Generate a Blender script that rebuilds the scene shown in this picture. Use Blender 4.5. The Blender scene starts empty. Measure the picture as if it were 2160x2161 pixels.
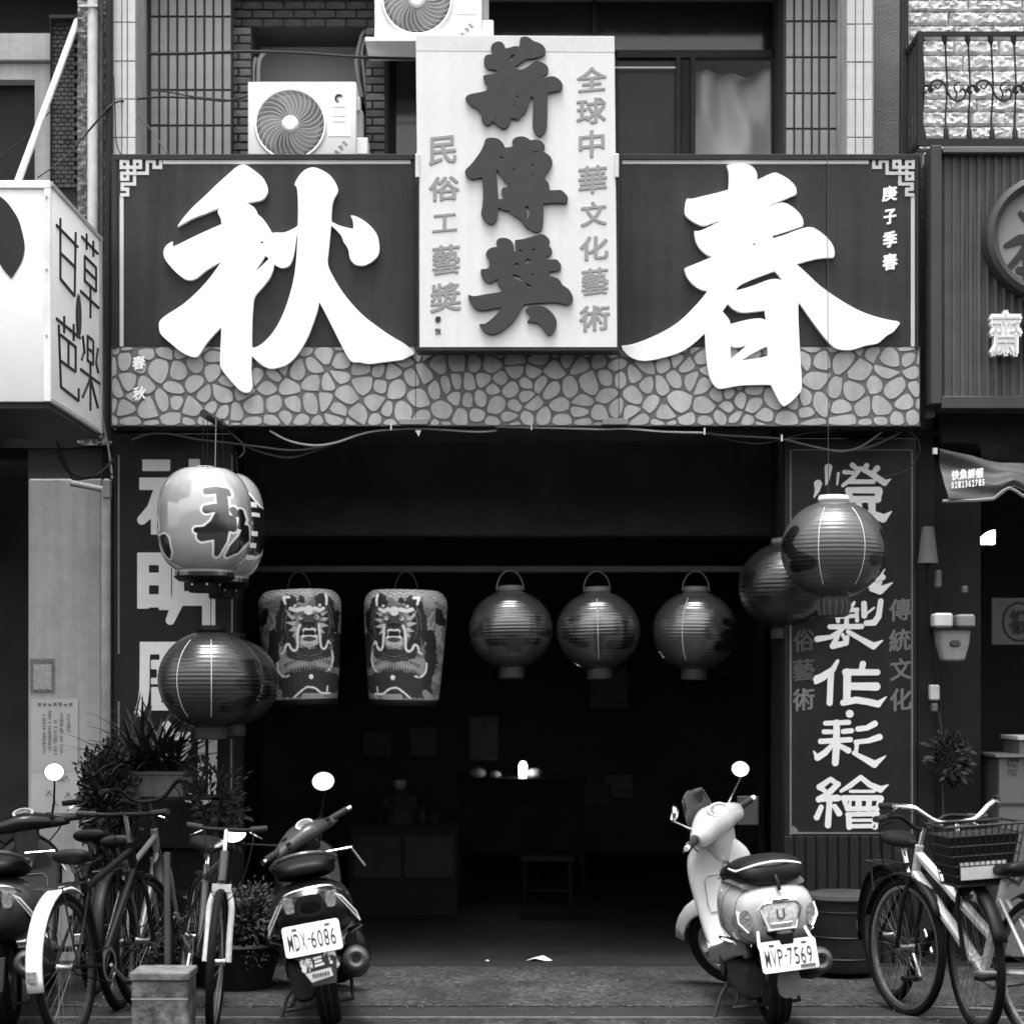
import bpy, bmesh, math, random
import numpy as np
from mathutils import Vector, Matrix, Euler

random.seed(7)
C = bpy.context.scene.collection
R = math.radians
FOC = 4320.0          # focal length in photograph pixels
CAMY, CAMZ = -12.0, 1.6

# ------------------------------------------------------------------ camera, sky, sun, exposure
sc = bpy.context.scene
cam = bpy.data.cameras.new('camera')
cam.sensor_width = 36.0
cam.lens = FOC / 2161 * 36.0
cam.shift_y = (1461 - 1080.5) / 2161
cam.clip_end = 400
cam.dof.use_dof = True
cam.dof.focus_distance = 10.85
cam.dof.aperture_fstop = 1.5
cam_o = bpy.data.objects.new('camera', cam)
cam_o.location = (0, CAMY, CAMZ)
cam_o.rotation_euler = (R(90), 0, 0)
C.objects.link(cam_o)
sc.camera = cam_o

SUN_EL, SUN_AZ = R(79), R(196)      # nearly overhead, a little to the left behind the camera
world = bpy.data.worlds.new('World')
sc.world = world
world.use_nodes = True
wn, wl = world.node_tree.nodes, world.node_tree.links
wn.clear()
w_out = wn.new('ShaderNodeOutputWorld')
w_bg = wn.new('ShaderNodeBackground')
w_bw = wn.new('ShaderNodeRGBToBW')
w_sky = wn.new('ShaderNodeTexSky')
w_sky.sky_type = 'NISHITA'
w_sky.sun_disc = False
w_sky.sun_elevation = SUN_EL
w_sky.sun_rotation = SUN_AZ
w_sky.air_density = 2.0
w_sky.dust_density = 6.0
w_bg.inputs['Strength'].default_value = 0.15
wl.new(w_sky.outputs[0], w_bw.inputs[0])
wl.new(w_bw.outputs[0], w_bg.inputs['Color'])
wl.new(w_bg.outputs[0], w_out.inputs[0])
sun = bpy.data.lights.new('sun', 'SUN')
sun.energy = 1.3
sun.angle = R(26)
sun.color = (1, 1, 1)
sun_o = bpy.data.objects.new('sun', sun)
sd = Vector((math.sin(SUN_AZ) * math.cos(SUN_EL), math.cos(SUN_AZ) * math.cos(SUN_EL), math.sin(SUN_EL)))
sun_o.rotation_euler = sd.to_track_quat('Z', 'Y').to_euler()
sun_o.location = (0, -6, 12)
C.objects.link(sun_o)
sc.view_settings.view_transform = 'Standard'
sc.view_settings.look = 'None'
sc.view_settings.exposure = 1.45
sc.view_settings.gamma = 1
sc.view_settings.use_curve_mapping = False


# ------------------------------------------------------------------ helpers
def P(px, py, y=0.0):
    """photograph pixel at real depth y -> point"""
    D = y - CAMY
    return Vector(((px - 1080) * D / FOC, y, CAMZ + (1461 - py) * D / FOC))


def S(px, y=0.0):
    return px * (y - CAMY) / FOC


MATS = {}


def mat(name, base, rough=0.6, metal=0.0, spec=0.25, var=0.12, vs=6.0, bump=0.0, bs=60.0, coat=0.0,
        streak=0.0, attr=False, emit=0.0, ior=1.5, trans=0.0, dirt=0.0, coat_r=0.08, grit=0.0, each=0.0):
    if name in MATS:
        return MATS[name]
    m = bpy.data.materials.new(name)
    m.use_nodes = True
    n, l = m.node_tree.nodes, m.node_tree.links
    b = n['Principled BSDF']
    b.inputs['Roughness'].default_value = rough
    b.inputs['Metallic'].default_value = metal
    b.inputs['Specular IOR Level'].default_value = spec
    b.inputs['IOR'].default_value = ior
    b.inputs['Coat Weight'].default_value = coat
    b.inputs['Coat Roughness'].default_value = coat_r
    b.inputs['Transmission Weight'].default_value = trans
    tc = n.new('ShaderNodeTexCoord')
    src = None
    if attr:
        a = n.new('ShaderNodeAttribute')
        a.attribute_name = 'Col'
        src = a.outputs['Color']
    else:
        v = n.new('ShaderNodeRGB')
        v.outputs[0].default_value = (base, base, base, 1)
        src = v.outputs[0]

    def mul(col, fac_sock, lo, hi):
        mr = n.new('ShaderNodeMapRange')
        mr.inputs['From Min'].default_value = 0.3
        mr.inputs['From Max'].default_value = 0.7
        mr.inputs['To Min'].default_value = lo
        mr.inputs['To Max'].default_value = hi
        l.new(fac_sock, mr.inputs['Value'])
        vm = n.new('ShaderNodeVectorMath')
        vm.operation = 'SCALE'
        l.new(col, vm.inputs[0])
        l.new(mr.outputs[0], vm.inputs['Scale'])
        return vm.outputs[0]
    if var > 0:
        t = n.new('ShaderNodeTexNoise')
        t.inputs['Scale'].default_value = vs
        t.inputs['Detail'].default_value = 5
        l.new(tc.outputs['Object'], t.inputs['Vector'])
        src = mul(src, t.outputs[0], 1 - var, 1 + var)
    if streak > 0:
        mp = n.new('ShaderNodeMapping')
        mp.inputs['Scale'].default_value = (14, 14, 0.9)
        l.new(tc.outputs['Object'], mp.inputs[0])
        t = n.new('ShaderNodeTexNoise')
        t.inputs['Scale'].default_value = 1.0
        t.inputs['Detail'].default_value = 4
        l.new(mp.outputs[0], t.inputs['Vector'])
        src = mul(src, t.outputs[0], 1 - streak, 1.0 + streak * .4)
    if dirt > 0:
        t = n.new('ShaderNodeTexNoise')
        t.inputs['Scale'].default_value = 22.0
        t.inputs['Detail'].default_value = 8
        t.inputs['Roughness'].default_value = .7
        l.new(tc.outputs['Object'], t.inputs['Vector'])
        src = mul(src, t.outputs[0], 1 - dirt, 1.0 + dirt * .3)
    if each > 0:        # every piece its own tone
        oi = n.new('ShaderNodeObjectInfo')
        mr = n.new('ShaderNodeMapRange')
        mr.inputs['To Min'].default_value = 1 - each
        mr.inputs['To Max'].default_value = 1 + each * .6
        l.new(oi.outputs['Random'], mr.inputs['Value'])
        vm = n.new('ShaderNodeVectorMath')
        vm.operation = 'SCALE'
        l.new(src, vm.inputs[0])
        l.new(mr.outputs[0], vm.inputs['Scale'])
        src = vm.outputs[0]
    if grit > 0:
        vo = n.new('ShaderNodeTexNoise')
        vo.inputs['Scale'].default_value = 32.0
        vo.inputs['Detail'].default_value = 3
        mp = n.new('ShaderNodeMapping')
        mp.inputs['Scale'].default_value = (1, .45, 1)
        l.new(tc.outputs['Object'], mp.inputs[0])
        l.new(mp.outputs[0], vo.inputs['Vector'])
        src = mul(src, vo.outputs[0], 1 - grit, 1 + grit)
        vo2 = n.new('ShaderNodeTexNoise')
        vo2.inputs['Scale'].default_value = 7.0
        vo2.inputs['Detail'].default_value = 6
        l.new(mp.outputs[0], vo2.inputs['Vector'])
        src = mul(src, vo2.outputs[0], 1 - grit * .6, 1 + grit * .6)
    l.new(src, b.inputs['Base Color'])
    if emit > 0:
        l.new(src, b.inputs['Emission Color'])
        b.inputs['Emission Strength'].default_value = emit
    # roughness wear
    t = n.new('ShaderNodeTexNoise')
    t.inputs['Scale'].default_value = 9.0
    t.inputs['Detail'].default_value = 6
    l.new(tc.outputs['Object'], t.inputs['Vector'])
    mr = n.new('ShaderNodeMapRange')
    mr.inputs['To Min'].default_value = max(0.02, rough - .08)
    mr.inputs['To Max'].default_value = min(1, rough + .1)
    l.new(t.outputs[0], mr.inputs['Value'])
    l.new(mr.outputs[0], b.inputs['Roughness'])
    if bump > 0:
        t = n.new('ShaderNodeTexNoise')
        t.inputs['Scale'].default_value = bs
        t.inputs['Detail'].default_value = 5
        l.new(tc.outputs['Object'], t.inputs['Vector'])
        bp = n.new('ShaderNodeBump')
        bp.inputs['Strength'].default_value = bump
        bp.inputs['Distance'].default_value = 0.01
        l.new(t.outputs[0], bp.inputs['Height'])
        l.new(bp.outputs[0], b.inputs['Normal'])
    MATS[name] = m
    return m


WM = {}          # object -> its world matrix (kept by hand, no depsgraph needed)


def setm(o, parent, m):
    if parent is not None:
        o.parent = parent
    o.matrix_basis = m
    WM[o.name] = (WM[parent.name] if parent is not None else Matrix()) @ m


def tag(o, label=None, cat=None, group=None, kind=None):
    if label: o['label'] = label
    if cat: o['category'] = cat
    if group: o['group'] = group
    if kind: o['kind'] = kind
    return o


def thing(name, label, cat, loc=(0, 0, 0), rot=(0, 0, 0), group=None):
    o = bpy.data.objects.new(name, None)
    o.empty_display_size = .1
    C.objects.link(o)
    setm(o, None, Matrix.Translation(Vector(loc)) @ Euler(rot).to_matrix().to_4x4())
    return tag(o, label, cat, group)


def finish(me, smooth_angle=35, bevel=0.0, bseg=1):
    bm = bmesh.new()
    bm.from_mesh(me)
    if bevel > 0:
        es = [e for e in bm.edges if len(e.link_faces) == 2 and e.calc_face_angle(0) > R(40)]
        bmesh.ops.bevel(bm, geom=es, offset=bevel, segments=bseg, affect='EDGES', profile=.5, clamp_overlap=True)
    lim = R(smooth_angle)
    for f in bm.faces:
        f.smooth = True
    for e in bm.edges:
        e.smooth = not (len(e.link_faces) == 2 and e.calc_face_angle(0) > lim)
    bm.to_mesh(me)
    bm.free()


def obj(name, me, material, parent=None, mtx=None):
    if material is not None and not me.materials:
        me.materials.append(material)
    o = bpy.data.objects.new(name, me)
    C.objects.link(o)
    setm(o, parent, mtx or Matrix())
    return o


class MB:
    def __init__(s):
        s.v, s.f = [], []

    def add(s, vs, fs):
        k = len(s.v)
        s.v += [tuple(v) for v in vs]
        s.f += [tuple(i + k for i in f) for f in fs]
        return s

    def box(s, x0, x1, y0, y1, z0, z1, m=None):
        vs = [Vector((x, y, z)) for z in (z0, z1) for y in (y0, y1) for x in (x0, x1)]
        if m is not None:
            vs = [m @ v for v in vs]
        return s.add(vs, [(0, 2, 3, 1), (4, 5, 7, 6), (0, 1, 5, 4), (2, 6, 7, 3), (0, 4, 6, 2), (1, 3, 7, 5)])

    def pbox(s, px0, px1, py0, py1, y0, y1):
        """box whose front face covers these photograph pixels at depth y0"""
        a, b = P(px0, py1, y0), P(px1, py0, y0)
        return s.box(a.x, b.x, y0, y1, a.z, b.z)

    def loft(s, rings, caps=True, closed=True):
        n = len(rings[0])
        k = 0
        vs = [v for r in rings for v in r]
        fs = []
        for i in range(len(rings) - 1):
            for j in range(n if closed else n - 1):
                a, b = i * n + j, i * n + (j + 1) % n
                fs.append((a, b, b + n, a + n))
        if caps and closed:
            fs.append(tuple(range(n))[::-1])
            fs.append(tuple(range((len(rings) - 1) * n, len(rings) * n)))
        return s.add(vs, fs)

    def tube(s, pts, r, n=8, caps=True, closed=False):
        pts = [Vector(p) for p in pts]
        m = len(pts)
        if not hasattr(r, '__len__'):
            r = [r] * m
        rings = []
        u = None
        for i, p in enumerate(pts):
            if closed:
                t = pts[(i + 1) % m] - pts[i - 1]
            else:
                t = pts[min(i + 1, m - 1)] - pts[max(i - 1, 0)]
            if t.length < 1e-9: t = Vector((0, 0, 1))
            t.normalize()
            if u is None:
                u = t.orthogonal().normalized()
            else:
                u = (u - t * u.dot(t))
                u = u.normalized() if u.length > 1e-6 else t.orthogonal().normalized()
            w = t.cross(u)
            rings.append([p + (u * math.cos(2 * math.pi * k / n) + w * math.sin(2 * math.pi * k / n)) * r[i] for k in range(n)])
        if closed:
            rings.append(rings[0])
            return s.loft(rings, caps=False)
        return s.loft(rings, caps)

    def lathe(s, prof, n=24, m=None, caps=True):
        """prof: (r, z) pairs about the local Z axis"""
        m = m or Matrix()
        rings = [[m @ Vector((r * math.cos(2 * math.pi * k / n), r * math.sin(2 * math.pi * k / n), z)) for k in range(n)]
                 for r, z in prof]
        return s.loft(rings, caps)

    def prism(s, poly, y0, y1):
        """polygon of (x, z) extruded along y"""
        n = len(poly)
        vs = [(x, y0, z) for x, z in poly] + [(x, y1, z) for x, z in poly]
        fs = [tuple(range(n)), tuple(range(n, 2 * n))[::-1]]
        fs += [(i, i + n, (i + 1) % n + n, (i + 1) % n) for i in range(n)]
        return s.add(vs, fs)

    def ball(s, c, rx, ry=None, rz=None, n=16, k=10, m=None):
        ry = ry or rx
        rz = rz or rx
        c = Vector(c)
        rings = []
        for i in range(k + 1):
            a = math.pi * i / k
            rr = max(math.sin(a), .02)
            ring = [Vector((rx * rr * math.cos(2 * math.pi * j / n), ry * rr * math.sin(2 * math.pi * j / n), rz * math.cos(a))) for j in range(n)]
            if m is not None: ring = [m @ v for v in ring]
            rings.append([c + v for v in ring])
        return s.loft(rings, True)

    def mesh(s, name, inv=None):
        me = bpy.data.meshes.new(name)
        vs = s.v if inv is None else [tuple(inv @ Vector(v)) for v in s.v]
        me.from_pydata(vs, [], s.f)
        me.validate()
        bm = bmesh.new()
        bm.from_mesh(me)
        bmesh.ops.recalc_face_normals(bm, faces=bm.faces)
        bm.to_mesh(me)
        bm.free()
        return me

    def build(s, name, material, parent=None, world=True, bevel=0.0, bseg=1, angle=35):
        inv = None
        if world and parent is not None:
            inv = WM[parent.name].inverted()
        org = None
        if parent is None:      # a thing that is one mesh: origin at its base
            xs = np.array(s.v)
            org = Vector(((xs[:, 0].min() + xs[:, 0].max()) / 2, (xs[:, 1].min() + xs[:, 1].max()) / 2, xs[:, 2].min()))
            inv = Matrix.Translation(-org)
        me = s.mesh(name, inv)
        finish(me, angle, bevel, bseg)
        return obj(name, me, material, parent, Matrix.Translation(org) if org is not None else None)


def chaikin(pts, it=2, keep=55):
    pts = [Vector((p[0], p[1])) for p in pts]
    for k in range(it):
        out = []
        n = len(pts)
        for i in range(n):
            p, a, b = pts[i], pts[i - 1], pts[(i + 1) % n]
            d1, d2 = (p - a), (b - p)
            ang = 0
            if d1.length > 1e-9 and d2.length > 1e-9:
                ang = abs(math.degrees(d1.angle_signed(d2, 0)))
            if ang > keep:
                e = .06
                out += [p.lerp(a, e), p.lerp(b, e)]
            else:
                out += [p.lerp(a, .25), p.lerp(b, .25)]
        pts = out
    return [(p.x, p.y) for p in pts]


def shape_mesh(name, loops, depth, bevel=0.0):
    """flat letter shape with holes from closed 2-D loops (metres), extruded"""
    cu = bpy.data.curves.new(name, 'CURVE')
    cu.dimensions = '2D'
    cu.fill_mode = 'BOTH'
    cu.extrude = depth / 2
    cu.bevel_depth = bevel
    cu.bevel_resolution = 1
    for lp in loops:
        sp = cu.splines.new('POLY')
        sp.points.add(len(lp) - 1)
        for i, (x, y) in enumerate(lp):
            sp.points[i].co = (x, y, 0, 1)
        sp.use_cyclic_u = True
    o = bpy.data.objects.new(name, cu)
    C.objects.link(o)
    bpy.context.view_layer.update()
    me = bpy.data.meshes.new_from_object(o.evaluated_get(bpy.context.evaluated_depsgraph_get()))
    bpy.data.objects.remove(o)
    bpy.data.curves.remove(cu)
    me.name = name
    return me


def stand_up(me, y_front, inv, depth):
    """XY shape -> XZ plane with its front at y_front"""
    m = Matrix(((1, 0, 0, 0), (0, 0, -1, y_front + depth / 2), (0, 1, 0, 0), (0, 0, 0, 1)))
    me.transform(inv @ m)


def traced(name, loops, ox, oy, k, y, depth, material, parent, bevel=0.0, it=2):
    """loops traced on an enlargement with origin ox, oy and factor k"""
    out = []
    for lp in loops:
        lp = chaikin(lp, it)
        out.append([(P(ox + a / k, oy + b / k, y).x, P(ox + a / k, oy + b / k, y).z) for a, b in lp])
    me = shape_mesh(name, out, depth, bevel)
    stand_up(me, y, WM[parent.name].inverted(), depth)
    finish(me)
    return obj(name, me, material, parent)


FONT = bpy.data.curves.new('lettering', 'FONT')
FONT_O = bpy.data.objects.new('lettering', FONT)
GLY = {}


def glyph_mesh(ch, weight, depth, slope, xoff=0):
    FONT.body = ch
    FONT.offset = weight
    FONT.extrude = 0
    FONT.resolution_u = 3
    C.objects.link(FONT_O)
    bpy.context.view_layer.update()
    me = bpy.data.meshes.new_from_object(FONT_O.evaluated_get(bpy.context.evaluated_depsgraph_get()))
    C.objects.unlink(FONT_O)
    co = np.zeros(len(me.vertices) * 3)
    me.vertices.foreach_get('co', co)
    co = co.reshape(-1, 3)
    co[:, 1] += slope * co[:, 0]
    lo, hi = co.min(0), co.max(0)
    fs = [tuple(p.vertices) for p in me.polygons]
    bpy.data.meshes.remove(me)
    return co, fs, lo, hi


def text_at(ch, cx, cy, w, h, y, material, parent, weight=.02, slope=0.0, name='character', depth=.003, m=None, sq=None, rot=0.0, bold=0.0):
    """a character centred on photograph pixel cx, cy, w x h pixels, or (m given) on the matrix m with w, h in metres"""
    co, fs, lo, hi = glyph_mesh(ch, weight, depth, slope)
    c = (lo + hi) / 2
    sx, sy = (w / max(hi[0] - lo[0], 1e-3), h / max(hi[1] - lo[1], 1e-3))
    q = (co - c) * [sx, sy, 0]
    if rot:
        cr, sr = math.cos(rot), math.sin(rot)
        q = np.stack([q[:, 0] * cr - q[:, 1] * sr, q[:, 0] * sr + q[:, 1] * cr, q[:, 2]], 1)
    if m is None:
        k = S(1, y)
        ctr = P(cx, cy, y)
        pts = [Vector((ctr.x + a * k, y, ctr.z + b * k)) for a, b, _ in q]
        inv = WM[parent.name].inverted()
        nrm = Vector((0, depth, 0))
        pts2 = [inv @ p for p in pts]
        pts3 = [inv @ (p + nrm) for p in pts]
    else:
        pts2 = [m @ Vector((a, 0, b)) for a, b, _ in q]
        pts3 = [m @ Vector((a, depth, b)) for a, b, _ in q]
    if bold:      # thicker strokes: the same outline laid down again, shifted all round, each a hair further back
        ex_, ez_ = (pts2[0] * 0, pts2[0] * 0)
        if m is None:
            dx, dz, dn = Vector((w * k, 0, 0)), Vector((0, 0, h * k)), Vector((0, .00025, 0))
            rot3 = WM[parent.name].inverted().to_3x3()
        else:
            dx, dz, dn = Vector((w, 0, 0)), Vector((0, 0, h)), Vector((0, .00025, 0))
            rot3 = m.to_3x3()
        b2, b3, f2 = list(pts2), list(pts3), list(fs)
        n0 = len(pts2)
        for q_, a_ in enumerate(range(0, 360, 60)):
            o_ = rot3 @ (dx * bold * math.cos(R(a_)) + dz * bold * math.sin(R(a_)) + dn * (q_ + 1))
            b2 += [p + o_ for p in pts2]
            b3 += [p + o_ for p in pts3]
            f2 += [tuple(i + n0 * (q_ + 1) for i in f) for f in fs]
        pts2, pts3, fs = b2, b3, f2
    n = len(pts2)
    me = bpy.data.meshes.new(name)
    # rim faces along boundary edges give the lettering its thickness
    ec = {}
    for f in fs:
        for i in range(len(f)):
            e = (f[i], f[(i + 1) % len(f)])
            ec[tuple(sorted(e))] = None if tuple(sorted(e)) in ec else e
    rim = [(e[0], e[0] + n, e[1] + n, e[1]) for e in ec.values() if e]
    me.from_pydata([tuple(p) for p in pts2 + pts3], [], fs + rim)
    me.validate()
    finish(me)
    return obj(name, me, material, parent)


# signed distance painting -----------------------------------------------------
def sdf(strokes, X, Y):
    """strokes: ('b', x0, y0, x1, y1) boxes, or lists of (x, y, r) points"""
    d = np.full(X.shape, 1e9)
    for st in strokes:
        if st[0] == 'b':
            _, x0, y0, x1, y1 = st
            qx = np.abs(X - (x0 + x1) / 2) - (x1 - x0) / 2
            qy = np.abs(Y - (y0 + y1) / 2) - (y1 - y0) / 2
            dd = np.hypot(np.maximum(qx, 0), np.maximum(qy, 0)) + np.minimum(np.maximum(qx, qy), 0)
            d = np.minimum(d, dd)
        elif len(st) == 1:
            x, y, r = st[0]
            d = np.minimum(d, np.hypot(X - x, Y - y) - r)
        else:
            for (ax, ay, ar), (bx, by, br) in zip(st[:-1], st[1:]):
                L = (bx - ax) ** 2 + (by - ay) ** 2
                t = np.clip(((X - ax) * (bx - ax) + (Y - ay) * (by - ay)) / max(L, 1e-9), 0, 1)
                dd = np.hypot(X - ax - t * (bx - ax), Y - ay - t * (by - ay)) - (ar + t * (br - ar))
                d = np.minimum(d, dd)
    return d


def contours(strokes, x0, y0, x1, y1, step):
    """outlines of a stroke union by marching squares"""
    xs = np.arange(x0, x1 + step, step)
    ys = np.arange(y0, y1 + step, step)
    X, Y = np.meshgrid(xs, ys)
    F = sdf(strokes, X, Y)
    F[np.abs(F) < 1e-6] = 1e-6
    F[0, :] = F[-1, :] = 1
    F[:, 0] = F[:, -1] = 1
    seg = {}

    def ip(i, j, i2, j2):
        a, b = F[i, j], F[i2, j2]
        t = a / (a - b)
        return (xs[j] + t * (xs[j2] - xs[j]), ys[i] + t * (ys[i2] - ys[i]))
    inside = F < 0
    c = inside[:-1, :-1] * 1 + inside[:-1, 1:] * 2 + inside[1:, 1:] * 4 + inside[1:, :-1] * 8
    T = {1: [(3, 0)], 2: [(0, 1)], 3: [(3, 1)], 4: [(1, 2)], 5: [(3, 2), (1, 0)], 6: [(0, 2)], 7: [(3, 2)], 8: [(2, 3)], 9: [(2, 0)],
         10: [(0, 3), (2, 1)], 11: [(2, 1)], 12: [(1, 3)], 13: [(1, 0)], 14: [(0, 3)]}
    pts = {}
    for i, j in zip(*np.nonzero((c > 0) & (c < 15))):
        ek = [(i, j, 0), (i, j + 1, 1), (i + 1, j, 0), (i, j, 1)]
        ep = [(i, j, i, j + 1), (i, j + 1, i + 1, j + 1), (i + 1, j, i + 1, j + 1), (i, j, i + 1, j)]
        for a, b in T[int(c[i, j])]:
            for q in (a, b):
                if ek[q] not in pts:
                    pts[ek[q]] = ip(*ep[q])
            seg[ek[a]] = ek[b]
    loops = []
    while seg:
        k0 = next(iter(seg))
        lp = []
        k = k0
        while k in seg:
            lp.append(pts[k])
            k = seg.pop(k)
        if len(lp) > 5:
            loops.append(lp)
    return loops


def brush(name, strokes, ox, oy, k, y, depth, material, parent, step=3.0):
    xs = [q[0] for st in strokes if st[0] != 'b' for q in st] + [v for st in strokes if st[0] == 'b' for v in (st[1], st[3])]
    ys = [q[1] for st in strokes if st[0] != 'b' for q in st] + [v for st in strokes if st[0] == 'b' for v in (st[2], st[4])]
    lps = contours(strokes, min(xs) - 50, min(ys) - 50, max(xs) + 50, max(ys) + 50, step)
    out = [[(P(ox + a / k, oy + b / k, y).x, P(ox + a / k, oy + b / k, y).z) for a, b in lp] for lp in lps]
    me = shape_mesh(name, out, depth)
    stand_up(me, y, WM[parent.name].inverted(), depth)
    finish(me)
    return obj(name, me, material, parent)


def sagging(a, b, sag, n=12):
    a, b = Vector(a), Vector(b)
    return [a.lerp(b, i / n) - Vector((0, 0, sag * 4 * (i / n) * (1 - i / n))) for i in range(n + 1)]


def smooth_line(pts, sub=6):
    """Catmull-Rom through 3-D points"""
    pts = [Vector(p) for p in pts]
    out = []
    for i in range(len(pts) - 1):
        p0, p1, p2, p3 = pts[max(i - 1, 0)], pts[i], pts[i + 1], pts[min(i + 2, len(pts) - 1)]
        for k in range(sub):
            t = k / sub
            out.append(0.5 * ((2 * p1) + (p2 - p0) * t + (2 * p0 - 5 * p1 + 4 * p2 - p3) * t * t + (3 * p1 - p0 - 3 * p2 + p3) * t ** 3))
    out.append(pts[-1])
    return out


def share(name, me, parent, mtx):
    o = bpy.data.objects.new(name, me)
    C.objects.link(o)
    setm(o, parent, mtx)
    return o


def unit_piece(w, d, h, bevel, material, jitter=0.0):
    b = MB().box(-w / 2, w / 2, 0, d, 0, h)
    me = b.mesh('piece')
    if jitter:
        for v in me.vertices:
            v.co += Vector([random.uniform(-jitter, jitter) for _ in range(3)])
    finish(me, 35, bevel)
    me.materials.append(material)
    return me


# ------------------------------------------------------------------ materials
white_tile = mat('white_tile', .62, .3, each=.07, var=.10, vs=3, streak=.25, dirt=.15)
grey_tile = mat('grey_tile', .34, .4, each=.12, var=.15, vs=4, streak=.3, dirt=.2)
grout = mat('grout', .05, .9, bump=.3)
brick_m = mat('brick', .17, .8, each=.3, var=.3, vs=12, bump=.4, dirt=.3)
dark_brick_m = mat('dark_brick', .07, .8, var=.3, vs=12, bump=.4, dirt=.3)
white_paint = mat('white_paint', .80, .45, var=.04, vs=2, dirt=.05)
letter_white = mat('letter_white', .88, .5, var=.03, vs=3, dirt=.05, streak=.04)
cream = mat('cream_board', .68, .5, var=.03, vs=2, dirt=.06, streak=.05)
char_dark = mat('carved_letter', .044, .45, var=.08, vs=20)
char_grey = mat('grey_letter', .28, .6, var=.05)
sign_dark = mat('sign_dark', .031, .4, var=.3, vs=2.2, streak=.3, dirt=.2)
sign_line = mat('sign_line', .48, .5, var=.05)
frame_dark = mat('dark_frame', .02, .4, var=.2)
stone_sign = mat('sign_stone', .39, .6, var=.07, vs=9, dirt=.15, streak=.15, each=.10)
stone_grout = mat('sign_grout', .115, .7, var=.1)
board_dark = mat('board_dark', .016, .4, var=.2, vs=3, streak=.2)
black = mat('black_void', .03, .9, var=.1)
near_black = mat('near_black', .011, .7, var=.2)
wood_dark = mat('dark_wood', .009, .5, var=.3, vs=5, streak=.5)
plaster = mat('pillar_plaster', .42, .8, var=.10, vs=2.5, bump=.15, bs=120, streak=.18, dirt=.12)
stucco = mat('stucco', .15, .9, var=.12, vs=5, bump=.6, bs=90)
asphalt = mat('asphalt', .036, .85, var=.3, vs=2.5, bump=1.0, bs=260, dirt=.35, grit=.6)
asphalt_dark = mat('gutter_stone', .020, .8, var=.2, vs=6, bump=.6, bs=180)
line_paint = mat('road_paint', .11, .7, var=.3, vs=16, dirt=.4)
rubber = mat('rubber', .007, .8, spec=.10, var=.15, vs=20)
plastic_black = mat('black_plastic', .007, .45, spec=.15, var=.2)
plastic_grey = mat('grey_plastic', .06, .45, var=.1)
chrome = mat('chrome', .75, .14, metal=1.0, var=.05)
steel = mat('dull_steel', .45, .38, metal=.9, var=.15, dirt=.3)
alu = mat('aluminium', .62, .35, metal=.6, var=.08, dirt=.15)
mirror_m = mat('mirror_glass', .9, .02, metal=1.0, var=0)
glass_dark = mat('dark_glass', .02, .08, var=.1, spec=.8)
curtain_m = mat('curtain', .62, .9, var=.08, vs=3)
scooter_white = mat('scooter_white', .40, .22, var=.03, coat=.6, vs=3, dirt=.03)
scooter_black = mat('scooter_black', .008, .3, var=.1, coat=.35)
scooter_grey = mat('scooter_grey', .05, .3, var=.1, coat=.5)
lens_clear = mat('clear_lens', .6, .15, var=.35, vs=60, coat=.8)
lens_dark = mat('dark_lens', .22, .15, var=.5, vs=70, coat=.8)
seat_vinyl = mat('seat_vinyl', .007, .5, spec=.2, var=.15, bump=.15, bs=300)
leaf_dark = mat('leaf_dark', .016, .6, var=.4, vs=9)
leaf_mid = mat('leaf_mid', .030, .55, var=.4, vs=9)
clay = mat('planter_grey', .12, .8, var=.2, bump=.3, dirt=.3)
cable_m = mat('cable_grey', .10, .5, var=.1)
cable_w = mat('cable_white', .55, .5, var=.1)
cable_b = mat('cable_black', .012, .5, var=.1)
wall_stone = mat('split_stone', .74, .85, var=.15, vs=7, bump=1.0, bs=42, dirt=.35, each=.12)
iron = mat('wrought_iron', .017, .5, var=.2)
slat_m = mat('slat_metal', .085, .45, var=.12, streak=.25)
paper = mat('paper', .55, .8, var=.08)
ink = mat('ink', .03, .7)

# ================================================================== ground
def struct(name, mb, m, **k):
    o = mb.build(name, m, **k)
    return tag(o, kind='structure')


g = MB().box(-60, 60, -60, 30, -.3, 0)
struct('road', g, asphalt)
GY = -12 + FOC * CAMZ / (2127 - 1461)       # where the arcade paving ends
GY2 = -12 + FOC * CAMZ / (2147 - 1461)
b = MB().box(-6, 6, GY2, GY, -.05, .004)
struct('gutter', b, asphalt_dark)
b = MB().box(-6, 3.1, GY2 - .045, GY2 - .008, -.05, .006)
struct('road_line', b, line_paint)
# the painted line that curves away beside the bicycles
b = MB()
pts = [(1.85, -1.62), (2.15, -1.66), (2.42, -1.74), (2.62, -1.86), (2.78, -2.02), (2.9, -2.25)]
vs = []
for x, y in pts:
    vs += [(x, y, .009), (x + .02, y + .07, .009)]
b.add(vs, [(2 * i, 2 * i + 2, 2 * i + 3, 2 * i + 1) for i in range(len(pts) - 1)])
struct('curved_road_line', b, line_paint)
apron_m = mat('apron_paving', .043, .85, var=.35, vs=3.0, bump=1.0, bs=200, dirt=.35, grit=.6)  # paler than the arcade floor: open-air light is put into the colour
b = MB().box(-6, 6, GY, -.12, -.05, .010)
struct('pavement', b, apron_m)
floor_m = mat('arcade_floor', .017, .6, var=.3, vs=3.0, bump=.4, bs=160, dirt=.3)  # darker than the paving: shade under the overhang is put into the colour
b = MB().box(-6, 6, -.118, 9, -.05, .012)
struct('arcade_floor', b, floor_m)

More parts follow.
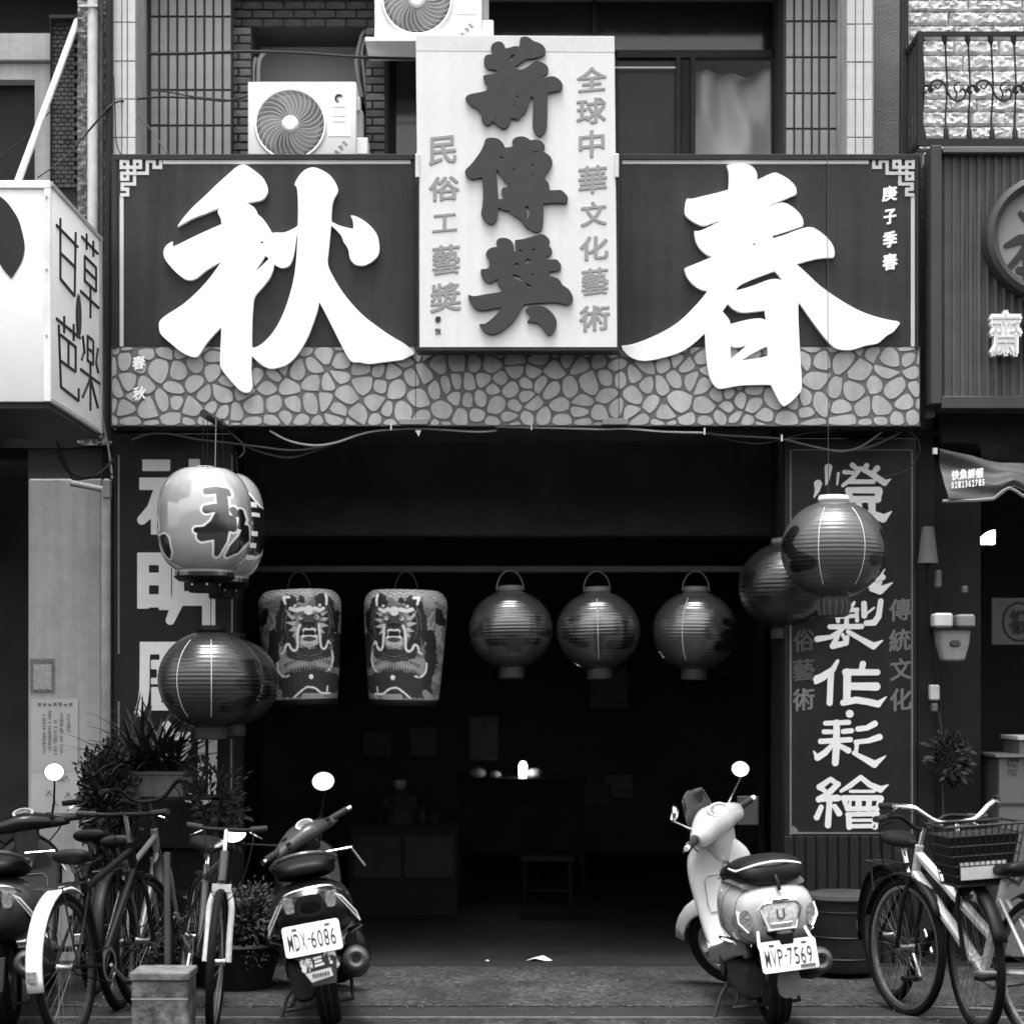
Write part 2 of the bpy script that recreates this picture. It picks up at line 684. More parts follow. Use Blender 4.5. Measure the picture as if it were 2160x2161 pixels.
# ================================================================== the street behind the camera
st = thing('street_house', 'row of plain houses across the street, behind the photographer', 'building', (0, -30, 0))
house_m = mat('far_render', .06, .9, var=.2, vs=.5, streak=.3)
MB().box(-50, 50, -36, -30, 0, 6.3).build('wall', house_m, st)
w = MB()
for i in range(-15, 16):
    for j in range(2):
        w.box(i * 3 - .8, i * 3 + .8, -30.0, -29.94, 1 + j * 2.9, 2.6 + j * 2.9)
w.build('window', mat('far_glass', .04, .5), st)

# ================================================================== shophouse
YF, YT, YR = -.02, .35, .85        # column front, tiled wall, window recess
sh = thing('shophouse', 'tiled shophouse with dark recessed windows above the big signboard', 'building', (0, .35, 0))
# structural masses
pier1 = MB().pbox(313, 489, -80, 360, YT + .012, YT + .6).build('pier', grout, sh)
pier2 = MB().pbox(1653, 1765, -80, 360, YT + .012, YT + .6).build('pier', grout, sh)
colm = mat('column_render', .36, .8, var=.1, streak=.25, dirt=.15)
col1 = MB().pbox(238, 287, -80, 905, YF + .012, YT + .5).build('column', colm, sh)
col2 = MB().pbox(1785, 1842, -80, 905, YF + .012, YT + .5).build('column', colm, sh)
MB().pbox(1842, 1912, -80, 905, YT - .1, YT + .4).build('rendered_wall', stucco, sh)
# faint scored joints on the rendered wall
# recessed back wall and reveals
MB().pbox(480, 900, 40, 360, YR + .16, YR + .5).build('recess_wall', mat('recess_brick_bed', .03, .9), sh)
# slab that shades the windows
a0, a1 = P(287, 0, YT).x, P(1785, 0, YT).x
MB().box(a0, a1, .22, 1.6, 5.95, 6.15).build('balcony_slab', mat('slab', .2, .8), sh)
MB().box(a0 - .25, a1 + .25, .36, .6, 6.15, 9.6).build('upper_wall', mat('upper_render', .28, .8, var=.15, streak=.3), sh)
# dark room behind the windows
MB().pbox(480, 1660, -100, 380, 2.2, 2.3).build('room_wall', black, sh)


def grid(xs, ys, y, material, parent, gap=2.2, name='tile', bev=.0015, proud=.012):
    cache = {}
    for i in range(len(xs) - 1):
        for j in range(len(ys) - 1):
            w_, h_ = S(xs[i + 1] - xs[i] - gap, y), S(ys[j + 1] - ys[j] - gap, y)
            key = (round(w_, 3), round(h_, 3))
            if key not in cache:
                cache[key] = unit_piece(w_, proud, h_, bev, material)
            p = P((xs[i] + xs[i + 1]) / 2, ys[j + 1] - gap / 2, y - proud + .012)
            p.y += random.uniform(-.0015, .0015)
            share(name, cache[key], parent, Matrix.Translation(WM[parent.name].inverted() @ p))


# white column tiles
rows = [-33, 47, 129, 209, 290, 334]
grid([239, 257.5, 269, 287], rows, YF, white_tile, col1)
grid([1785.5, 1804, 1821, 1840.5], [-30, 51, 131, 210, 290, 334], YF, white_tile, col2)
grid([317 + 19.1 * i for i in range(10)], [-42, 35, 112, 190, 265, 336], YT, grey_tile, pier1, gap=4.6)
grid([1656, 1675, 1693.5, 1712, 1728, 1748, 1766], [-32, 45, 121, 197, 272, 336], YT, grey_tile, pier2, gap=4.4)

# bricks of the window jambs and lintel
rec = [o for o in bpy.data.objects if o.name == 'recess_wall'][0]
YB = YT + .10
bk = {}


def brick(px0, px1, py0, py1, y, material, parent):
    w_, h_ = S(px1 - px0, y), S(py1 - py0, y)
    key = (round(w_, 2), round(h_, 2), material.name)
    if key not in bk:
        bk[key] = unit_piece(w_, .05, h_, .003, material, .0012)
    p = P((px0 + px1) / 2, py1, y + random.uniform(-.004, .004))
    share('brick', bk[key], parent, Matrix.Translation(WM[parent.name].inverted() @ p))


MB().pbox(488, 531, 55, 340, YB + .02, YB + .5).build('jamb', grout, sh)
MB().pbox(771, 813, 60, 340, YB + .02, YB + .5).build('jamb', grout, sh)
MB().pbox(488, 813, -40, 58, YB + .02, YB + .5).build('lintel', grout, sh)
jb = [o for o in bpy.data.objects if o.name.startswith('jamb')]
lt = [o for o in bpy.data.objects if o.name.startswith('lintel')][0]
for r in range(17):
    y0 = 58 + r * 17.4
    for (a, c, par) in ((490, 529, jb[0]), (773, 811, jb[1])):
        if r % 2:
            brick(a, (a + c) / 2 - 1.5 - 6, y0, y0 + 14.2, YB, brick_m, par)
            brick((a + c) / 2 + 1.5 - 6, c, y0, y0 + 14.2, YB, brick_m, par)
        else:
            brick(a, c, y0, y0 + 14.2, YB, brick_m, par)
for r in range(4):
    y0 = -15 + r * 18.4
    x = 490 - (r % 2) * 22
    while x < 812:
        a, c = max(490, x), min(811, x + 41)
        if c - a > 8:
            brick(a, c, y0, y0 + 15, YB, dark_brick_m, lt)
        x += 44

# sill board behind the lower air conditioner (a pale panel closing the window)
b = MB().pbox(548, 762, 92, 345, YR, YR + .03)
b.build('window_panel', mat('grey_panel', .36, .6, var=.06, vs=1.5), sh, bevel=.004)
MB().pbox(532, 772, 60, 78, YR - .05, YR + .02).build('window_head', near_black, sh)
# dark window right of the left jamb
w1 = MB().pbox(813, 892, 55, 340, YR, YR + .04).build('window', frame_dark, sh)
MB().pbox(836, 888, 98, 332, YR - .012, YR + .0).build('pane', glass_dark, w1)
# windows right of the central board
fr = MB()
for a, c, d, e in ((1290, 1660, 105, 122), (1290, 1302, 105, 340), (1425, 1436, 120, 340), (1456, 1467, 120, 340), (1628, 1656, 105, 340), (1290, 1660, 328, 342)):
    fr.pbox(a, c, d, e, YR - .03, YR + .03)
wf = fr.build('window', frame_dark, sh, bevel=.003)
MB().pbox(1300, 1428, 120, 330, YR + .005, YR + .012).build('pane', mat('smoked_glass', .035, .25, var=.2, vs=2), wf)
MB().pbox(1436, 1456, 120, 330, YR - .01, YR + .02).build('mullion', iron, wf)
MB().pbox(1180, 1425, 141, 143.5, YR - .04, YR - .035).build('rail', alu, wf)
wt = MB().pbox(1250, 1258, -60, 105, YR - .02, YR + .04).build('window', frame_dark, sh)
MB().pbox(890, 1656, -80, 106, YR + .045, YR + .05).build('pane', glass_dark, wt)
# curtain with gathered folds
cu = MB()
nx, nz = 70, 40
vs = []
for j in range(nz + 1):
    for i in range(nx + 1):
        u, v = i / nx, j / nz
        p = P(1466 + 164 * u, 332 - 196 * v, YR + .10)
        fold = .034 * math.sin(u * 15 + 1.6 * math.sin(v * 2.2) + v * 2.0) * (.35 + v) + .045 * math.sin(u * 8 - v * 3.6)
        sagz = -.035 * math.sin(math.pi * u) * v * v
        vs.append((p.x, p.y + fold + .10 * v * v, p.z + sagz))
cu.add(vs, [(j * (nx + 1) + i, j * (nx + 1) + i + 1, (j + 1) * (nx + 1) + i + 1, (j + 1) * (nx + 1) + i) for j in range(nz) for i in range(nx)])
co = cu.build('curtain', curtain_m)
tag(co, 'pale gathered curtain hanging inside the upstairs window right of the cream board', 'curtain')

# ------------------------------------------------------------------ arcade: pillars, ceiling, shop interior
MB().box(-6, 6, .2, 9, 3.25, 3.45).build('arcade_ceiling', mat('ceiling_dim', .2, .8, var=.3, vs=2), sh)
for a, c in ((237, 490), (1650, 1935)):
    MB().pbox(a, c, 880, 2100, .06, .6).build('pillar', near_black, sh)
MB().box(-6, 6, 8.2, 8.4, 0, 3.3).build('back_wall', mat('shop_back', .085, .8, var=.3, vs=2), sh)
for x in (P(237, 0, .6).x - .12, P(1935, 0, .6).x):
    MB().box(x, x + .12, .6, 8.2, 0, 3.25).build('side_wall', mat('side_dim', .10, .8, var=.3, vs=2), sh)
# beam the lantern row hangs from
be = MB()
be.pbox(470, 1680, 1194, 1208, .52, .58)
bo = be.build('lantern_rail', mat('rail_steel', .02, .5), sh, bevel=.004)
# shutter box above it
MB().pbox(470, 1680, 930, 1130, 1.5, 1.7).build('shutter_box', mat('shutter_dim', .08, .7, var=.3, vs=3), sh)
# ribbed panel under the painted board on the right pillar
rp = MB().pbox(1652, 1934, 1764, 2110, .0, .06).build('wood_panel', wood_dark, sh)
sl = unit_piece(S(19, 0), .012, S(330, 0), .003, mat('panel_strip', .016, .5, var=.25, streak=.4))
for i in range(12):
    p = P(1664 + i * 23, 2095, -.012)
    share('strip', sl, rp, Matrix.Translation(WM[rp.name].inverted() @ p))

# ================================================================== the big signboard
SY = -.35
sg = thing('signboard', 'wide dark shop signboard with two huge white characters above a band of crazy paving', 'sign', (0, SY, 3.1))
MB().pbox(235, 1940, 326, 899, SY + .012, SY + .24).build('box_frame', frame_dark, sg, bevel=.006)
for a, c in ((246, 873), (1305, 1742.6), (1743.6, 1932)):
    MB().pbox(a, c, 337, 731, SY, SY + .02).build('panel', sign_dark, sg, bevel=.002)
MB().pbox(235, 1940, 731.5, 899, SY + .003, SY + .02).build('paving_panel', stone_grout, sg)
pv = [o for o in bpy.data.objects if o.name.startswith('paving_panel')][0]
for a, c, d, e, pr in ((236, 876, 325, 337, .012), (1303, 1932, 325, 337, .012), (236, 247, 325, 735, .010), (1930, 1937, 325, 735, .010),
                       (873, 879, 325, 735, .014), (1304, 1310, 325, 735, .014)):
    MB().pbox(a, c, d, e, SY - pr, SY + .03).build('edge_trim', frame_dark, sg, bevel=.002)
# light border line and fret corners
LW = 8


def hbar(x0, x1, y):
    MB().pbox(x0, x1, y - LW / 2 + 3, y + LW / 2 + 3, SY - .004, SY + .001).build('border_line', sign_line, sg)


def vbar(x, y0, y1):
    MB().pbox(x - LW / 2, x + LW / 2, y0, y1, SY - .0045, SY + .001).build('border_line', sign_line, sg)


hbar(344, 866, 339)
vbar(257, 412, 731)
hbar(1312, 1832, 339)
vbar(1925, 412, 731)


def fret(flip):
    fb = MB()
    kk = 1931 / 200.0
    paths = [[(1150, 175), (1150, 300), (1020, 300), (1020, 175), (880, 175), (880, 420), (640, 420), (480, 420), (480, 300)],
             [(620, 420), (620, 640), (370, 640), (370, 745), (480, 745), (480, 860), (360, 860)],
             [(350, 175), (480, 175), (480, 430), (480, 540), (360, 540), (360, 420), (620, 420)],
             [(350, 175), (350, 300), (740, 300), (740, 175), (620, 175), (620, 420)]]
    q = 0
    for pt in paths:
        for (ax, ay), (bx, by) in zip(pt[:-1], pt[1:]):
            q += 1
            x0, x1 = sorted((220 + ax / kk, 220 + bx / kk))
            y0, y1 = sorted((322 + ay / kk, 322 + by / kk))
            hw = 3.4
            x0 -= hw; x1 += hw; y0 -= hw; y1 += hw
            if flip:
                x0, x1 = 2182 - x1, 2182 - x0
            fb.pbox(x0, x1, y0, y1, SY - .0045 - q * .00025, SY + .001)
    fb.build('fret_corner', sign_line, sg)


fret(False)
fret(True)

# crazy paving: rounded cells, each stone its own piece
rs = random.Random(5)
seeds = []
X0, X1, Y0_, Y1_ = 237, 1938, 733, 897
tries = 0
while tries < 9000 and len(seeds) < 262:
    tries += 1
    x, y = rs.uniform(X0 - 15, X1 + 15), rs.uniform(Y0_ - 12, Y1_ + 12)
    md = 23 if rs.random() < .45 else 36
    if all((x - a) ** 2 + (y - c) ** 2 > max(md, m2 * .8) ** 2 for a, c, m2 in seeds):
        seeds.append((x, y, md))


def clip(poly, nx, ny, d):
    out = []
    for i in range(len(poly)):
        a, c = poly[i], poly[(i + 1) % len(poly)]
        da, dc = a[0] * nx + a[1] * ny - d, c[0] * nx + c[1] * ny - d
        if da <= 0: out.append(a)
        if da * dc < 0:
            t = da / (da - dc)
            out.append((a[0] + t * (c[0] - a[0]), a[1] + t * (c[1] - a[1])))
    return out


for i, (x, y, md) in enumerate(seeds):
    poly = [(X0, Y0_), (X1, Y0_), (X1, Y1_), (X0, Y1_)]
    for j, (x2, y2, m2) in enumerate(seeds):
        if i == j: continue
        dx, dy = x2 - x, y2 - y
        L = math.hypot(dx, dy)
        if L > 170: continue
        nx, ny = dx / L, dy / L
        off = L / 2 * (1 + (md - m2) / 150.0) - 2.2 - rs.uniform(0, .7)
        poly = clip(poly, nx, ny, x * nx + y * ny + off)
        if len(poly) < 3: break
    if len(poly) < 3: continue
    ar = abs(sum(poly[k][0] * poly[(k + 1) % len(poly)][1] - poly[(k + 1) % len(poly)][0] * poly[k][1] for k in range(len(poly)))) / 2
    if ar < 60: continue
    edge_ok = [p for p in poly]
    cx_, cy_ = sum(p[0] for p in poly) / len(poly), sum(p[1] for p in poly) / len(poly)
    poly = [(a + rs.uniform(-1.2, 1.2), c + rs.uniform(-1.2, 1.2)) if 734 < c < 896 else (a, c) for a, c in poly]
    poly = chaikin(poly, 1, keep=200)
    poly = chaikin(poly, 1, keep=46)
    pp = [(P(a, c, SY).x, P(a, c, SY).z) for a, c in poly]
    mb = MB().prism(pp, SY - .0005 - rs.uniform(0, .0012), SY + .004)
    mb.build('stone', stone_sign, pv)
# seams of the panels through the paving band
for sx in (877, 1305.5):
    MB().pbox(sx - .6, sx + .6, 735, 897, SY - .0035, SY - .0022).build('panel_seam', frame_dark, pv)

AUT = [[(665, 58), (700, 70), (800, 145), (830, 190), (845, 240), (842, 270), (820, 305), (790, 322), (740, 330), (705, 335), (690, 343),
        (730, 360), (760, 390), (770, 425), (800, 445), (835, 490), (860, 530), (875, 560), (910, 555), (965, 558), (1010, 540), (1065, 508),
        (1068, 400), (1065, 280), (1058, 220), (1040, 205), (1055, 170), (1090, 120), (1130, 90), (1175, 80), (1220, 92), (1290, 130),
        (1330, 180), (1352, 225), (1355, 260), (1325, 305), (1312, 350), (1307, 420), (1305, 475), (1360, 505), (1420, 520), (1468, 530),
        (1470, 500), (1463, 460), (1450, 432), (1480, 435), (1540, 465), (1600, 515), (1640, 570), (1652, 620), (1658, 690), (1640, 735),
        (1590, 775), (1545, 796), (1490, 792), (1460, 770), (1440, 735), (1437, 690), (1420, 650), (1395, 620), (1385, 580), (1350, 540),
        (1305, 500), (1295, 600), (1285, 700), (1275, 790), (1320, 880), (1380, 980), (1450, 1070), (1540, 1165), (1640, 1240), (1740, 1310),
        (1850, 1370), (1905, 1425), (1905, 1440), (1860, 1460), (1830, 1480), (1740, 1490), (1660, 1500), (1600, 1510), (1540, 1505),
        (1515, 1495), (1470, 1500), (1440, 1480), (1400, 1410), (1370, 1350), (1310, 1230), (1260, 1130), (1218, 1055), (1210, 1110),
        (1180, 1200), (1140, 1310), (1090, 1400), (1040, 1470), (980, 1520), (930, 1535), (870, 1548), (820, 1530), (770, 1490), (728, 1450),
        (722, 1550), (730, 1640), (733, 1680), (720, 1710), (695, 1722), (650, 1710), (600, 1660), (550, 1600), (510, 1550), (498, 1510),
        (503, 1400), (510, 1240), (450, 1300), (390, 1370), (345, 1450), (320, 1463), (280, 1455), (210, 1420), (140, 1360), (70, 1300),
        (58, 1270), (53, 1210), (80, 1175), (150, 1130), (230, 1080), (310, 1010), (370, 950), (430, 880), (480, 810), (510, 765),
        (440, 800), (380, 840), (330, 885), (285, 903), (240, 893), (180, 845), (120, 780), (90, 730), (88, 690), (105, 650), (150, 620),
        (146, 658), (160, 660), (230, 625), (320, 580), (430, 530), (512, 495), (505, 450), (482, 410), (487, 385), (505, 372), (450, 390),
        (380, 420), (320, 440), (260, 470), (190, 510), (230, 450), (300, 370), (400, 280), (480, 200), (560, 130), (620, 75)],
       [(1065, 545), (1050, 600), (1040, 680), (1025, 750), (1000, 800), (950, 815), (915, 800), (893, 783), (880, 840), (850, 900),
        (800, 960), (745, 1020), (738, 1080), (730, 1180), (727, 1300), (727, 1406), (775, 1385), (820, 1355), (880, 1290), (930, 1210),
        (975, 1110), (1010, 1000), (1035, 900), (1050, 800), (1058, 700)],
       [(828, 720), (857, 745), (810, 790), (750, 850), (770, 810), (800, 765)],
       [(785, 622), (820, 616), (806, 642)]]
SPR = [[(725, 60), (760, 52), (830, 50), (880, 58), (910, 85), (925, 120), (922, 158), (960, 140), (1030, 108), (1060, 110), (1130, 150),
        (1170, 190), (1183, 220), (1180, 250), (1120, 275), (1000, 325), (912, 374), (1000, 332), (1085, 300), (1140, 320), (1200, 370),
        (1228, 420), (1225, 455), (1130, 490), (1022, 522), (1028, 540), (1100, 520), (1200, 480), (1280, 462), (1330, 490), (1390, 540),
        (1425, 590), (1434, 640), (1425, 665), (1370, 665), (1300, 675), (1180, 708), (1250, 770), (1320, 840), (1400, 900), (1500, 965),
        (1600, 1020), (1700, 1055), (1800, 1080), (1850, 1085), (1860, 1100), (1835, 1135), (1810, 1160), (1785, 1170), (1750, 1200),
        (1715, 1232), (1640, 1240), (1580, 1262), (1530, 1275), (1450, 1268), (1410, 1240), (1350, 1170), (1280, 1075), (1200, 960),
        (1192, 980), (1195, 1100), (1205, 1300), (1215, 1450), (1218, 1530), (1190, 1570), (1140, 1620), (1100, 1643), (1075, 1620),
        (1050, 1570), (1015, 1500), (930, 1500), (820, 1503), (750, 1515), (680, 1530), (650, 1515), (620, 1470), (605, 1420), (590, 1300),
        (582, 1160), (520, 1220), (440, 1280), (340, 1315), (230, 1340), (160, 1345), (90, 1320), (40, 1270), (35, 1245), (100, 1240),
        (200, 1205), (320, 1150), (420, 1085), (500, 1005), (560, 940), (600, 885), (550, 875), (500, 840), (460, 790), (448, 740),
        (460, 732), (540, 700), (635, 660), (600, 650), (550, 610), (520, 560), (512, 492), (545, 494), (610, 465), (702, 417),
        (640, 435), (575, 460), (520, 440), (460, 400), (448, 370), (455, 300), (465, 278), (490, 283), (560, 265), (650, 245),
        (738, 220), (742, 160), (740, 100)],
       [(885, 592), (905, 567), (920, 580), (903, 584)],
       [(780, 885), (800, 850), (870, 815), (950, 785), (1040, 752), (1070, 785), (1095, 818), (1050, 805), (1000, 812), (930, 840), (860, 865)],
       [(732, 968), (760, 1000), (820, 1028), (900, 1020), (975, 1012), (980, 1050), (988, 1080), (950, 1065), (890, 1070), (820, 1085),
        (748, 1105), (740, 1070), (695, 1020), (715, 990)],
       [(748, 1245), (790, 1258), (860, 1242), (810, 1285), (750, 1335)],
       [(990, 1245), (998, 1310), (960, 1325), (815, 1345), (880, 1300)]]
traced('character', AUT, 320, 330, 1931 / 560, SY - .032, .03, letter_white, sg, bevel=.0015)
traced('character', SPR, 1300, 330, 1931 / 620, SY - .032, .03, letter_white, sg, bevel=.0015)
for ch, cx, cy, w_, h_ in (('庚', 1876, 409, 30, 32), ('子', 1877, 457, 25, 32), ('季', 1877, 505, 28, 34), ('春', 1877, 553, 30, 34)):
    text_at(ch, cx, cy, w_, h_, SY - .006, letter_white, sg, weight=0, slope=.12, depth=.003, bold=.04)
for ch, cx, cy in (('春', 293, 766), ('秋', 294, 830)):
    text_at(ch, cx, cy, 26, 28, SY - .008, letter_white, sg, weight=0, slope=.12, depth=.003, bold=.04)

# ================================================================== tall cream board in the middle
CY = -.52
cb = thing('award_board', 'tall cream board with three big dark characters standing upright over the middle of the signboard', 'sign', (0, CY, 3.5))
lo_l, lo_r = P(884, 736, CY), P(1303, 736, CY)
hi_l, hi_r = P(877, 74, CY), P(1296, 76, CY)
mb = MB().prism([(lo_l.x, lo_l.z), (lo_r.x, lo_r.z), (hi_r.x, hi_r.z), (hi_l.x, hi_l.z)], CY, CY + .12)
mb.build('board', cream, cb, bevel=.004)
up_l, up_r, mid_r, mid_l = P(877.5, 75, CY), P(1295.5, 77, CY), P(1296.5, 110, CY), P(878, 107, CY)
MB().prism([(mid_l.x, mid_l.z), (mid_r.x, mid_r.z), (up_r.x, up_r.z), (up_l.x, up_l.z)], CY - .0015, CY + .01).build(
    'top_strip', mat('cream_strip', .62, .5, var=.06, vs=4, dirt=.1), cb)
MB().pbox(878, 1306, 732, 741, CY - .008, CY + .13).build('board_edge', frame_dark, cb, bevel=.002)
for a, c, xx in ((300, 732, 882), (300, 732, 1304)):
    MB().pbox(xx - 2.5, xx + 2.5, a + 75, c, CY - .004, CY + .125).build('board_edge', frame_dark, cb, bevel=.002)
for px_, py_ in ((880.5, 350), (1301, 350)):
    MB().pbox(px_ - 4.5, px_ + 4.5, py_ - 26, py_ + 24, CY - .014, CY + .14).build('bracket', alu, cb, bevel=.003)
for a, c in ((842, 902), (1270, 1325)):
    MB().pbox(a, c, 883, 896, SY - .03, SY + .0).build('foot_bracket', mat('bracket_grey', .22, .5), sg, bevel=.003)

K3 = 1931 / 270
XIN = [[(1040, 50), (1100, 60), (1150, 95), (1180, 125), (1260, 145), (1330, 190), (1362, 250), (1360, 300), (1330, 335), (1250, 365),
        (1180, 378), (1100, 385), (1060, 395), (1000, 440), (930, 485), (875, 510), (920, 530), (975, 560), (1030, 545), (1110, 500),
        (1170, 450), (1230, 405), (1300, 440), (1370, 475), (1405, 530), (1400, 580), (1370, 625), (1305, 665), (1360, 680), (1400, 665),
        (1460, 650), (1520, 665), (1590, 720), (1620, 780), (1618, 830), (1580, 865), (1500, 880), (1395, 895), (1388, 1000), (1385, 1400),
        (1360, 1480), (1310, 1540), (1270, 1555), (1220, 1520), (1185, 1450), (1172, 1380), (1180, 1150), (1185, 1000), (1180, 965),
        (1150, 950), (1130, 980), (1110, 1060), (1080, 1150), (1045, 1210), (1000, 1235), (975, 1285), (950, 1305), (900, 1285),
        (845, 1275), (830, 1320), (810, 1390), (770, 1430), (720, 1440), (670, 1410), (610, 1360), (570, 1330), (540, 1345), (520, 1380),
        (480, 1392), (430, 1350), (402, 1290), (410, 1220), (370, 1180), (330, 1130), (270, 1110), (200, 1050), (158, 980), (190, 935),
        (260, 915), (400, 890), (475, 870), (490, 830), (505, 800), (460, 750), (435, 690), (430, 640), (500, 625), (580, 615), (650, 595),
        (620, 550), (560, 545), (500, 540), (450, 490), (437, 420), (450, 350), (490, 325), (575, 318), (548, 260), (545, 200), (580, 150),
        (650, 122), (710, 140), (740, 190), (760, 235), (830, 220), (900, 195), (975, 205), (980, 120), (990, 70)],
       [(860, 318), (905, 325), (880, 380), (845, 428), (805, 395), (835, 350)],
       [(900, 940), (940, 942), (972, 978), (920, 972)],
       [(880, 1078), (930, 1083), (940, 1102), (890, 1100)],
       [(590, 1268), (640, 1273), (642, 1292), (600, 1290)],
       [(340, 1098), (480, 1050), (620, 1005), (625, 1013), (480, 1060), (350, 1108)]]
CHU = [[(470, 160), (540, 148), (630, 155), (690, 195), (730, 250), (750, 300), (820, 295), (890, 275), (865, 220), (870, 180), (920, 140),
        (1000, 128), (1070, 140), (1140, 195), (1190, 180), (1250, 178), (1310, 210), (1350, 265), (1345, 310), (1310, 350), (1390, 395),
        (1440, 440), (1465, 510), (1460, 560), (1420, 620), (1370, 700), (1335, 770), (1380, 800), (1415, 850), (1420, 940), (1500, 945),
        (1580, 935), (1630, 960), (1700, 1040), (1695, 1090), (1680, 1135), (1600, 1130), (1500, 1125), (1380, 1135), (1325, 1145),
        (1330, 1300), (1325, 1430), (1310, 1520), (1270, 1570), (1210, 1572), (1150, 1540), (1060, 1490), (1010, 1410), (960, 1355),
        (900, 1330), (840, 1280), (810, 1240), (750, 1248), (700, 1215), (650, 1195), (640, 1290), (630, 1380), (590, 1440), (530, 1452),
        (470, 1420), (410, 1340), (393, 1270), (415, 1200), (428, 1050), (425, 900), (415, 740), (370, 745), (300, 768), (230, 768),
        (175, 720), (152, 670), (165, 625), (230, 570), (300, 480), (370, 390), (430, 280), (455, 190)],
       [(615, 620), (650, 640), (700, 730), (760, 810), (830, 890), (715, 905), (700, 960), (715, 1010), (740, 1070), (650, 1080), (635, 900), (625, 740)],
       [(655, 455), (690, 425), (730, 450), (790, 472), (720, 468)],
       [(845, 630), (885, 608), (930, 625), (890, 644)], [(1135, 552), (1165, 540), (1198, 565), (1165, 577)],
       [(1125, 708), (1185, 690), (1172, 728)], [(1150, 364), (1230, 352), (1300, 346), (1250, 370), (1180, 384)],
       [(1045, 1185), (1105, 1175), (1125, 1230), (1125, 1320), (1100, 1370), (1020, 1350), (1070, 1335), (1085, 1280)]]
JIA = [[(640, 110), (690, 88), (760, 88), (820, 110), (860, 150), (880, 200), (883, 290), (900, 318), (922, 280), (915, 220), (905, 170),
        (912, 120), (980, 115), (1100, 90), (1220, 50), (1310, 25), (1370, 60), (1425, 120), (1420, 170), (1410, 205), (1450, 250),
        (1465, 300), (1440, 345), (1355, 375), (1400, 420), (1450, 415), (1520, 408), (1570, 450), (1600, 510), (1590, 560), (1550, 582),
        (1415, 590), (1410, 660), (1480, 675), (1550, 700), (1590, 750), (1612, 800), (1700, 850), (1750, 920), (1780, 1000), (1755, 1065),
        (1700, 1095), (1650, 1090), (1600, 1065), (1480, 1055), (1250, 1065), (1035, 1085), (1000, 1150), (940, 1260), (860, 1370),
        (760, 1450), (650, 1525), (530, 1545), (440, 1500), (390, 1430), (375, 1385), (440, 1390), (520, 1340), (600, 1270), (690, 1165),
        (700, 1130), (600, 1145), (470, 1175), (370, 1180), (300, 1150), (240, 1070), (210, 1000), (200, 945), (240, 965), (320, 968),
        (450, 940), (600, 920), (720, 895), (690, 840), (655, 790), (645, 740), (650, 700), (600, 720), (550, 760), (500, 765), (440, 720),
        (395, 640), (388, 580), (400, 560), (470, 560), (520, 530), (520, 450), (510, 400), (465, 325), (500, 260), (570, 228), (640, 230), (625, 160)],
       [(1065, 1175), (1150, 1100), (1200, 1108), (1300, 1110), (1400, 1160), (1480, 1240), (1525, 1320), (1530, 1400), (1500, 1480),
        (1450, 1550), (1400, 1550), (1350, 1490), (1300, 1410), (1230, 1360), (1160, 1350), (1095, 1350), (1135, 1290), (1125, 1240), (1090, 1200)],
       [(935, 252), (1000, 265), (1022, 300), (975, 300)], [(1145, 267), (1190, 243), (1217, 268), (1185, 287)],
       [(878, 512), (920, 450), (970, 480), (1000, 490), (905, 527)], [(1018, 482), (1060, 430), (1080, 383), (1165, 440), (1120, 465)],
       [(878, 628), (980, 660), (1022, 720), (1010, 750), (930, 710), (873, 700)], [(1048, 763), (1110, 780), (1178, 836), (1110, 847), (1080, 820)],
       [(1148, 618), (1180, 613), (1197, 655), (1170, 657)], [(555, 490), (640, 440), (645, 452), (570, 497)]]
traced('character', XIN, 960, 70, K3, CY - .022, .020, char_dark, cb, bevel=.002)
traced('character', CHU, 960, 270, K3, CY - .022, .020, char_dark, cb, bevel=.002)
traced('character', JIA, 960, 490, K3, CY - .022, .020, char_dark, cb, bevel=.002)
for ch, cx, cy, w_, h_ in (('民', 934, 317, 56, 62), ('俗', 937, 398, 62, 52), ('工', 938, 470, 50, 40), ('藝', 941, 548, 56, 64), ('獎', 940, 628, 62, 62)):
    text_at(ch, cx, cy, w_, h_, CY - .004, char_grey, cb, weight=0, slope=.10, bold=.026)
for ch, cx, cy, w_, h_ in (('全', 1248, 168, 60, 52), ('球', 1247, 233, 60, 54), ('中', 1248, 303, 52, 56), ('華', 1250, 378, 58, 58),
                           ('文', 1252, 452, 52, 52), ('化', 1253, 524, 58, 50), ('藝', 1255, 594, 54, 58), ('術', 1254, 672, 62, 54)):
    text_at(ch, cx, cy, w_, h_, CY - .004, char_grey, cb, weight=0, slope=.10, bold=.026)
for ch, cy in (('春', 674), ('秋', 699)):
    text_at(ch, 924, cy, 13, 14, CY - .004, char_dark, cb, weight=.02, slope=.1)

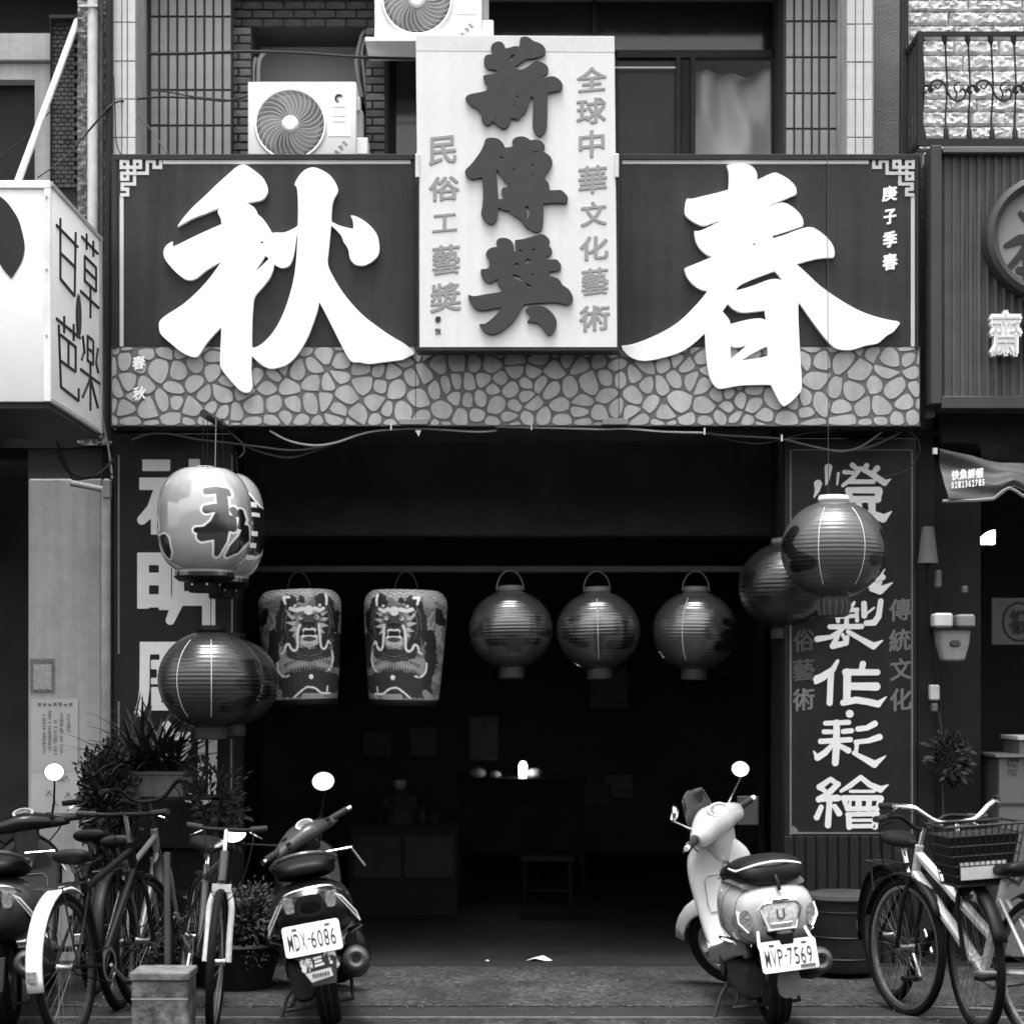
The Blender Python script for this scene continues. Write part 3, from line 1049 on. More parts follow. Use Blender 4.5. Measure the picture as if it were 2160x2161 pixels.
# ================================================================== board on the left pillar
LB = .0
lb = thing('carving_board', 'dark vertical board on the left pillar with heavy white characters, half hidden by lanterns', 'sign', (P(360, 0, LB).x, LB, 1))
MB().pbox(240, 492, 915, 1790, LB, LB + .05).build('board', board_dark, lb, bevel=.003)
for a, c, d, e in ((249, 252.5, 960, 1380), (249, 252.5, 1480, 1740), (488, 491.5, 960, 1336), (486, 490, 1560, 1690)):
    MB().pbox(a, c, d, e, LB - .004, LB + .001).build('border_line', mat('old_line', .2, .6), lb)
KK = 1546 / 560
lwhite = mat('board_white', .82, .55, var=.04, dirt=.06)
brush('character', [('b', 830, 303, 992, 370), ('b', 812, 408, 1010, 480), [(930, 480, 34), (890, 590, 34), (828, 655, 28)], ('b', 880, 620, 960, 740),
                    [(950, 560, 20), (990, 640, 20)],
                    ('b', 1100, 300, 1165, 750), ('b', 1010, 380, 1060, 640), ('b', 1210, 380, 1260, 640), ('b', 1010, 380, 1260, 430), ('b', 1010, 485, 1260, 530), ('b', 1010, 590, 1260, 640)],
      0, 860, KK, LB - .006, .006, lwhite, lb, step=5)
brush('character', [('b', 800, 845, 868, 1172), ('b', 926, 845, 997, 1180), ('b', 800, 845, 997, 918), ('b', 800, 962, 997, 1036), ('b', 800, 1088, 997, 1165),
                    [(1038, 880, 34), (1038, 1080, 34), (1030, 1150, 33), (992, 1240, 26)], ('b', 1003, 850, 1250, 900), ('b', 1003, 960, 1250, 1010),
                    ('b', 1003, 1070, 1250, 1155), ('b', 1178, 850, 1254, 1272)],
      0, 860, KK, LB - .006, .006, lwhite, lb, step=5)
brush('character', [('b', 815, 1365, 1090, 1438), [(845, 1395, 29), (842, 1640, 29), (832, 1720, 29), (808, 1778, 24)], ('b', 1030, 1365, 1090, 1800),
                    ('b', 930, 1438, 985, 1530), ('b', 880, 1470, 1020, 1525), ('b', 880, 1575, 1020, 1612), ('b', 915, 1500, 985, 1600),
                    ('b', 882, 1628, 940, 1765), ('b', 882, 1720, 1020, 1765), ('b', 882, 1628, 1020, 1662),
                    [(1330, 1390, 26), (1150, 1500, 20)], [(1340, 1520, 26), (1150, 1640, 20)], [(1345, 1650, 26), (1150, 1800, 20)]],
      0, 860, KK, LB - .006, .006, lwhite, lb, step=5)
brush('character', [('b', 322, 1545, 402, 1562), [(352, 1530, 9), (366, 1550, 9)], [(350, 1562, 9), (330, 1600, 9), (390, 1600, 9)], [(395, 1575, 9), (360, 1630, 10), (312, 1680, 10)],
                    [(350, 1640, 8), (400, 1685, 10)], ('b', 418, 1545, 433, 1650), [(450, 1530, 9), (448, 1680, 9), (430, 1690, 8)]], 0, 0, 1, LB - .006, .006, lwhite, lb, step=1.6)

# ================================================================== board on the right pillar
rb = thing('lantern_board', 'dark vertical board on the right pillar lettered in white clerical script', 'sign', (P(1795, 0, 0).x, 0, 1))
MB().pbox(1655, 1934, 925, 1764, 0, .05).build('board', board_dark, rb, bevel=.003)
for a, c, d, e in ((1665.5, 1669.5, 950, 1762), (1921.5, 1925.5, 950, 1762), (1669.5, 1921.5, 1756, 1760), (1669.5, 1921.5, 948, 951)):
    MB().pbox(a, c, d, e, -.004, .001).build('border_line', mat('line_right', .15, .6), rb)
q = P(1668, 1757, 0)
r_ = S(15)
MB().prism([(q.x, q.z), (q.x + r_, q.z), (q.x + r_ * .9, q.z + r_ * .45), (q.x + r_ * .6, q.z + r_ * .8), (q.x, q.z + r_)], -.003, .001).build('corner_spandrel', mat('line_right', .15), rb)
K4, K5 = 1806 / 430, 1085 / 320
DENG = [[(820, 425, 36), (815, 480, 22), (785, 545, 6)], [(912, 280, 34), (900, 400, 16), (890, 430, 8)], [(1000, 330, 12), (990, 430, 8)],
        [(1190, 290, 22), (1130, 370, 20), (1040, 440, 16)], [(1055, 320, 20), (1130, 325, 16)], [(1125, 258, 24), (1170, 300, 20)],
        [(1215, 290, 20), (1320, 355, 26), (1410, 415, 28)], [(1410, 415, 26), (1465, 382, 4)], [(1345, 285, 26), (1300, 335, 20)],
        [(1250, 262, 24), (1230, 310, 18)], [(1100, 405, 20), (1310, 405, 20)], [(1085, 480, 26), (1360, 480, 30)],
        [(1085, 480, 26), (1110, 560, 26)], [(1362, 490, 32), (1345, 565, 28)], [(1110, 562, 30), (1350, 562, 30)], [(1295, 590, 34), (1300, 660, 30)],
        [(1180, 590, 26), (1190, 660, 24)], [(1080, 690, 30), (1300, 690, 30), (1395, 730, 38)], [(1395, 732, 36), (1472, 668, 4)]]
brush('character', DENG, 1530, 920, K4, -.006, .006, lwhite, rb, step=5)
text_at('籠', 1789, 1180, 140, 120, -.005, lwhite, rb, weight=0, bold=.02)
brush('character', [[(1412, 1180, 4), (1350, 1280, 14)], [(1392, 1252, 27)], [(1285, 1362, 14), (1365, 1372, 34)], [(1372, 1366, 36), (1480, 1300, 4)]],
      1530, 920, K4, -.010, .004, lwhite, rb, step=5)
ZHI = [[(548, 140, 10), (520, 190, 14)], [(425, 212, 14), (570, 190, 14)], [(425, 245, 14), (565, 235, 14)], [(495, 175, 15), (492, 300, 17)],
       [(425, 212, 13), (432, 275, 14)], [(565, 190, 13), (568, 270, 14)], [(618, 148, 20), (620, 235, 21)], [(738, 130, 19), (722, 240, 21), (690, 285, 22), (635, 288, 20)],
       [(618, 235, 9), (690, 178, 7)], [(375, 315, 18), (600, 312, 19)], [(460, 335, 15), (380, 388, 16), (285, 402, 22)], [(435, 365, 15), (400, 445, 22)],
       [(395, 452, 22), (490, 430, 19), (500, 385, 13)], [(505, 350, 16), (590, 400, 18), (685, 452, 25)], [(685, 452, 24), (752, 412, 4)], [(465, 370, 13), (480, 405, 10)]]
ZUO = [[(430, 558, 11), (395, 620, 20), (320, 675, 28), (285, 690, 30), (272, 715, 12)], [(382, 630, 22), (372, 860, 21)], [(610, 580, 22), (598, 640, 20)],
       [(485, 640, 24), (712, 640, 22)], [(498, 640, 28), (495, 850, 26)], [(520, 740, 26), (705, 742, 30)], [(470, 858, 22), (560, 838, 24), (640, 850, 24), (718, 868, 24)],
       [(718, 868, 22), (778, 815, 3)], [(516, 937, 28)]]
CAI = [[(342, 1005, 17), (508, 998, 18)], [(332, 1066, 17), (382, 1066, 17)], [(470, 1064, 18), (528, 1058, 18)], [(308, 1135, 19), (520, 1122, 19)],
       [(422, 1000, 22), (420, 1180, 26), (412, 1288, 24)], [(400, 1150, 14), (340, 1215, 22), (285, 1252, 22)], [(285, 1250, 20), (258, 1205, 5)],
       [(445, 1165, 16), (505, 1200, 22)], [(575, 1046, 19), (640, 1038, 19), (695, 1008, 22)], [(560, 1140, 17), (650, 1130, 18), (728, 1104, 23)],
       [(568, 1140, 15), (560, 1215, 14)], [(545, 1218, 14), (620, 1258, 20), (692, 1298, 26)], [(692, 1298, 24), (772, 1240, 4)]]
HUI = [[(380, 1405, 17), (300, 1462, 22)], [(300, 1462, 20), (340, 1490, 16)], [(432, 1440, 20), (350, 1520, 22), (295, 1550, 22)], [(380, 1405, 17), (420, 1435, 18)],
       [(300, 1548, 20), (430, 1540, 24)], [(372, 1540, 20), (360, 1735, 22)], [(312, 1605, 18), (280, 1680, 20), (262, 1672, 5)], [(408, 1600, 18), (440, 1650, 22)],
       [(595, 1392, 17), (520, 1450, 18), (455, 1490, 12)], [(595, 1392, 17), (660, 1445, 20), (735, 1478, 24)], [(735, 1478, 22), (792, 1445, 3)],
       [(520, 1492, 11), (690, 1492, 11)], [(470, 1540, 20), (735, 1540, 20)], [(475, 1545, 20), (500, 1620, 16)], [(738, 1545, 22), (712, 1620, 16)],
       [(498, 1618, 17), (712, 1614, 17)], [(520, 1545, 9), (518, 1615, 9)], [(580, 1545, 22), (578, 1615, 22)], [(655, 1545, 20), (650, 1615, 20)],
       [(500, 1658, 16), (712, 1652, 18)], [(508, 1660, 20), (512, 1748, 20)], [(702, 1660, 22), (695, 1745, 22)], [(515, 1700, 11), (700, 1698, 11)], [(512, 1742, 15), (695, 1740, 15)]]
for st_ in (ZHI, ZUO, CAI, HUI):
    brush('character', st_, 1640, 1230, K5, -.006, .006, lwhite, rb, step=3)
rgrey = mat('board_grey', .16, .6)
for ch, cx, cy in (('傳', 1898, 1287), ('統', 1898, 1351), ('文', 1900, 1413), ('化', 1900, 1477)):
    text_at(ch, cx, cy, 44, 47, -.004, rgrey, rb, weight=0, slope=.1, bold=.026)
rg2 = mat('board_faded', .075, .6)
for ch, cx, cy in (('民', 1696, 1287), ('俗', 1696, 1352), ('藝', 1695, 1414), ('術', 1695, 1477)):
    text_at(ch, cx, cy, 44, 47, -.004, rg2 if ch != '術' else rgrey, rb, weight=0, slope=.1, bold=.026)

# ================================================================== air conditioners
def aircon(label, px0, px1, py0, py1, fx, fy, fr_, y, cut=None):
    cx = P((px0 + px1) / 2, py1, y)
    t = thing('air_conditioner', label, 'air conditioner', (cx.x, y, cx.z), group='outdoor air conditioning units on the facade')
    MB().pbox(px0, px1, py0, py1, y, y + .28).build('casing', white_paint, t, bevel=.012, bseg=3)
    f = P(fx, fy, y)
    r = S(fr_, y)
    # bright raised ring, flat dark disc for the shade in the well, curved guard wires and hub
    rg = MB()
    mtx = Matrix.Translation((f.x, y, f.z)) @ Matrix.Rotation(R(90), 4, 'X')
    rg.lathe([(r * 1.0, -.002), (r * 1.0, .012), (r * 1.05, .014), (r * 1.085, .006), (r * 1.09, -.002)], 56, mtx, caps=False)
    rg.build('fan_ring', white_paint, t)
    well = MB().lathe([(r * 1.0, .0015), (.001, .0015)], 48, mtx, caps=False).build('fan_shade_disc', mat('fan_shadow', .045, .7), t)
    bl = MB()
    for k in range(3):
        a0 = k * 2.094 + .3
        ring1, ring2 = [], []
        vs = []
        for i in range(9):
            a = a0 + i * .16
            for rr in (.22, .55, .9):
                vs.append((f.x + r * rr * math.cos(a + rr * .5), y - .003 - .004 * (i / 8), f.z + r * rr * math.sin(a + rr * .5)))
        bl.add(vs, [(i * 3 + j, i * 3 + j + 1, i * 3 + j + 4, i * 3 + j + 3) for i in range(8) for j in range(2)])
    bl.build('fan_blade', mat('fan_blade', .17, .6), t)
    gd = MB()
    for k in range(13):
        rr = r * (.26 + .057 * k)
        gd.tube([(f.x + rr * math.cos(a * math.pi / 22), y - .013, f.z + rr * math.sin(a * math.pi / 22)) for a in range(44)], .0013, 4, closed=True)
    for k in range(30):
        a0 = k * 2 * math.pi / 30
        pts = []
        for i in range(9):
            q = .22 + .78 * i / 8
            a = a0 + .55 * q * q
            pts.append((f.x + r * q * math.cos(a), y - .016 + .006 * q, f.z + r * q * math.sin(a)))
        gd.tube(pts, .0019, 4)
    gg = gd.build('fan_guard', mat('guard_white', .62, .5), t)
    gg['kind'] = 'stuff'
    MB().lathe([(.001, .03), (r * .18, .028), (r * .24, .018), (r * .25, .004)], 28, mtx, caps=False).build('fan_hub', white_paint, t)
    # front panel right of the fan
    x0 = px0 + (px1 - px0) * .74
    pn = MB().pbox(x0, px1 - 12, py0 + 18, py0 + 116, y - .003, y + .002).build('side_panel', mat('panel_white', .86, .5), t, bevel=.002)
    e = MB()
    ex, ey = (x0 + px1 - 12) / 2, py0 + 36
    ep = P(ex, ey, y)
    q = S(8, y)
    e.tube([(ep.x + q * math.cos(a) * 1.0, y - .005, ep.z + q * .9 * math.sin(a)) for a in [.6 + i * .5 for i in range(9)]], [.002, .006, .008, .008, .007, .007, .006, .004, .002], 6)
    e.build('emblem', char_dark, pn)
    for yy in (53, 72, 84):
        MB().pbox(ex - 13, ex + 13, py0 + yy, py0 + yy + 1.4, y - .0045, y - .002).build('maker_line', mat('faint', .5), pn)
    # slanted lettering near the foot
    lx = x0 + 12
    for i, ch in enumerate('R32'):
        text_at(ch, lx + 7 + i * 8, py1 - 8 - i * 9, 7, 10, y - .004, mat('label_grey', .2), t, rot=.8, depth=.002)
    # pipe cover and valves on the right
    MB().pbox(px1 - 1, px1 + 24, py1 - 38, py1 - 2, y + .03, y + .2).build('valve_cover', white_paint, t, bevel=.006)
    MB().pbox(px1, px1 + 8, py0 + 32, py0 + 62, y + .04, y + .14).build('pipe_cover', mat('cover_grey', .6, .5), t, bevel=.005)
    MB().pbox(px1 - 2, px1 + 14, py0 + 60, py1 - 38, y + .05, y + .15).build('grab_handle', mat('handle_grey', .3, .5), t, bevel=.01)
    return t


aircon('white air conditioner standing on the left end of the signboard, fan fully visible', 523, 752, 172, 328, 613, 263, 71, .12)
aircon('white air conditioner on a bracket above the cream board, cut by the top edge', 790, 1017, -86, 80, 880, 0, 70, .10)
up = MB().pbox(770, 1040, 78, 87, .05, .42).build('aircon_shelf', white_paint, bevel=.003)
tag(up, 'white steel shelf under the upper air conditioner', 'shelf')
# refrigerant hoses
hs = MB()
for pts, r in (([(782, 60), (766, 70), (757, 100), (752, 130), (757, 170), (764, 205)], .012), ([(786, 68), (772, 80), (764, 110), (768, 150), (773, 200), (778, 250)], .009)):
    hs.tube(smooth_line([P(a, c, .5) for a, c in pts]), r, 8)
tag(hs.build('coolant_hose', mat('hose_grey', .22, .7)), 'grey insulated hoses curving down from the upper air conditioner', 'hose')
hs = MB()
for k, pts in enumerate(([(534, 172), (533, 150), (537, 130), (541, 122)], [(545, 172), (545, 145), (549, 122), (562, 108)])):
    hs.tube(smooth_line([P(a, c, .55) for a, c in pts]), .013, 8)
tag(hs.build('coolant_hose', mat('hose_pale', .38, .7)), 'pale hose bend rising behind the lower air conditioner', 'hose')
hs = MB().tube(smooth_line([P(a, c, .52) for a, c in [(776, 60), (768, 120), (766, 170), (771, 215), (783, 240), (790, 300)]]), .016, 8)
tag(hs.build('drain_hose', mat('hose_black', .03, .7)), 'black hose hanging beside the brick jamb right of the lower air conditioner', 'hose')

# ================================================================== facade cables (upper left)
def cable(label, pts, r, m, y=None, name='cable', grp=None):
    if y is not None:
        pts = [(a, c, y) for a, c in pts]
    o = MB().tube(smooth_line([P(a, c, yy) for a, c, yy in pts]), r, 6).build(name, m)
    return tag(o, label, 'cable', grp)


cable('black cable crossing the left tiled pier above the lower air conditioner', [(316, 114), (400, 113), (520, 109), (640, 113), (760, 121), (880, 124)], .009, cable_b, .15)
cable('thin black cable arching from the wall pipes to the lower air conditioner', [(160, 308, -.12), (200, 262, -.1), (238, 220, -.08), (270, 212, .0), (340, 205, .1), (420, 208, .1), (470, 213, .1), (505, 208, .1), (522, 202, .12)], .006, cable_b)
cable('second thin cable dipping over the left tiled pier', [(322, 190), (360, 195), (410, 204), (470, 210), (522, 214)], .0045, cable_b, .12)
cable('thin slanting cable over the left tiled pier', [(255, 218), (290, 245), (320, 275), (352, 325)], .0035, mat('cable_mid', .12), .05)
cable('grey overhead wire slanting in front of the shutter wall at left', [(0, 332, -.3), (60, 285, -.3), (106, 236, -.25)], .0035, cable_b)
cable('wire drooping from the wall pipes to the white box sign', [(80, 375, -.3), (140, 330, -.2), (200, 260, -.1), (236, 222, -.08)], .004, cable_b)
cable('loose wire hanging down the tiled column at left', [(240, 160), (243, 230), (246, 300), (262, 330), (300, 328)], .0035, cable_b, -.1)

# ================================================================== left neighbour
ln_ = thing('neighbour_house', 'pale neighbouring house behind the white box sign at left', 'building', (P(60, 0, .3).x, .3, 0))
YL = .3
lwall = mat('left_render', .34, .85, var=.12, vs=1.5, streak=.2, dirt=.15)
MB().pbox(-700, 108, 70, 132, YL, YL + .3).build('wall', lwall, ln_)
MB().pbox(-700, 108, 126, 131, YL - .02, YL).build('ledge', mat('ledge_dark', .05), ln_)
MB().pbox(74, 108, 132, 1000, YL + .0, YL + .3).build('wall', lwall, ln_)
MB().pbox(-700, 74, 132, 168, YL + .003, YL + .3).build('wall', lwall, ln_)
MB().pbox(-700, 76, 166, 700, YL + .12, YL + .16).build('shutter', mat('shutter_dark', .010, .5, var=.15), ln_)
MB().pbox(-700, 166, -90, 72, YL + .35, YL + .6).build('upper_recess', near_black, ln_)
MB().pbox(106, 108.5, 36, 395, YL - .08, YL + .1).build('corner', near_black, ln_)
MB().pbox(104, 168, 31, 38, YL - .14, YL + .05).build('lintel', iron, ln_)
# dark column of small bricks, too small to pick apart
sb = MB()
for r in range(39):
    for c_ in range(4):
        x0 = 108 + c_ * 14.4 - (r % 2) * 7
        a, c2 = max(108.5, x0), min(165, x0 + 12.6)
        if c2 - a > 2:
            z = 38 + r * 9.2
            sb.pbox(a, c2, z, z + 7.2, YL - .06 + random.uniform(-.004, .004), YL - .02)
so = sb.build('brickwork', dark_brick_m, ln_)
so['kind'] = 'stuff'
MB().pbox(108, 166, 36, 700, YL - .03, YL + .1).build('brick_bed', grout, ln_)
# rough pilaster behind the pipes
rp_ = MB()
nx, nz = 12, 180
vs = []
for j in range(nz + 1):
    for i in range(nx + 1):
        p = P(164 + 74 * i / nx, -60 + 1000 * j / nz, .08)
        vs.append((p.x, p.y + random.uniform(-.012, .012), p.z))
rp_.add(vs, [(j * (nx + 1) + i, j * (nx + 1) + i + 1, (j + 1) * (nx + 1) + i + 1, (j + 1) * (nx + 1) + i) for j in range(nz) for i in range(nx)])
rp_.build('rough_pilaster', mat('rough_render', .22, .95, var=.4, vs=14, bump=1.0, bs=45, dirt=.6), ln_, angle=10)
pp = MB()
tag(MB().tube([P(196, -60, -.02), P(196, 560, -.02)], .030, 12).build('drain_pipe', mat('pipe_white', .55, .5, dirt=.2)), 'pale round drain pipe running down between the two houses', 'pipe')
tag(MB().tube([P(231, -60, -.06), P(231, 300, -.06), P(229, 500, -.08), P(232, 930, -.05)], .022, 10).build('cable_bundle', cable_b), 'thick black cable bundle running down beside the white tiled column', 'cable')
tag(MB().tube([P(214, -60, .0), P(214, 520, .0), P(222, 900, .0)], .014, 10).build('conduit', mat('conduit_dark', .08, .6, dirt=.5)), 'thin dark conduit left of the black cable bundle', 'pipe')
b = MB()
b.pbox(166, 206, 8, 14, -.06, .02)
tag(b.build('pipe_clamp', steel), 'small clamp holding the pale drain pipe near the top', 'clamp')
# slanting stay rod of the box sign
a, c = P(165, 40, .2), P(38, 384, -1.35)
tag(MB().tube([a, c], .020, 12).build('stay_rod', mat('rod_white', .46, .4, dirt=.2)), 'pale slanting rod that holds up the white box sign', 'rod')

# ================================================================== white box sign at left (lit box)
YBF, YBB = -1.72, -.45
BX = P(106, 0, YBF).x
zt, zb = P(0, 384, YBF).z, P(0, 848, YBF).z
bs = thing('box_sign', 'white projecting box sign with a black leaf on its face and characters on its side', 'sign', (BX - .3, -1.1, zb))
xl = BX - 1.2
MB().box(xl, BX, YBF, YBB, zb, zt).build('box', white_paint, bs, bevel=.006, bseg=2)
fm = MB()
fm.box(xl, BX + .004, YBF - .012, YBF + .01, zt - .035, zt + .006)
fm.build('face_trim', mat('trim_white', .74, .35, dirt=.1), bs, bevel=.004)
MB().box(BX - .03, BX + .006, YBF - .012, YBF + .012, zb, zt - .035).build('face_trim', mat('trim_white', .74), bs, bevel=.004)
MB().box(BX - .002, BX + .012, YBF + .012, YBB, zt - .022, zt + .004).build('side_trim', mat('trim_grey', .4, .4, dirt=.3), bs, bevel=.003)
MB().box(BX - .002, BX + .012, YBF + .012, YBB, zb - .004, zb + .02).build('side_trim', mat('trim_grey', .4), bs, bevel=.003)
MB().box(BX - .002, BX + .010, YBB - .05, YBB, zb, zt).build('side_trim', mat('trim_grey', .4), bs, bevel=.003)
for zz in (.93, .60, .30):
    MB().lathe([(.006, 0), (.006, .004)], 10, Matrix.Translation((BX - .014, YBF - .013, zb + (zt - zb) * zz)) @ Matrix.Rotation(R(90), 4, 'X')).build('screw', steel, bs)
MB().box(xl, BX - .01, YBF + .02, YBB, zb - .03, zb - .004).build('bottom_pan', mat('pan_dark', .03, .6), bs)
# leaf emblem
kf = S(1, YBF)
lf = [(0 - 90, 412 - 20), (-20, 398), (0, 414), (15, 425), (28, 443), (40, 462), (48, 490), (54, 520), (50, 545), (40, 565), (25, 588), (10, 572), (0, 555), (-60, 480), (-120, 430)]
lf = chaikin(lf, 2, keep=50)
me_ = MB().prism([(P(a, c, YBF).x, P(a, c, YBF).z) for a, c in lf], YBF - .005, YBF + .002)
me_.build('leaf_emblem', mat('emblem_black', .02, .5), bs)
# side lettering
hz = zt - zb


def side(u, v):       # u along depth 0..1 front to back, v down 0..1
    return Vector((BX + .004, YBF + (YBB - YBF) * u, zt - hz * v))


def side_char(strokes, r=.0075):
    m_ = MB()
    for s_ in strokes:
        m_.tube([side(u, v) for u, v in s_], r, 6)
    return m_.build('character', mat('side_ink', .02, .5), bs)


side_char([[(.17, .12), (.17, .40)], [(.17, .40), (.44, .42)], [(.44, .42), (.46, .11)], [(.10, .17), (.50, .17)], [(.17, .28), (.44, .28)]])
side_char([[(.14, .62), (.18, .90)], [(.10, .60), (.55, .60)], [(.24, .56), (.24, .64)], [(.42, .56), (.42, .64)], [(.18, .66), (.46, .66)], [(.46, .66), (.46, .78)],
           [(.18, .78), (.46, .78)], [(.32, .66), (.32, .78)], [(.18, .90), (.52, .91)], [(.52, .91), (.52, .85)]])
side_char([[(.58, .10), (.92, .10)], [(.68, .06), (.68, .14)], [(.82, .06), (.82, .14)], [(.64, .18), (.88, .18)], [(.64, .30), (.88, .30)], [(.64, .18), (.64, .30)],
           [(.88, .18), (.88, .30)], [(.64, .24), (.88, .24)], [(.56, .37), (.94, .37)], [(.76, .30), (.76, .46)]])
side_char([[(.70, .56), (.80, .56)], [(.70, .56), (.70, .68)], [(.82, .56), (.82, .68)], [(.70, .62), (.82, .62)], [(.70, .68), (.82, .68)], [(.60, .58), (.64, .66)],
           [(.92, .58), (.88, .66)], [(.56, .75), (.96, .75)], [(.76, .68), (.76, .92)], [(.76, .76), (.60, .88)], [(.76, .76), (.92, .88)], [(.62, .66), (.58, .70)], [(.88, .66), (.93, .70)]])
b = MB().lathe([(.001, .006), (.055, .005), (.06, 0)], 20, Matrix.Translation(side(.52, .50)) @ Matrix.Rotation(R(90), 4, 'Y') @ Matrix.Diagonal((2.0, 1, 1, 1)), caps=False)
b.build('leaf_spot', mat('emblem_black', .02), bs)

# arcade of the left neighbour
nb = thing('neighbour_arcade', 'dark arcade of the left neighbour with a pale plastered pillar', 'building', (P(120, 0, .1).x, .1, 0))
MB().pbox(60, 216, 1010, 2045, .12, .6).build('pillar', plaster, nb, bevel=.01)
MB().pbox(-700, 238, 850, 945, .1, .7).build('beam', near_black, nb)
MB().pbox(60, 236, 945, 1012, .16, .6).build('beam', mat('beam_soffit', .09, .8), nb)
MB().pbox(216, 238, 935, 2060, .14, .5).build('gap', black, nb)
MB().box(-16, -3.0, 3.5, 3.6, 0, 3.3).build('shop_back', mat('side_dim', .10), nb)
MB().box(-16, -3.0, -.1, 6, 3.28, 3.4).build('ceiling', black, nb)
MB().box(-16, -2.55, .35, .6, 5.95, 9.2).build('upper_wall', lwall, nb)
MB().box(-16, -5.2, .3, .6, 3.4, 5.95).build('upper_wall', lwall, nb)
tag(MB().tube([P(224, 1035, .0), P(224, 2030, .0)], .028, 12).build('down_pipe', mat('pipe_wall', .42, .6, streak=.3, dirt=.2)), 'pale vertical pipe between the plastered pillar and the carving board', 'pipe')
tag(MB().tube([P(150, 1020, .0), P(224, 1034, .0)], .018, 10).build('branch_pipe', mat('pipe_wall', .42)), 'short pale pipe meeting the vertical pipe beside the plastered pillar', 'pipe')
tag(MB().pbox(216, 232, 1010, 1052, -.04, .06).build('pipe_elbow', mat('pipe_joint', .3, .6), bevel=.01), 'pipe joint on top of the pale vertical pipe', 'pipe joint')
cable('black cable sagging under the white box sign', [(120, 950, -.5), (150, 1000, -.4), (200, 1005, -.2), (240, 970, -.1)], .008, cable_b)
cable('second black cable sagging under the white box sign', [(120, 930, -.5), (145, 990, -.4), (160, 1012, -.3), (238, 1000, -.1)], .006, cable_b)
cable('pale cable curving down from the box sign to the pillar', [(200, 740, -.3), (207, 820, -.3), (216, 880, -.2), (230, 950, -.1), (237, 1010, -.05)], .007, cable_w)
# notices
nt = thing('notice', 'small notice with a dark border pasted high on the plastered pillar', 'notice', P(90, 1460, .10))
MB().pbox(64, 115, 1390, 1462, .115, .119).build('sheet', mat('notice_dark', .16, .8, var=.5, vs=60), nt)
MB().pbox(71, 109, 1402, 1455, .112, .1155).build('print', mat('notice_light', .40, .8, var=.15, vs=50, dirt=.3), nt)
nt = thing('notice', 'large curling paper covered in columns of handwriting on the plastered pillar', 'notice', P(110, 1640, .10))
MB().pbox(66, 165, 1475, 1628, .113, .118).build('sheet', mat('notice_pale', .46, .8, var=.06), nt)
tx = MB()
rr = random.Random(3)
for cxx, t0, t1 in ((94, 1508, 1590), (106, 1500, 1585), (118, 1520, 1592), (131, 1505, 1592), (146, 1508, 1545)):
    y0 = t0
    while y0 < t1:
        if rr.random() > .12:
            tx.pbox(cxx - 4 + rr.uniform(-1, 1), cxx + 4 * rr.uniform(.2, 1), y0, y0 + rr.uniform(1.2, 2.6), .1115, .1132)
        y0 += rr.uniform(3.2, 5.0)
for x in range(80, 155, 11):
    tx.pbox(x, x + 7, 1484 + rr.uniform(-2, 2), 1490, .1115, .1132)
tw = tx.build('handwriting', mat('pencil', .16, .8), nt)
tw['kind'] = 'stuff'
nt = thing('notice', 'faded bill with scrawled marks low on the plastered pillar', 'notice', P(110, 1790, .10))
MB().pbox(66, 190, 1622, 1716, .1145, .118).build('sheet', mat('bill_pale', .50, .8, var=.05), nt)
tx = MB()
for (x, y0) in ((100, 1668), (112, 1690), (140, 1672), (150, 1688), (126, 1640), (136, 1636)):
    a = rr.uniform(-.8, .8)
    p = P(x, y0, .1125)
    tx.tube([p, p + Vector((.03 * math.cos(a), 0, -.03))], .0022, 5)
    tx.tube([p + Vector((.02, 0, 0)), p + Vector((-.01, 0, -.03))], .002, 5)
tw = tx.build('scrawl', mat('pencil', .16), nt)
tw['kind'] = 'stuff'

# ================================================================== right neighbour
YW = .25
rn = thing('stone_house', 'neighbouring house at right faced in pale split stone above a ribbed sign', 'building', (P(2060, 0, YW).x, YW, 0))
MB().pbox(1915, 2900, -80, 330, YW + .03, YW + .4).build('wall', mat('stone_bed', .28, .9), rn)
wl2 = [o for o in bpy.data.objects if o.name.startswith('wall') and o.parent == rn][0]
rs = random.Random(11)
y0 = -30
row = 0
while y0 < 316:
    h = rs.uniform(24, 33)
    x = 1919 - rs.uniform(0, 90)
    while x < 2260:
        wv = rs.uniform(80, 190)
        a, c = max(1919, x), x + wv - 1.5
        if c - a > 12:
            q0, q1 = P(a, y0 + h - 1.3, YW), P(c, y0, YW)
            nxs, nzs = max(4, int((c - a) / 5)), 6
            vs, fs = [], []
            for j in range(nzs + 1):
                for i in range(nxs + 1):
                    edge = i in (0, nxs) or j in (0, nzs)
                    yy = YW + (.026 if edge else rs.uniform(-.009, .009) + .005 * math.sin(i * .7 + row))
                    vs.append((q0.x + (q1.x - q0.x) * i / nxs + (0 if i in (0, nxs) else rs.uniform(-.004, .004)), yy,
                               q0.z + (q1.z - q0.z) * j / nzs + rs.uniform(-.003, .003)))
            fs = [(j * (nxs + 1) + i, j * (nxs + 1) + i + 1, (j + 1) * (nxs + 1) + i + 1, (j + 1) * (nxs + 1) + i) for j in range(nzs) for i in range(nxs)]
            MB().add(vs, fs).build('stone', wall_stone, wl2, angle=38)
        x += wv
    y0 += h
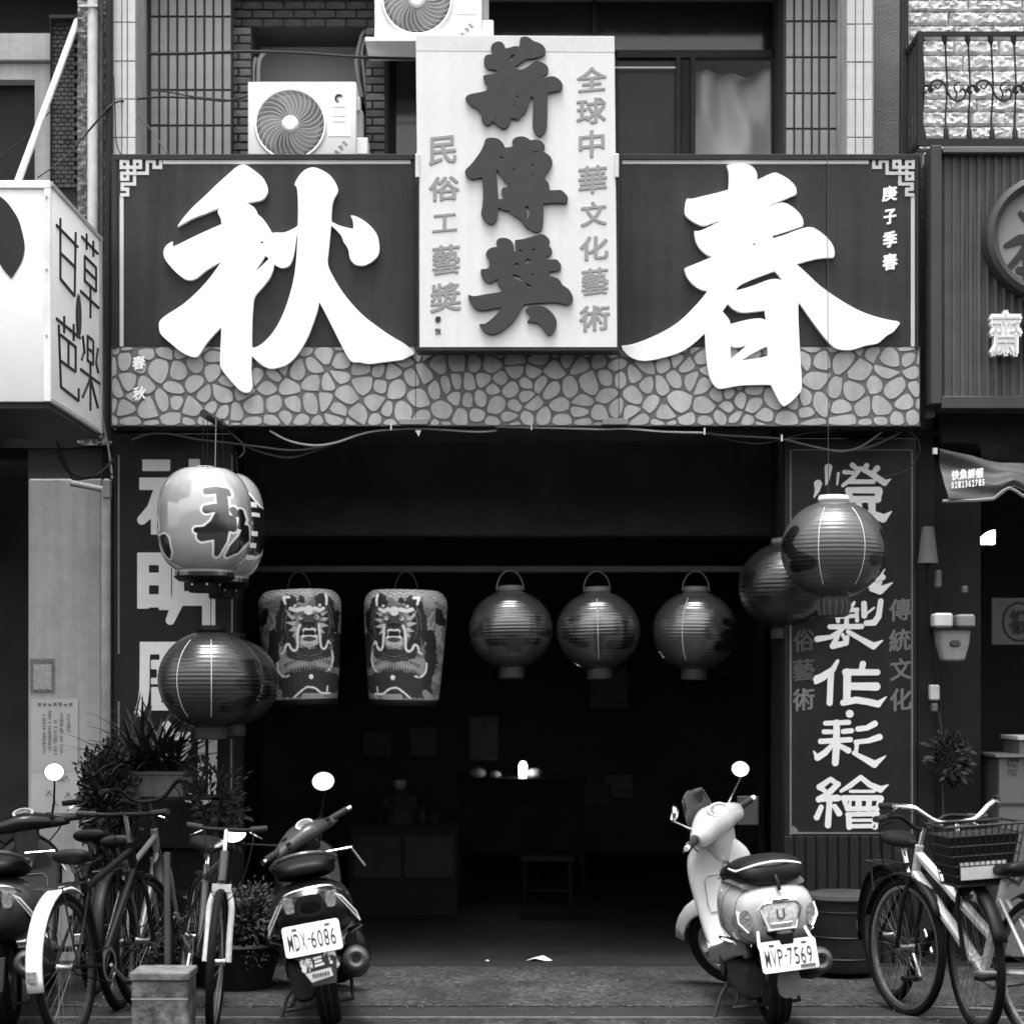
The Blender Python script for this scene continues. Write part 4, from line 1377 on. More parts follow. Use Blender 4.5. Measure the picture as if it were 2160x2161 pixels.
# window guard / balcony rail of wrought iron
YG0, YG1 = -.28, .22
gr = thing('window_guard', 'black wrought iron window guard with scrolls in front of the split stone wall', 'window guard', (P(2060, 300, YG0).x, YG0, P(0, 305, YG0).z))
MB().pbox(1936, 2600, 66, 75, YG0, YG0 + .025).build('top_rail', iron, gr)
MB().pbox(1936, 2600, 292, 307, YG0, YG0 + .03).build('bottom_rail', iron, gr)
MB().pbox(1936, 1947, 75, 292, YG0, YG0 + .03).build('corner_post', iron, gr)
p0, p1 = P(1940, 70, YG0), P(1940, 298, YG0)
for z in (p0.z, p1.z):
    MB().box(p0.x - .012, p0.x + .012, YG0 + .03, YG1, z - .015, z + .015).build('side_rail', iron, gr)
for k in range(5):
    yy = YG0 + .09 + k * .085
    MB().tube([(p0.x, yy, p1.z), (p0.x, yy + .01, (p0.z + p1.z) / 2), (p0.x, yy, p0.z)], .008, 6).build('side_bar', iron, gr)
barme = None
for k in range(7):
    px_ = 1942 + 48.5 * (k + 0) + 2
    o_ = P(px_, 0, YG0)
    b = MB()
    x = o_.x
    zz = lambda py: P(0, py, YG0).z
    y = YG0 + .015
    b.tube(smooth_line([(x, y, zz(76)), (x + .006, y, zz(95)), (x + .01, y, zz(130)), (x + .016, y, zz(175)), (x + .012, y, zz(215)), (x + .006, y, zz(250)), (x + .012, y, zz(292))], 4),
           .0055, 6)
    b.tube([(x, y, zz(74)), (x + .003, y, zz(84)), (x + .006, y, zz(94))], [.014, .016, .006], 6)
    b.tube([(x + .008, y, zz(262)), (x + .01, y, zz(276)), (x + .012, y, zz(291))], [.005, .015, .016], 6)
    b.build('bar', iron, gr)
    # scroll
    s_ = MB()
    if k % 2 == 0:
        c_ = Vector((x + .020, y - .01, zz(191)))
        s_.tube([c_ + Vector(((.040 - .0035 * i) * math.cos(i * .55), 0, (.040 - .0035 * i) * math.sin(i * .55))) for i in range(11)], .009, 6)
        s_.build('scroll', iron, gr)
    else:
        c_ = Vector((x + .014, y - .012, zz(192)))
        # a long S running over the bar with a curl at each end, and two small leaves
        S_ = [(-.105, .012), (-.085, .052), (-.045, .062), (-.012, .035), (.005, -.01), (.028, -.045), (.062, -.058), (.095, -.040), (.105, -.008), (.088, .012), (.070, -.004)]
        s_.tube(smooth_line([c_ + Vector((a, 0, b_)) for a, b_ in [(-.075, .014), (-.092, -.006)] + S_], 4), .0065, 6)
        s_.tube(smooth_line([c_ + Vector((a, 0, b_)) for a, b_ in [(-.03, .05), (-.05, .015), (-.075, .03)]], 4), .005, 6)
        s_.tube(smooth_line([c_ + Vector((a, 0, b_)) for a, b_ in [(.045, -.05), (.055, -.015), (.04, .02), (.052, .045), (.075, .052)]], 4), .005, 6)
        s_.build('scroll', iron, gr)
tag(MB().tube([P(1905, -60, .05), P(1903, 340, .05)], .020, 8).build('dark_pipe', iron), 'black pipe running down the rendered wall beside the window guard', 'pipe')
# ribbed sign
YS = -.42
rsg = thing('ribbed_sign', 'dark ribbed metal shop sign with a round badge at the right edge', 'sign', (P(2060, 840, YS).x, YS, P(0, 840, YS).z))
MB().pbox(1980, 2700, 318, 838, YS + .05, YS + .2).build('back_panel', slat_m, rsg)
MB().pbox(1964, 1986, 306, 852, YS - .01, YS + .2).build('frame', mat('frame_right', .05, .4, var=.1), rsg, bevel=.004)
MB().pbox(1990, 2700, 309, 322, YS - .02, YS + .2).build('frame', mat('frame_lit', .12, .4, var=.1), rsg, bevel=.004)  # same frame metal, paler: light on the top bar is in its colour
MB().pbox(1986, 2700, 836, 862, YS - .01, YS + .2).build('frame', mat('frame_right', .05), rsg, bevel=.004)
for k in range(12):
    x = 1990 + 17.6 * k
    MB().tube([P(x + 4.5, 838, YS + .05), P(x + 4.5, 322, YS + .05)], S(6.2, YS), 8).build('rib', slat_m, rsg)
# round badge
cc = P(2205, 505, YS)
rb_ = S(132, YS)
mx = Matrix.Translation((cc.x, YS, cc.z)) @ Matrix.Rotation(R(90), 4, 'X')
MB().lathe([(rb_ * .80, -.03), (rb_ * .82, .085), (rb_ * .9, .10), (rb_ * .985, .085), (rb_, .05), (rb_, -.03)], 64, mx, caps=False).build('badge_rim', mat('badge_rim', .045, .4), rsg)
MB().lathe([(rb_ * .83, .045), (.001, .045)], 64, mx, caps=False).build('badge_face', mat('badge_face', .22, .55, var=.05), rsg)
brush('character', [[(2152, 450, 5), (2172, 470, 8)], [(2122, 518, 5), (2150, 505, 10), (2185, 500, 9)], [(2172, 508, 8), (2150, 540, 7), (2128, 565, 6)],
                    [(2150, 570, 8), (2175, 575, 8)], [(2165, 520, 8), (2165, 630, 8)], [(2215, 470, 8), (2280, 470, 8)], ('b', 2215, 500, 2270, 530), ('b', 2205, 550, 2290, 620)],
      0, 0, 1, YS - .052, .006, mat('badge_ink', .03, .5), rsg, step=1.6)
ltr = mat('channel_letter', .80, .4, var=.03)
cho = mat('letter_groove', .55, .6)
text_at('齋', 2122, 703, 62, 88, YS - .07, ltr, rsg, weight=0, depth=.05, bold=.07)
text_at('齋', 2122, 703, 60, 86, YS - .076, cho, rsg, weight=-.008, depth=.004)
text_at('號', 2200, 700, 62, 88, YS - .07, ltr, rsg, weight=0, depth=.05, bold=.07)
b = MB().pbox(1948, 1976, 322, 350, -.2, -.12)
tag(b.build('wall_bracket', alu, bevel=.006), 'pale bracket at the upper corner between the two signs', 'bracket')
b = MB().pbox(1952, 1972, 820, 880, -.2, -.12)
tag(b.build('wall_bracket', mat('bracket_dim', .2), bevel=.006), 'dim bracket at the lower corner between the two signs', 'bracket')
MB().pbox(1940, 1968, 345, 905, -.02, .2).build('gap_wall', mat('gap_brick', .03, .8, var=.4, vs=12, bump=.6, bs=30), rn)
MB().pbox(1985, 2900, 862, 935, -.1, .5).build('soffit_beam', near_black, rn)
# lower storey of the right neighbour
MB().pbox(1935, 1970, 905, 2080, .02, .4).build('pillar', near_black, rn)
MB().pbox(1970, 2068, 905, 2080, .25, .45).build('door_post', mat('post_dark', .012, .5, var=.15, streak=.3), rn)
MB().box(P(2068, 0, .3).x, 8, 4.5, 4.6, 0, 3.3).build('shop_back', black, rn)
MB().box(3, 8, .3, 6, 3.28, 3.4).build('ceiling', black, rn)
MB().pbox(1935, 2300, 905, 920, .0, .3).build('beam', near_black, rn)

# ================================================================== lanterns
def painted(name, prof_r, H, paint, n=288, m=150, pleat=None, rib=None, closed_ends=False):
    """surface of revolution about Z from z=0 (bottom) to H, with a printed pattern in the colour attribute.
    paint(A, T): A angle (0 faces the street, + to the right), T 0..1 from the top down -> grey value"""
    T = np.linspace(0, 1, m + 1)
    A = np.linspace(-math.pi, math.pi, n + 1)[:-1]
    TT, AA = np.meshgrid(T, A, indexing='ij')
    r = np.array([prof_r(t) for t in T])[:, None] * np.ones_like(AA)
    if pleat: r = r * (1 - pleat[1] * np.abs(np.cos(AA * pleat[0] / 2)))
    if rib: r = r * (1 + rib[1] * np.abs(np.sin(TT * rib[0] * math.pi)) - rib[1])
    X, Y, Z = r * np.sin(AA), -r * np.cos(AA), H * (1 - TT)
    me = bpy.data.meshes.new(name)
    v = np.stack([X, Y, Z], -1).reshape(-1, 3)
    idx = np.arange((m + 1) * n).reshape(m + 1, n)
    a = idx[:-1, :]
    b = np.roll(idx, -1, 1)[:-1, :]
    c = np.roll(idx, -1, 1)[1:, :]
    d = idx[1:, :]
    f = np.stack([a, d, c, b], -1).reshape(-1, 4)
    me.vertices.add(len(v))
    me.vertices.foreach_set('co', v.ravel())
    me.loops.add(f.size)
    me.loops.foreach_set('vertex_index', f.ravel())
    me.polygons.add(len(f))
    me.polygons.foreach_set('loop_start', np.arange(len(f)) * 4)
    me.polygons.foreach_set('use_smooth', np.ones(len(f), dtype=bool))
    me.update(calc_edges=True)
    g = np.clip(paint(AA, TT), 0, 1).reshape(-1)
    at = me.color_attributes.new('Col', 'FLOAT_COLOR', 'POINT')
    at.data.foreach_set('color', np.stack([g, g, g, np.ones_like(g)], -1).ravel())
    return me


vinyl = mat('lantern_vinyl', .5, .12, attr=True, var=.03, spec=.5, ior=2.3, coat=1.0, coat_r=.05)
silk = mat('lantern_red_silk', .1, .26, attr=True, var=.08, vs=14, spec=.5, ior=1.65, coat=.2, coat_r=.2)
printed_cloth = mat('lantern_print', .3, .5, attr=True, var=.05, vs=30, spec=.3)
thread = mat('thread', .30, .5)
wire_m = mat('wire', .28, .35, metal=.8)


def warp(strokes, cx, Rr):
    def w(x):
        return Rr * math.asin(max(-.985, min(.985, (x - cx) / Rr)))
    out = []
    for st_ in strokes:
        if st_[0] == 'b':
            out.append(('b', w(st_[1]), st_[2], w(st_[3]), st_[4]))
        else:
            out.append([(w(x), y, r) for x, y, r in st_])
    return out


def lantern(label, cx, cy_top, cy_bot, y, name='lantern', grp=None):
    c = P(cx, cy_bot, y)
    rv = random.Random(int(cx * 7))
    tl = (rv.uniform(-.025, .025), rv.uniform(-.035, .035), rv.uniform(-.12, .12)) if y > .3 else (0, 0, 0)
    return thing(name, label, 'lantern', (c.x, y, c.z), tl, group=grp), S(cy_bot - cy_top, y)


def wire_loop(t, rad, z, h, r=.0035, m=None):
    pts = [(rad * math.cos(a), 0, z + h * math.sin(a)) for a in [math.pi * i / 16 for i in range(17)]]
    MB().tube(pts, r, 6).build('handle', m or wire_m, t, world=False)


# --- vinyl barrel lanterns with outlined characters
ZC = 1931 / 300


def barrel_prof(Rr):
    def f(t):
        q = abs(2 * t - .96) / 1.04
        return Rr * max(.05, (1 - min(q, .999) ** 2.9)) ** .42 if t < .48 else Rr * max(.33, (1 - min(q, .999) ** 2.9)) ** .42
    return f


FRONT = [[(965, 550, 40), (1100, 532, 40), (1235, 545, 36), (1262, 585, 18)], [(1165, 560, 62), (1180, 860, 64)], [(965, 795, 46), (1080, 770, 46), (1150, 790, 50)],
         [(1150, 850, 60), (1080, 990, 60), (960, 1085, 55), (835, 1070, 28)], [(910, 1150, 62), (1050, 1100, 85), (1180, 1000, 100)],
         [(1170, 950, 85), (1150, 1200, 72), (1120, 1370, 34)], [(1300, 790, 36), (1330, 850, 26)], [(1270, 930, 60), (1300, 1030, 42)],
         [(1385, 800, 24), (1405, 900, 28), (1385, 1010, 24)], [(1440, 1000, 20), (1420, 1160, 50), (1340, 1300, 60), (1275, 1380, 26)],
         [(205, 900, 30), (232, 1000, 28)], [(262, 1170, 40), (345, 1195, 78), (360, 1320, 66), (355, 1390, 26)]]
BACKC = [[(1430, 560, 50), (1480, 620, 60), (1530, 760, 90), (1560, 1000, 110), (1540, 1300, 110)], [(1620, 800, 60), (1640, 1200, 60)]]
BARS = [('b', 1505, 672, 1600, 738), ('b', 1530, 812, 1625, 862), ('b', 1475, 930, 1542, 975), ('b', 1460, 1062, 1602, 1124), ('b', 1425, 1222, 1592, 1285), ('b', 1370, 1385, 1602, 1436)]


def barrel(label, px, y, ytop, ybot, Rpx, strokes, bars, spin=0.0):
    t, H = lantern(label, px, ytop, ybot, y, grp='vinyl barrel lanterns hanging from the rod')
    Rr = S(Rpx, y)
    cx = (px - 300) * ZC
    ws, wb = strokes, bars

    def paint(A, T):
        U = np.where(np.abs(A) < 1.571, cx + np.sin(A) * Rpx * ZC, 1e6)
        V = (ytop + T * (ybot - ytop) - 960) * ZC
        d = sdf(ws, U, V)
        # smooth print: dark letter, white rim, pale vinyl
        g = np.full(U.shape, .36)
        d = d - 10
        rim = np.clip((30 - d) / 6, 0, 1)
        g = g * (1 - rim) + .92 * rim
        ink_ = np.clip((3 - d) / 6, 0, 1)
        g = g * (1 - ink_) + .012 * ink_
        if wb is not None:
            k = np.clip((4 - sdf(wb, U, V)) / 6, 0, 1)
            g = g * (1 - k) + .92 * k
        # dark band at the foot
        k = np.clip((T - .95) / .01, 0, 1)
        return g * (1 - k) + .03 * k
    me = painted('shade', barrel_prof(Rr), H, paint, n=420, m=220, pleat=(22, .003))
    obj('shade', me, vinyl, t)
    MB().lathe([(.050, H - .006), (.052, H + .016), (.045, H + .018), (.043, H - .004)], 28, caps=False).build('top_ring', mat('ring_pale', .7, .4), t, world=False)
    MB().lathe([(Rr * .60, .012), (Rr * .66, .002), (Rr * .55, -.02), (Rr * .34, -.030), (Rr * .33, -.080), (Rr * .30, -.084), (.001, -.075)], 32, caps=False).build('bottom_ring', plastic_black, t, world=False)
    for a in range(6):
        an = a * math.pi / 3 + .3
        MB().box(-.006, .006, -.006, .006, -.046, -.034, Matrix.Translation((Rr * .335 * math.sin(an), -Rr * .335 * math.cos(an), 0))).build('rivet', alu, t, world=False)
    return t


barrel('pale barrel lantern at left with black characters outlined in white, in front of its twin', 432, -.64, 991, 1219, 99, FRONT, None)
barrel('pale barrel lantern with white-barred black lettering, peeping out behind the front barrel lantern', 470, -.36, 1003, 1232, 88, BACKC, BARS)
rod = thing('hanging_rod', 'short dark rod jutting out under the left end of the signboard', 'rod', P(448, 884, -.5))
MB().tube([P(430, 873, -.80), P(470, 897, -.34)], .024, 12).build('rod', mat('rod_dark', .03, .35), rod)
MB().tube([P(432, 867, -.80), P(472, 896, -.40)], .006, 6).build('rod_edge', alu, rod)
for i, (x0, x1, yy, r, m_) in enumerate(((429, 429, -.7, .0022, cable_b), (438, 438, -.7, .0022, cable_b), (456, 454, -.62, .0032, thread), (468, 473, -.5, .0022, cable_b), (500, 502, -.36, .002, cable_b))):
    o_ = MB().tube([P(x0, 884 if i < 4 else 955, yy), P(x1, 992 + (12 if i > 2 else 0), yy)], r, 5).build('lantern_string', m_)
    tag(o_, ['first dark string from the left under the hanging rod', 'second dark string from the left under the hanging rod', 'pale string holding the front barrel lantern',
             'dark string right of the pale one under the hanging rod', 'dark string holding the rear barrel lantern'][i], 'string')


def globe_prof(Rr, top=.26, bot=.30):
    def f(t):
        z = 1 - 2 * t
        return Rr * max((1 - z * z) ** .5, top if z > 0 else bot)
    return f


silk_bright = mat('lantern_row_silk', .1, .22, attr=True, var=.06, vs=14, spec=.5, ior=2.1, coat=.5, coat_r=.12)


def globe(label, cx, cy, Rpx, y, blobs, seams, tone=.09, grp=None, squash=.94, handle=True, cup=True, rib=23, cap_m=None):
    t, H = lantern(label, cx, cy - Rpx * squash, cy + Rpx * squash, y, grp=grp)
    Rr = S(Rpx, y)
    wsb = blobs

    def paint(A, T):
        g = np.full(A.shape, tone)
        if wsb:
            d = sdf(wsb, np.degrees(A), T * 180)
            k = np.clip((2 - d) / 2.5, 0, 1)
            g = g * (1 - k) + .006 * k
        return g
    me = painted('shade', globe_prof(Rr), H, paint, n=240, m=230, rib=(rib, .0055))
    obj('shade', me, silk_bright if 0 < y < 1 and handle else silk, t)
    for i, a in enumerate(seams):
        a = R(a)
        pts = []
        for k in range(3, 27):
            tt = k / 30
            r = globe_prof(Rr)(tt) * 1.004
            pts.append((r * math.sin(a), -r * math.cos(a), H * (1 - tt)))
        MB().tube(pts, .0022, 5).build('seam', mat('seam_glint', .7, .12, spec=1), t, world=False)  # white tube for the streak of light reflected along the seam
    cm = cap_m or mat('cap_grey', .16, .35)
    MB().lathe([(Rr * .27, H - .012), (Rr * .30, H + .002), (Rr * .28, H + .026), (Rr * .22, H + .028), (Rr * .2, H)], 30, caps=False).build('top_cap', cm, t, world=False)
    if cup:
        MB().lathe([(Rr * .28, .014), (Rr * .31, 0), (Rr * .30, -.05), (Rr * .26, -.055), (.001, -.05)], 30, caps=False).build('bottom_cap', mat('cup_grey', .035, .5), t, world=False)
    if handle:
        wire_loop(t, Rr * .32, H + .0, Rr * .47)
    return t


gA = [[(38, 62, 9), (60, 66, 12), (75, 60, 8)], [(45, 95, 10), (62, 92, 16), (72, 110, 9)], [(-78, 70, 12), (-66, 66, 6)], [(-60, 128, 13), (-48, 124, 9)], [(30, 140, 10), (62, 130, 12)]]
globe('ribbed round lantern hanging at left below the barrel lanterns', 445, 1435, 111, -.60, gA, (-30, 9), tone=.032, handle=False, cap_m=plastic_black)
globe('round lantern mostly hidden behind the lower left ribbed lantern', 488, 1440, 100, -.18, [[(50, 70, 14), (80, 80, 12)], [(50, 110, 16)]], (), tone=.03, handle=False, cap_m=plastic_black)
tag(MB().tube([P(445, 1222, -.6), P(445, 1338, -.6)], .0025, 5).build('lantern_string', cable_b), 'string from the barrel lantern down to the lower left round lantern', 'string')
tag(MB().tube([P(497, 950, -.18), P(497, 1338, -.18)], .002, 5).build('lantern_string', cable_b), 'string holding the round lantern hidden at lower left', 'string')

gB = [[(-62, 60, 10), (-74, 82, 13), (-60, 100, 9), (-40, 118, 12), (-60, 124, 10)], [(64, 62, 7), (70, 90, 8)], [(46, 112, 12), (60, 106, 10)], [(76, 118, 12)]]
globe('large ribbed round lantern hanging in front of the right pillar board', 1758, 1160, 111, -.66, gB, (-25, 26), tone=.06, handle=False, cup=False, cap_m=mat('cap_pale', .6, .4))
gr_ = bpy.data.objects[[o.name for o in bpy.data.objects if o.get('label', '').startswith('large ribbed')][0]]
cup = MB()
Rr = .29
cup.lathe([(.05, .02), (.085, .0), (.092, -.035), (.08, -.09), (.06, -.10), (.001, -.09)], 30, caps=False)
cup.build('bottom_cap', mat('cup_dark', .04, .4), gr_, world=False)
for k in range(16):
    a = 2 * math.pi * k / 16
    MB().tube([(.086 * math.sin(a), -.086 * math.cos(a), .0), (.094 * math.sin(a), -.094 * math.cos(a), -.04), (.080 * math.sin(a), -.080 * math.cos(a), -.09)], .004, 5).build('cap_rib', mat('cap_rib', .12, .4), gr_, world=False)
o_ = MB().tube([P(1745, 330, -.66), P(1747, 1050, -.66)], .0022, 5).build('lantern_string', mat('string_grey', .05))
tag(o_, 'long thin string falling in front of the signboard to the large right lantern', 'string')
# its darker companion, hung further in
gC = [[(-30, 60, 8), (0, 70, 8), (-30, 90, 8)], [(-55, 70, 8), (-62, 100, 10)], [(10, 100, 10), (-10, 120, 8)], [(-35, 118, 9)], [(-70, 62, 6), (-66, 80, 5)]]
globe('dark round lantern half hidden behind the large right lantern', 1655, 1238, 98, .12, gC, (), tone=.018, handle=False, rib=20)
tag(MB().tube([P(1655, 930, .12), P(1655, 1148, .12)], .002, 5).build('lantern_string', cable_b), 'string holding the dark lantern beside the right pillar', 'string')

# --- three round lanterns on the rail
c1 = [[(-42, 72, 6), (42, 72, 6)], [(-45, 86, 8), (45, 84, 8)], [(0, 60, 8), (0, 130, 14)], [(-60, 100, 8), (0, 92, 12), (60, 100, 8)], [(-35, 120, 8), (35, 120, 8)], [(-26, 66, 4), (26, 66, 4)]]
c2 = [[(-60, 72, 6), (-34, 60, 5)], [(-58, 88, 6), (-30, 86, 7)], [(-8, 66, 5), (-4, 130, 8)], [(0, 92, 10), (38, 92, 12), (40, 120, 12), (10, 124, 12)], [(10, 72, 3), (36, 74, 4)], [(-55, 100, 9), (-30, 120, 8)]]
c3 = [[(4, 92, 5), (10, 104, 6)], [(38, 70, 8), (70, 84, 10)], [(40, 100, 13), (70, 104, 14)], [(30, 124, 12), (60, 124, 10)]]
globe('first round lantern on the rail, right of the two dragon lanterns', 1079, 1329, 89, .48, c1, (), tone=.05, grp='round lanterns hanging in a row from the rail')
globe('middle one of the three round lanterns on the rail', 1264, 1331, 89, .48, c2, (-8,), tone=.05, grp='round lanterns hanging in a row from the rail')
globe('last round lantern of the row on the rail, nearest the right pillar', 1464, 1332, 90, .48, c3, (-27,), tone=.05, grp='round lanterns hanging in a row from the rail')

# --- dragon lanterns
DR = [  # (strokes, grey) in enlargement units about the face centre, painter's order
    ([[(-140, 450, 80), (-180, 600, 70), (-170, 780, 60), (-110, 870, 50)], [(170, 450, 70), (220, 600, 75), (220, 760, 75), (150, 870, 55)]], .030),
    ([[(-160, 900, 45), (0, 925, 62), (170, 900, 50)]], .035),
    ([[(-230, 1180, 90), (0, 1150, 100), (220, 1190, 100), (330, 1230, 60)], [(-80, 1230, 60), (160, 1235, 60)]], .035),
    ([[(330, 720, 40), (350, 960, 60), (330, 1150, 50)], [(-260, 760, 40), (-270, 1000, 40)]], .025),
    ([[(390, 520, 32), (420, 610, 36)], [(-250, 560, 36), (-235, 700, 30)], [(395, 600, 26)], [(60, 430, 34)]], .015),
    ([[(-200, 960, 20), (-190, 1010, 26), (-150, 1000, 40), (-90, 1000, 20)], [(60, 1000, 24), (170, 1000, 42), (260, 980, 44), (270, 1050, 34)]], .27),
    ([[(0, 640, 95), (0, 760, 78)]], .08),
    ([[(-125, 560, 16), (-160, 540, 5)], [(-130, 610, 20), (-175, 600, 5)], [(-120, 660, 20), (-172, 665, 5)], [(-100, 700, 18), (-140, 730, 5)],
      [(140, 590, 20), (190, 560, 5)], [(140, 640, 22), (200, 630, 5)], [(130, 690, 20), (180, 700, 5)], [(110, 730, 16), (150, 750, 5)], [(175, 560, 14), (200, 520, 4)]], .48),
    ([[(-120, 620, 9)], [(135, 610, 9)], [(-95, 690, 8)], [(100, 690, 8)]], .03),
    ([[(-70, 590, 19)], [(72, 590, 19)]], .55),
    ([[(-66, 588, 8)], [(68, 588, 8)]], .01),
    ([[(-28, 645, 32), (28, 645, 32)]], .018),
    ([[(-78, 725, 10), (-70, 800, 10)], [(72, 725, 10), (66, 800, 10)], [(-60, 812, 22), (0, 828, 22), (62, 812, 22)]], .45),
    ([[(-60, 730, 26), (60, 730, 26)]], .012),
    ([[(-58, 700, 7), (-30, 692, 10), (0, 697, 7), (30, 692, 10), (52, 698, 7)], [(-50, 760, 7), (-20, 752, 6), (20, 752, 6), (46, 757, 7)], [(-54, 702, 9), (-56, 724, 3)], [(50, 700, 9), (54, 722, 3)], [(-60, 758, 11), (-56, 736, 3)], [(57, 756, 11), (53, 734, 3)]], .75),
    ([[(-22, 660, 5)], [(22, 660, 5)], [(-40, 628, 4), (0, 618, 5), (40, 628, 4)]], .16),
    ([[(-150, 470, 4), (-178, 560, 5), (-196, 660, 4), (-170, 760, 3)], [(-176, 470, 3), (-208, 560, 4), (-226, 680, 3)], [(-215, 760, 3), (-180, 820, 5), (-120, 870, 3)], [(160, 480, 4), (196, 560, 5), (216, 660, 4), (190, 770, 3)],
      [(196, 470, 3), (236, 570, 4), (250, 690, 3)], [(236, 740, 3), (262, 800, 5), (240, 860, 3)], [(-120, 905, 3), (0, 935, 3), (120, 905, 3)], [(-130, 935, 3), (0, 962, 3), (130, 935, 3)]], .16),
    ([[(-34, 800, 3), (0, 788, 3), (36, 800, 3)], [(-30, 826, 3), (0, 836, 3), (30, 826, 3)]], .05),
    ([[(-132, 510, 16), (-100, 528, 18), (-56, 512, 20)], [(0, 525, 42)], [(58, 512, 20), (110, 524, 18), (160, 508, 18)], [(-100, 482, 13)], [(120, 482, 13)]], .92),
    ([[(-172, 386, 13), (-160, 474, 9)], [(172, 404, 12), (222, 402, 14), (206, 462, 9)]], .85),
    ([[(-90, 650, 12), (-102, 780, 10), (-112, 850, 10), (-138, 872, 10), (-162, 848, 10), (-178, 798, 9), (-200, 824, 7)]], .70),
    ([[(82, 655, 13), (106, 720, 12), (112, 850, 11), (140, 880, 11), (172, 862, 11), (192, 822, 11), (222, 835, 10), (236, 880, 9), (266, 905, 7)]], .70),
    ([[(-215, 890, 8), (-228, 960, 9), (-205, 1040, 9), (-165, 1072, 8)], [(315, 985, 8), (310, 1060, 9), (265, 1105, 10), (212, 1100, 9)]], .72),
    ([[(-100, 1290, 26), (60, 1290, 30)], [(320, 1250, 30), (370, 1300, 40)]], .26),
    ([[(-215, 1266, 8), (-120, 1262, 9), (-50, 1218, 9), (30, 1208, 9), (90, 1240, 9), (170, 1296, 8)], [(-182, 1205, 8), (-178, 1255, 9)]], .70),
    ([[(-13, 1116, 22)]], .95),
]


def curvy(st_):
    """rounds a brush stroke of several points"""
    if len(st_) < 4: return st_
    return [tuple(v) for v in smooth_line(st_, 4)]


def dragon(label, cx, mir):
    y = .46
    ytop, ybot = 1246, 1484
    t, H = lantern(label, cx, ytop, ybot, y, name='dragon_lantern', grp='dragon lanterns hanging from the rail')
    Rt, Rb = S(88, y), S(73, y)
    zk = 1931 / 450
    face = -80

    def prof(tq):
        if tq < .14:
            q = 1 - tq / .14
            return Rt * (.70 + .30 * math.sqrt(max(0, 1 - q * q)))
        q = (tq - .14) / .86
        return Rt + (Rb - Rt) * q ** 1.3

    rg_ = np.random.default_rng(4 if mir > 0 else 9)
    lat = rg_.random((60, 60))

    def noise(U, V, s):
        u, v = (U / s) % 59, (V / s) % 59
        i, j = u.astype(int), v.astype(int)
        fu, fv = u - i, v - j
        return (lat[i, j] * (1 - fu) * (1 - fv) + lat[i + 1, j] * fu * (1 - fv) + lat[i, j + 1] * (1 - fu) * fv + lat[i + 1, j + 1] * fu * fv)

    def paint(A, T):
        Rz = 88 * zk
        U = np.sin(A) * Rz * mir - face
        V = (ytop + T * (ybot - ytop) - 1170) * zk
        n1, n2 = noise(U + 3000, V, 40), noise(U + 3000, V, 17)
        g = .13 + .12 * (n1 > .62) + .05 * n2
        band = V < 430 + 40 * np.sin(U / 60.)
        g = np.where(band, .34 + .22 * (n2 - .5), g)
        scl = np.abs(np.sin(V / 9 + 2.2 * np.abs(np.sin(U / 26.))))
        g = np.where(band & (scl < .30), .07, g)
        # flame like side locks
        for k in (-300, 360, -330, 400, 330):
            d = np.abs(U - k - 22 * np.sin(V / 45. + k))
            g = np.where((d < 9) & (V > 520) & (V < 900), .30, g)
        for sl_, tone in DR:
            d = sdf([curvy(q) for q in sl_], U, V)
            e = 5 * (n2 - .5) * (2.4 if tone < .05 else .4)
            k = np.clip((2 - d - e * 2) / 5, 0, 1)
            g = g * (1 - k) + tone * k
        # spines between the belly and the fins
        for k in range(-9, 10):
            if k in (-9, 9): continue
            x0 = k * 27 + 20
            y0 = 985 + .0010 * x0 * x0
            d = sdf([[(x0, y0, 8), (x0 + k * 2.5, y0 + 42, 2)]], U, V)
            g = np.where(d < 0, .30, g)
            d = sdf([[(x0 + 13, y0 + 62, 9), (x0 + 13 - k * 1.5, y0 + 22, 1)], [(x0 + 5, y0 - 38, 8), (x0 + 5 + k * 1.5, y0 - 4, 1)]], U, V)
            g = np.where(d < 0, .03, g)
        # body scales
        sc_ = np.abs(np.sin(U / 10. + V / 14.)) * np.abs(np.sin(U / 10. - V / 14.))
        g = np.where((g < .06) & (sc_ < .12) & (V > 880), g + .030, g)
        g = np.where(V > 1312, .012, g)
        return np.where(g > .1, np.minimum(g * 1.22, .93), g)
    me = painted('shade', prof, H, paint, n=420, m=300, pleat=(40, .004), rib=(24, .003))
    obj('shade', me, printed_cloth, t)
    MB().lathe([(Rt * .68, H + .002), (Rt * .70, H - .01), (Rt * .60, H - .02), (.001, H - .02)], 36, caps=False).build('top_ring', plastic_black, t, world=False)
    MB().lathe([(Rb * 1.01, .01), (Rb * 1.0, -.01), (Rb * .72, -.055), (Rb * .68, -.05), (.001, -.04)], 36, caps=False).build('bottom_ring', plastic_black, t, world=False)
    wire_loop(t, S(24, y), H - .01, S(43, y), .003, mat('wire_dark', .05, .4))
    return t


dragon('tapered lantern printed with a dragon, the left one of the pair', 639, -1)
dragon('tapered lantern printed with a dragon, the one nearer the row of round lanterns', 852, 1)

# ------------------------------------------------------------------ cables under the signboard
kz = 770 / 1931


def zc(pts, y):
    return [(230 + a * kz, 860 + b * kz, y) for a, b in pts]


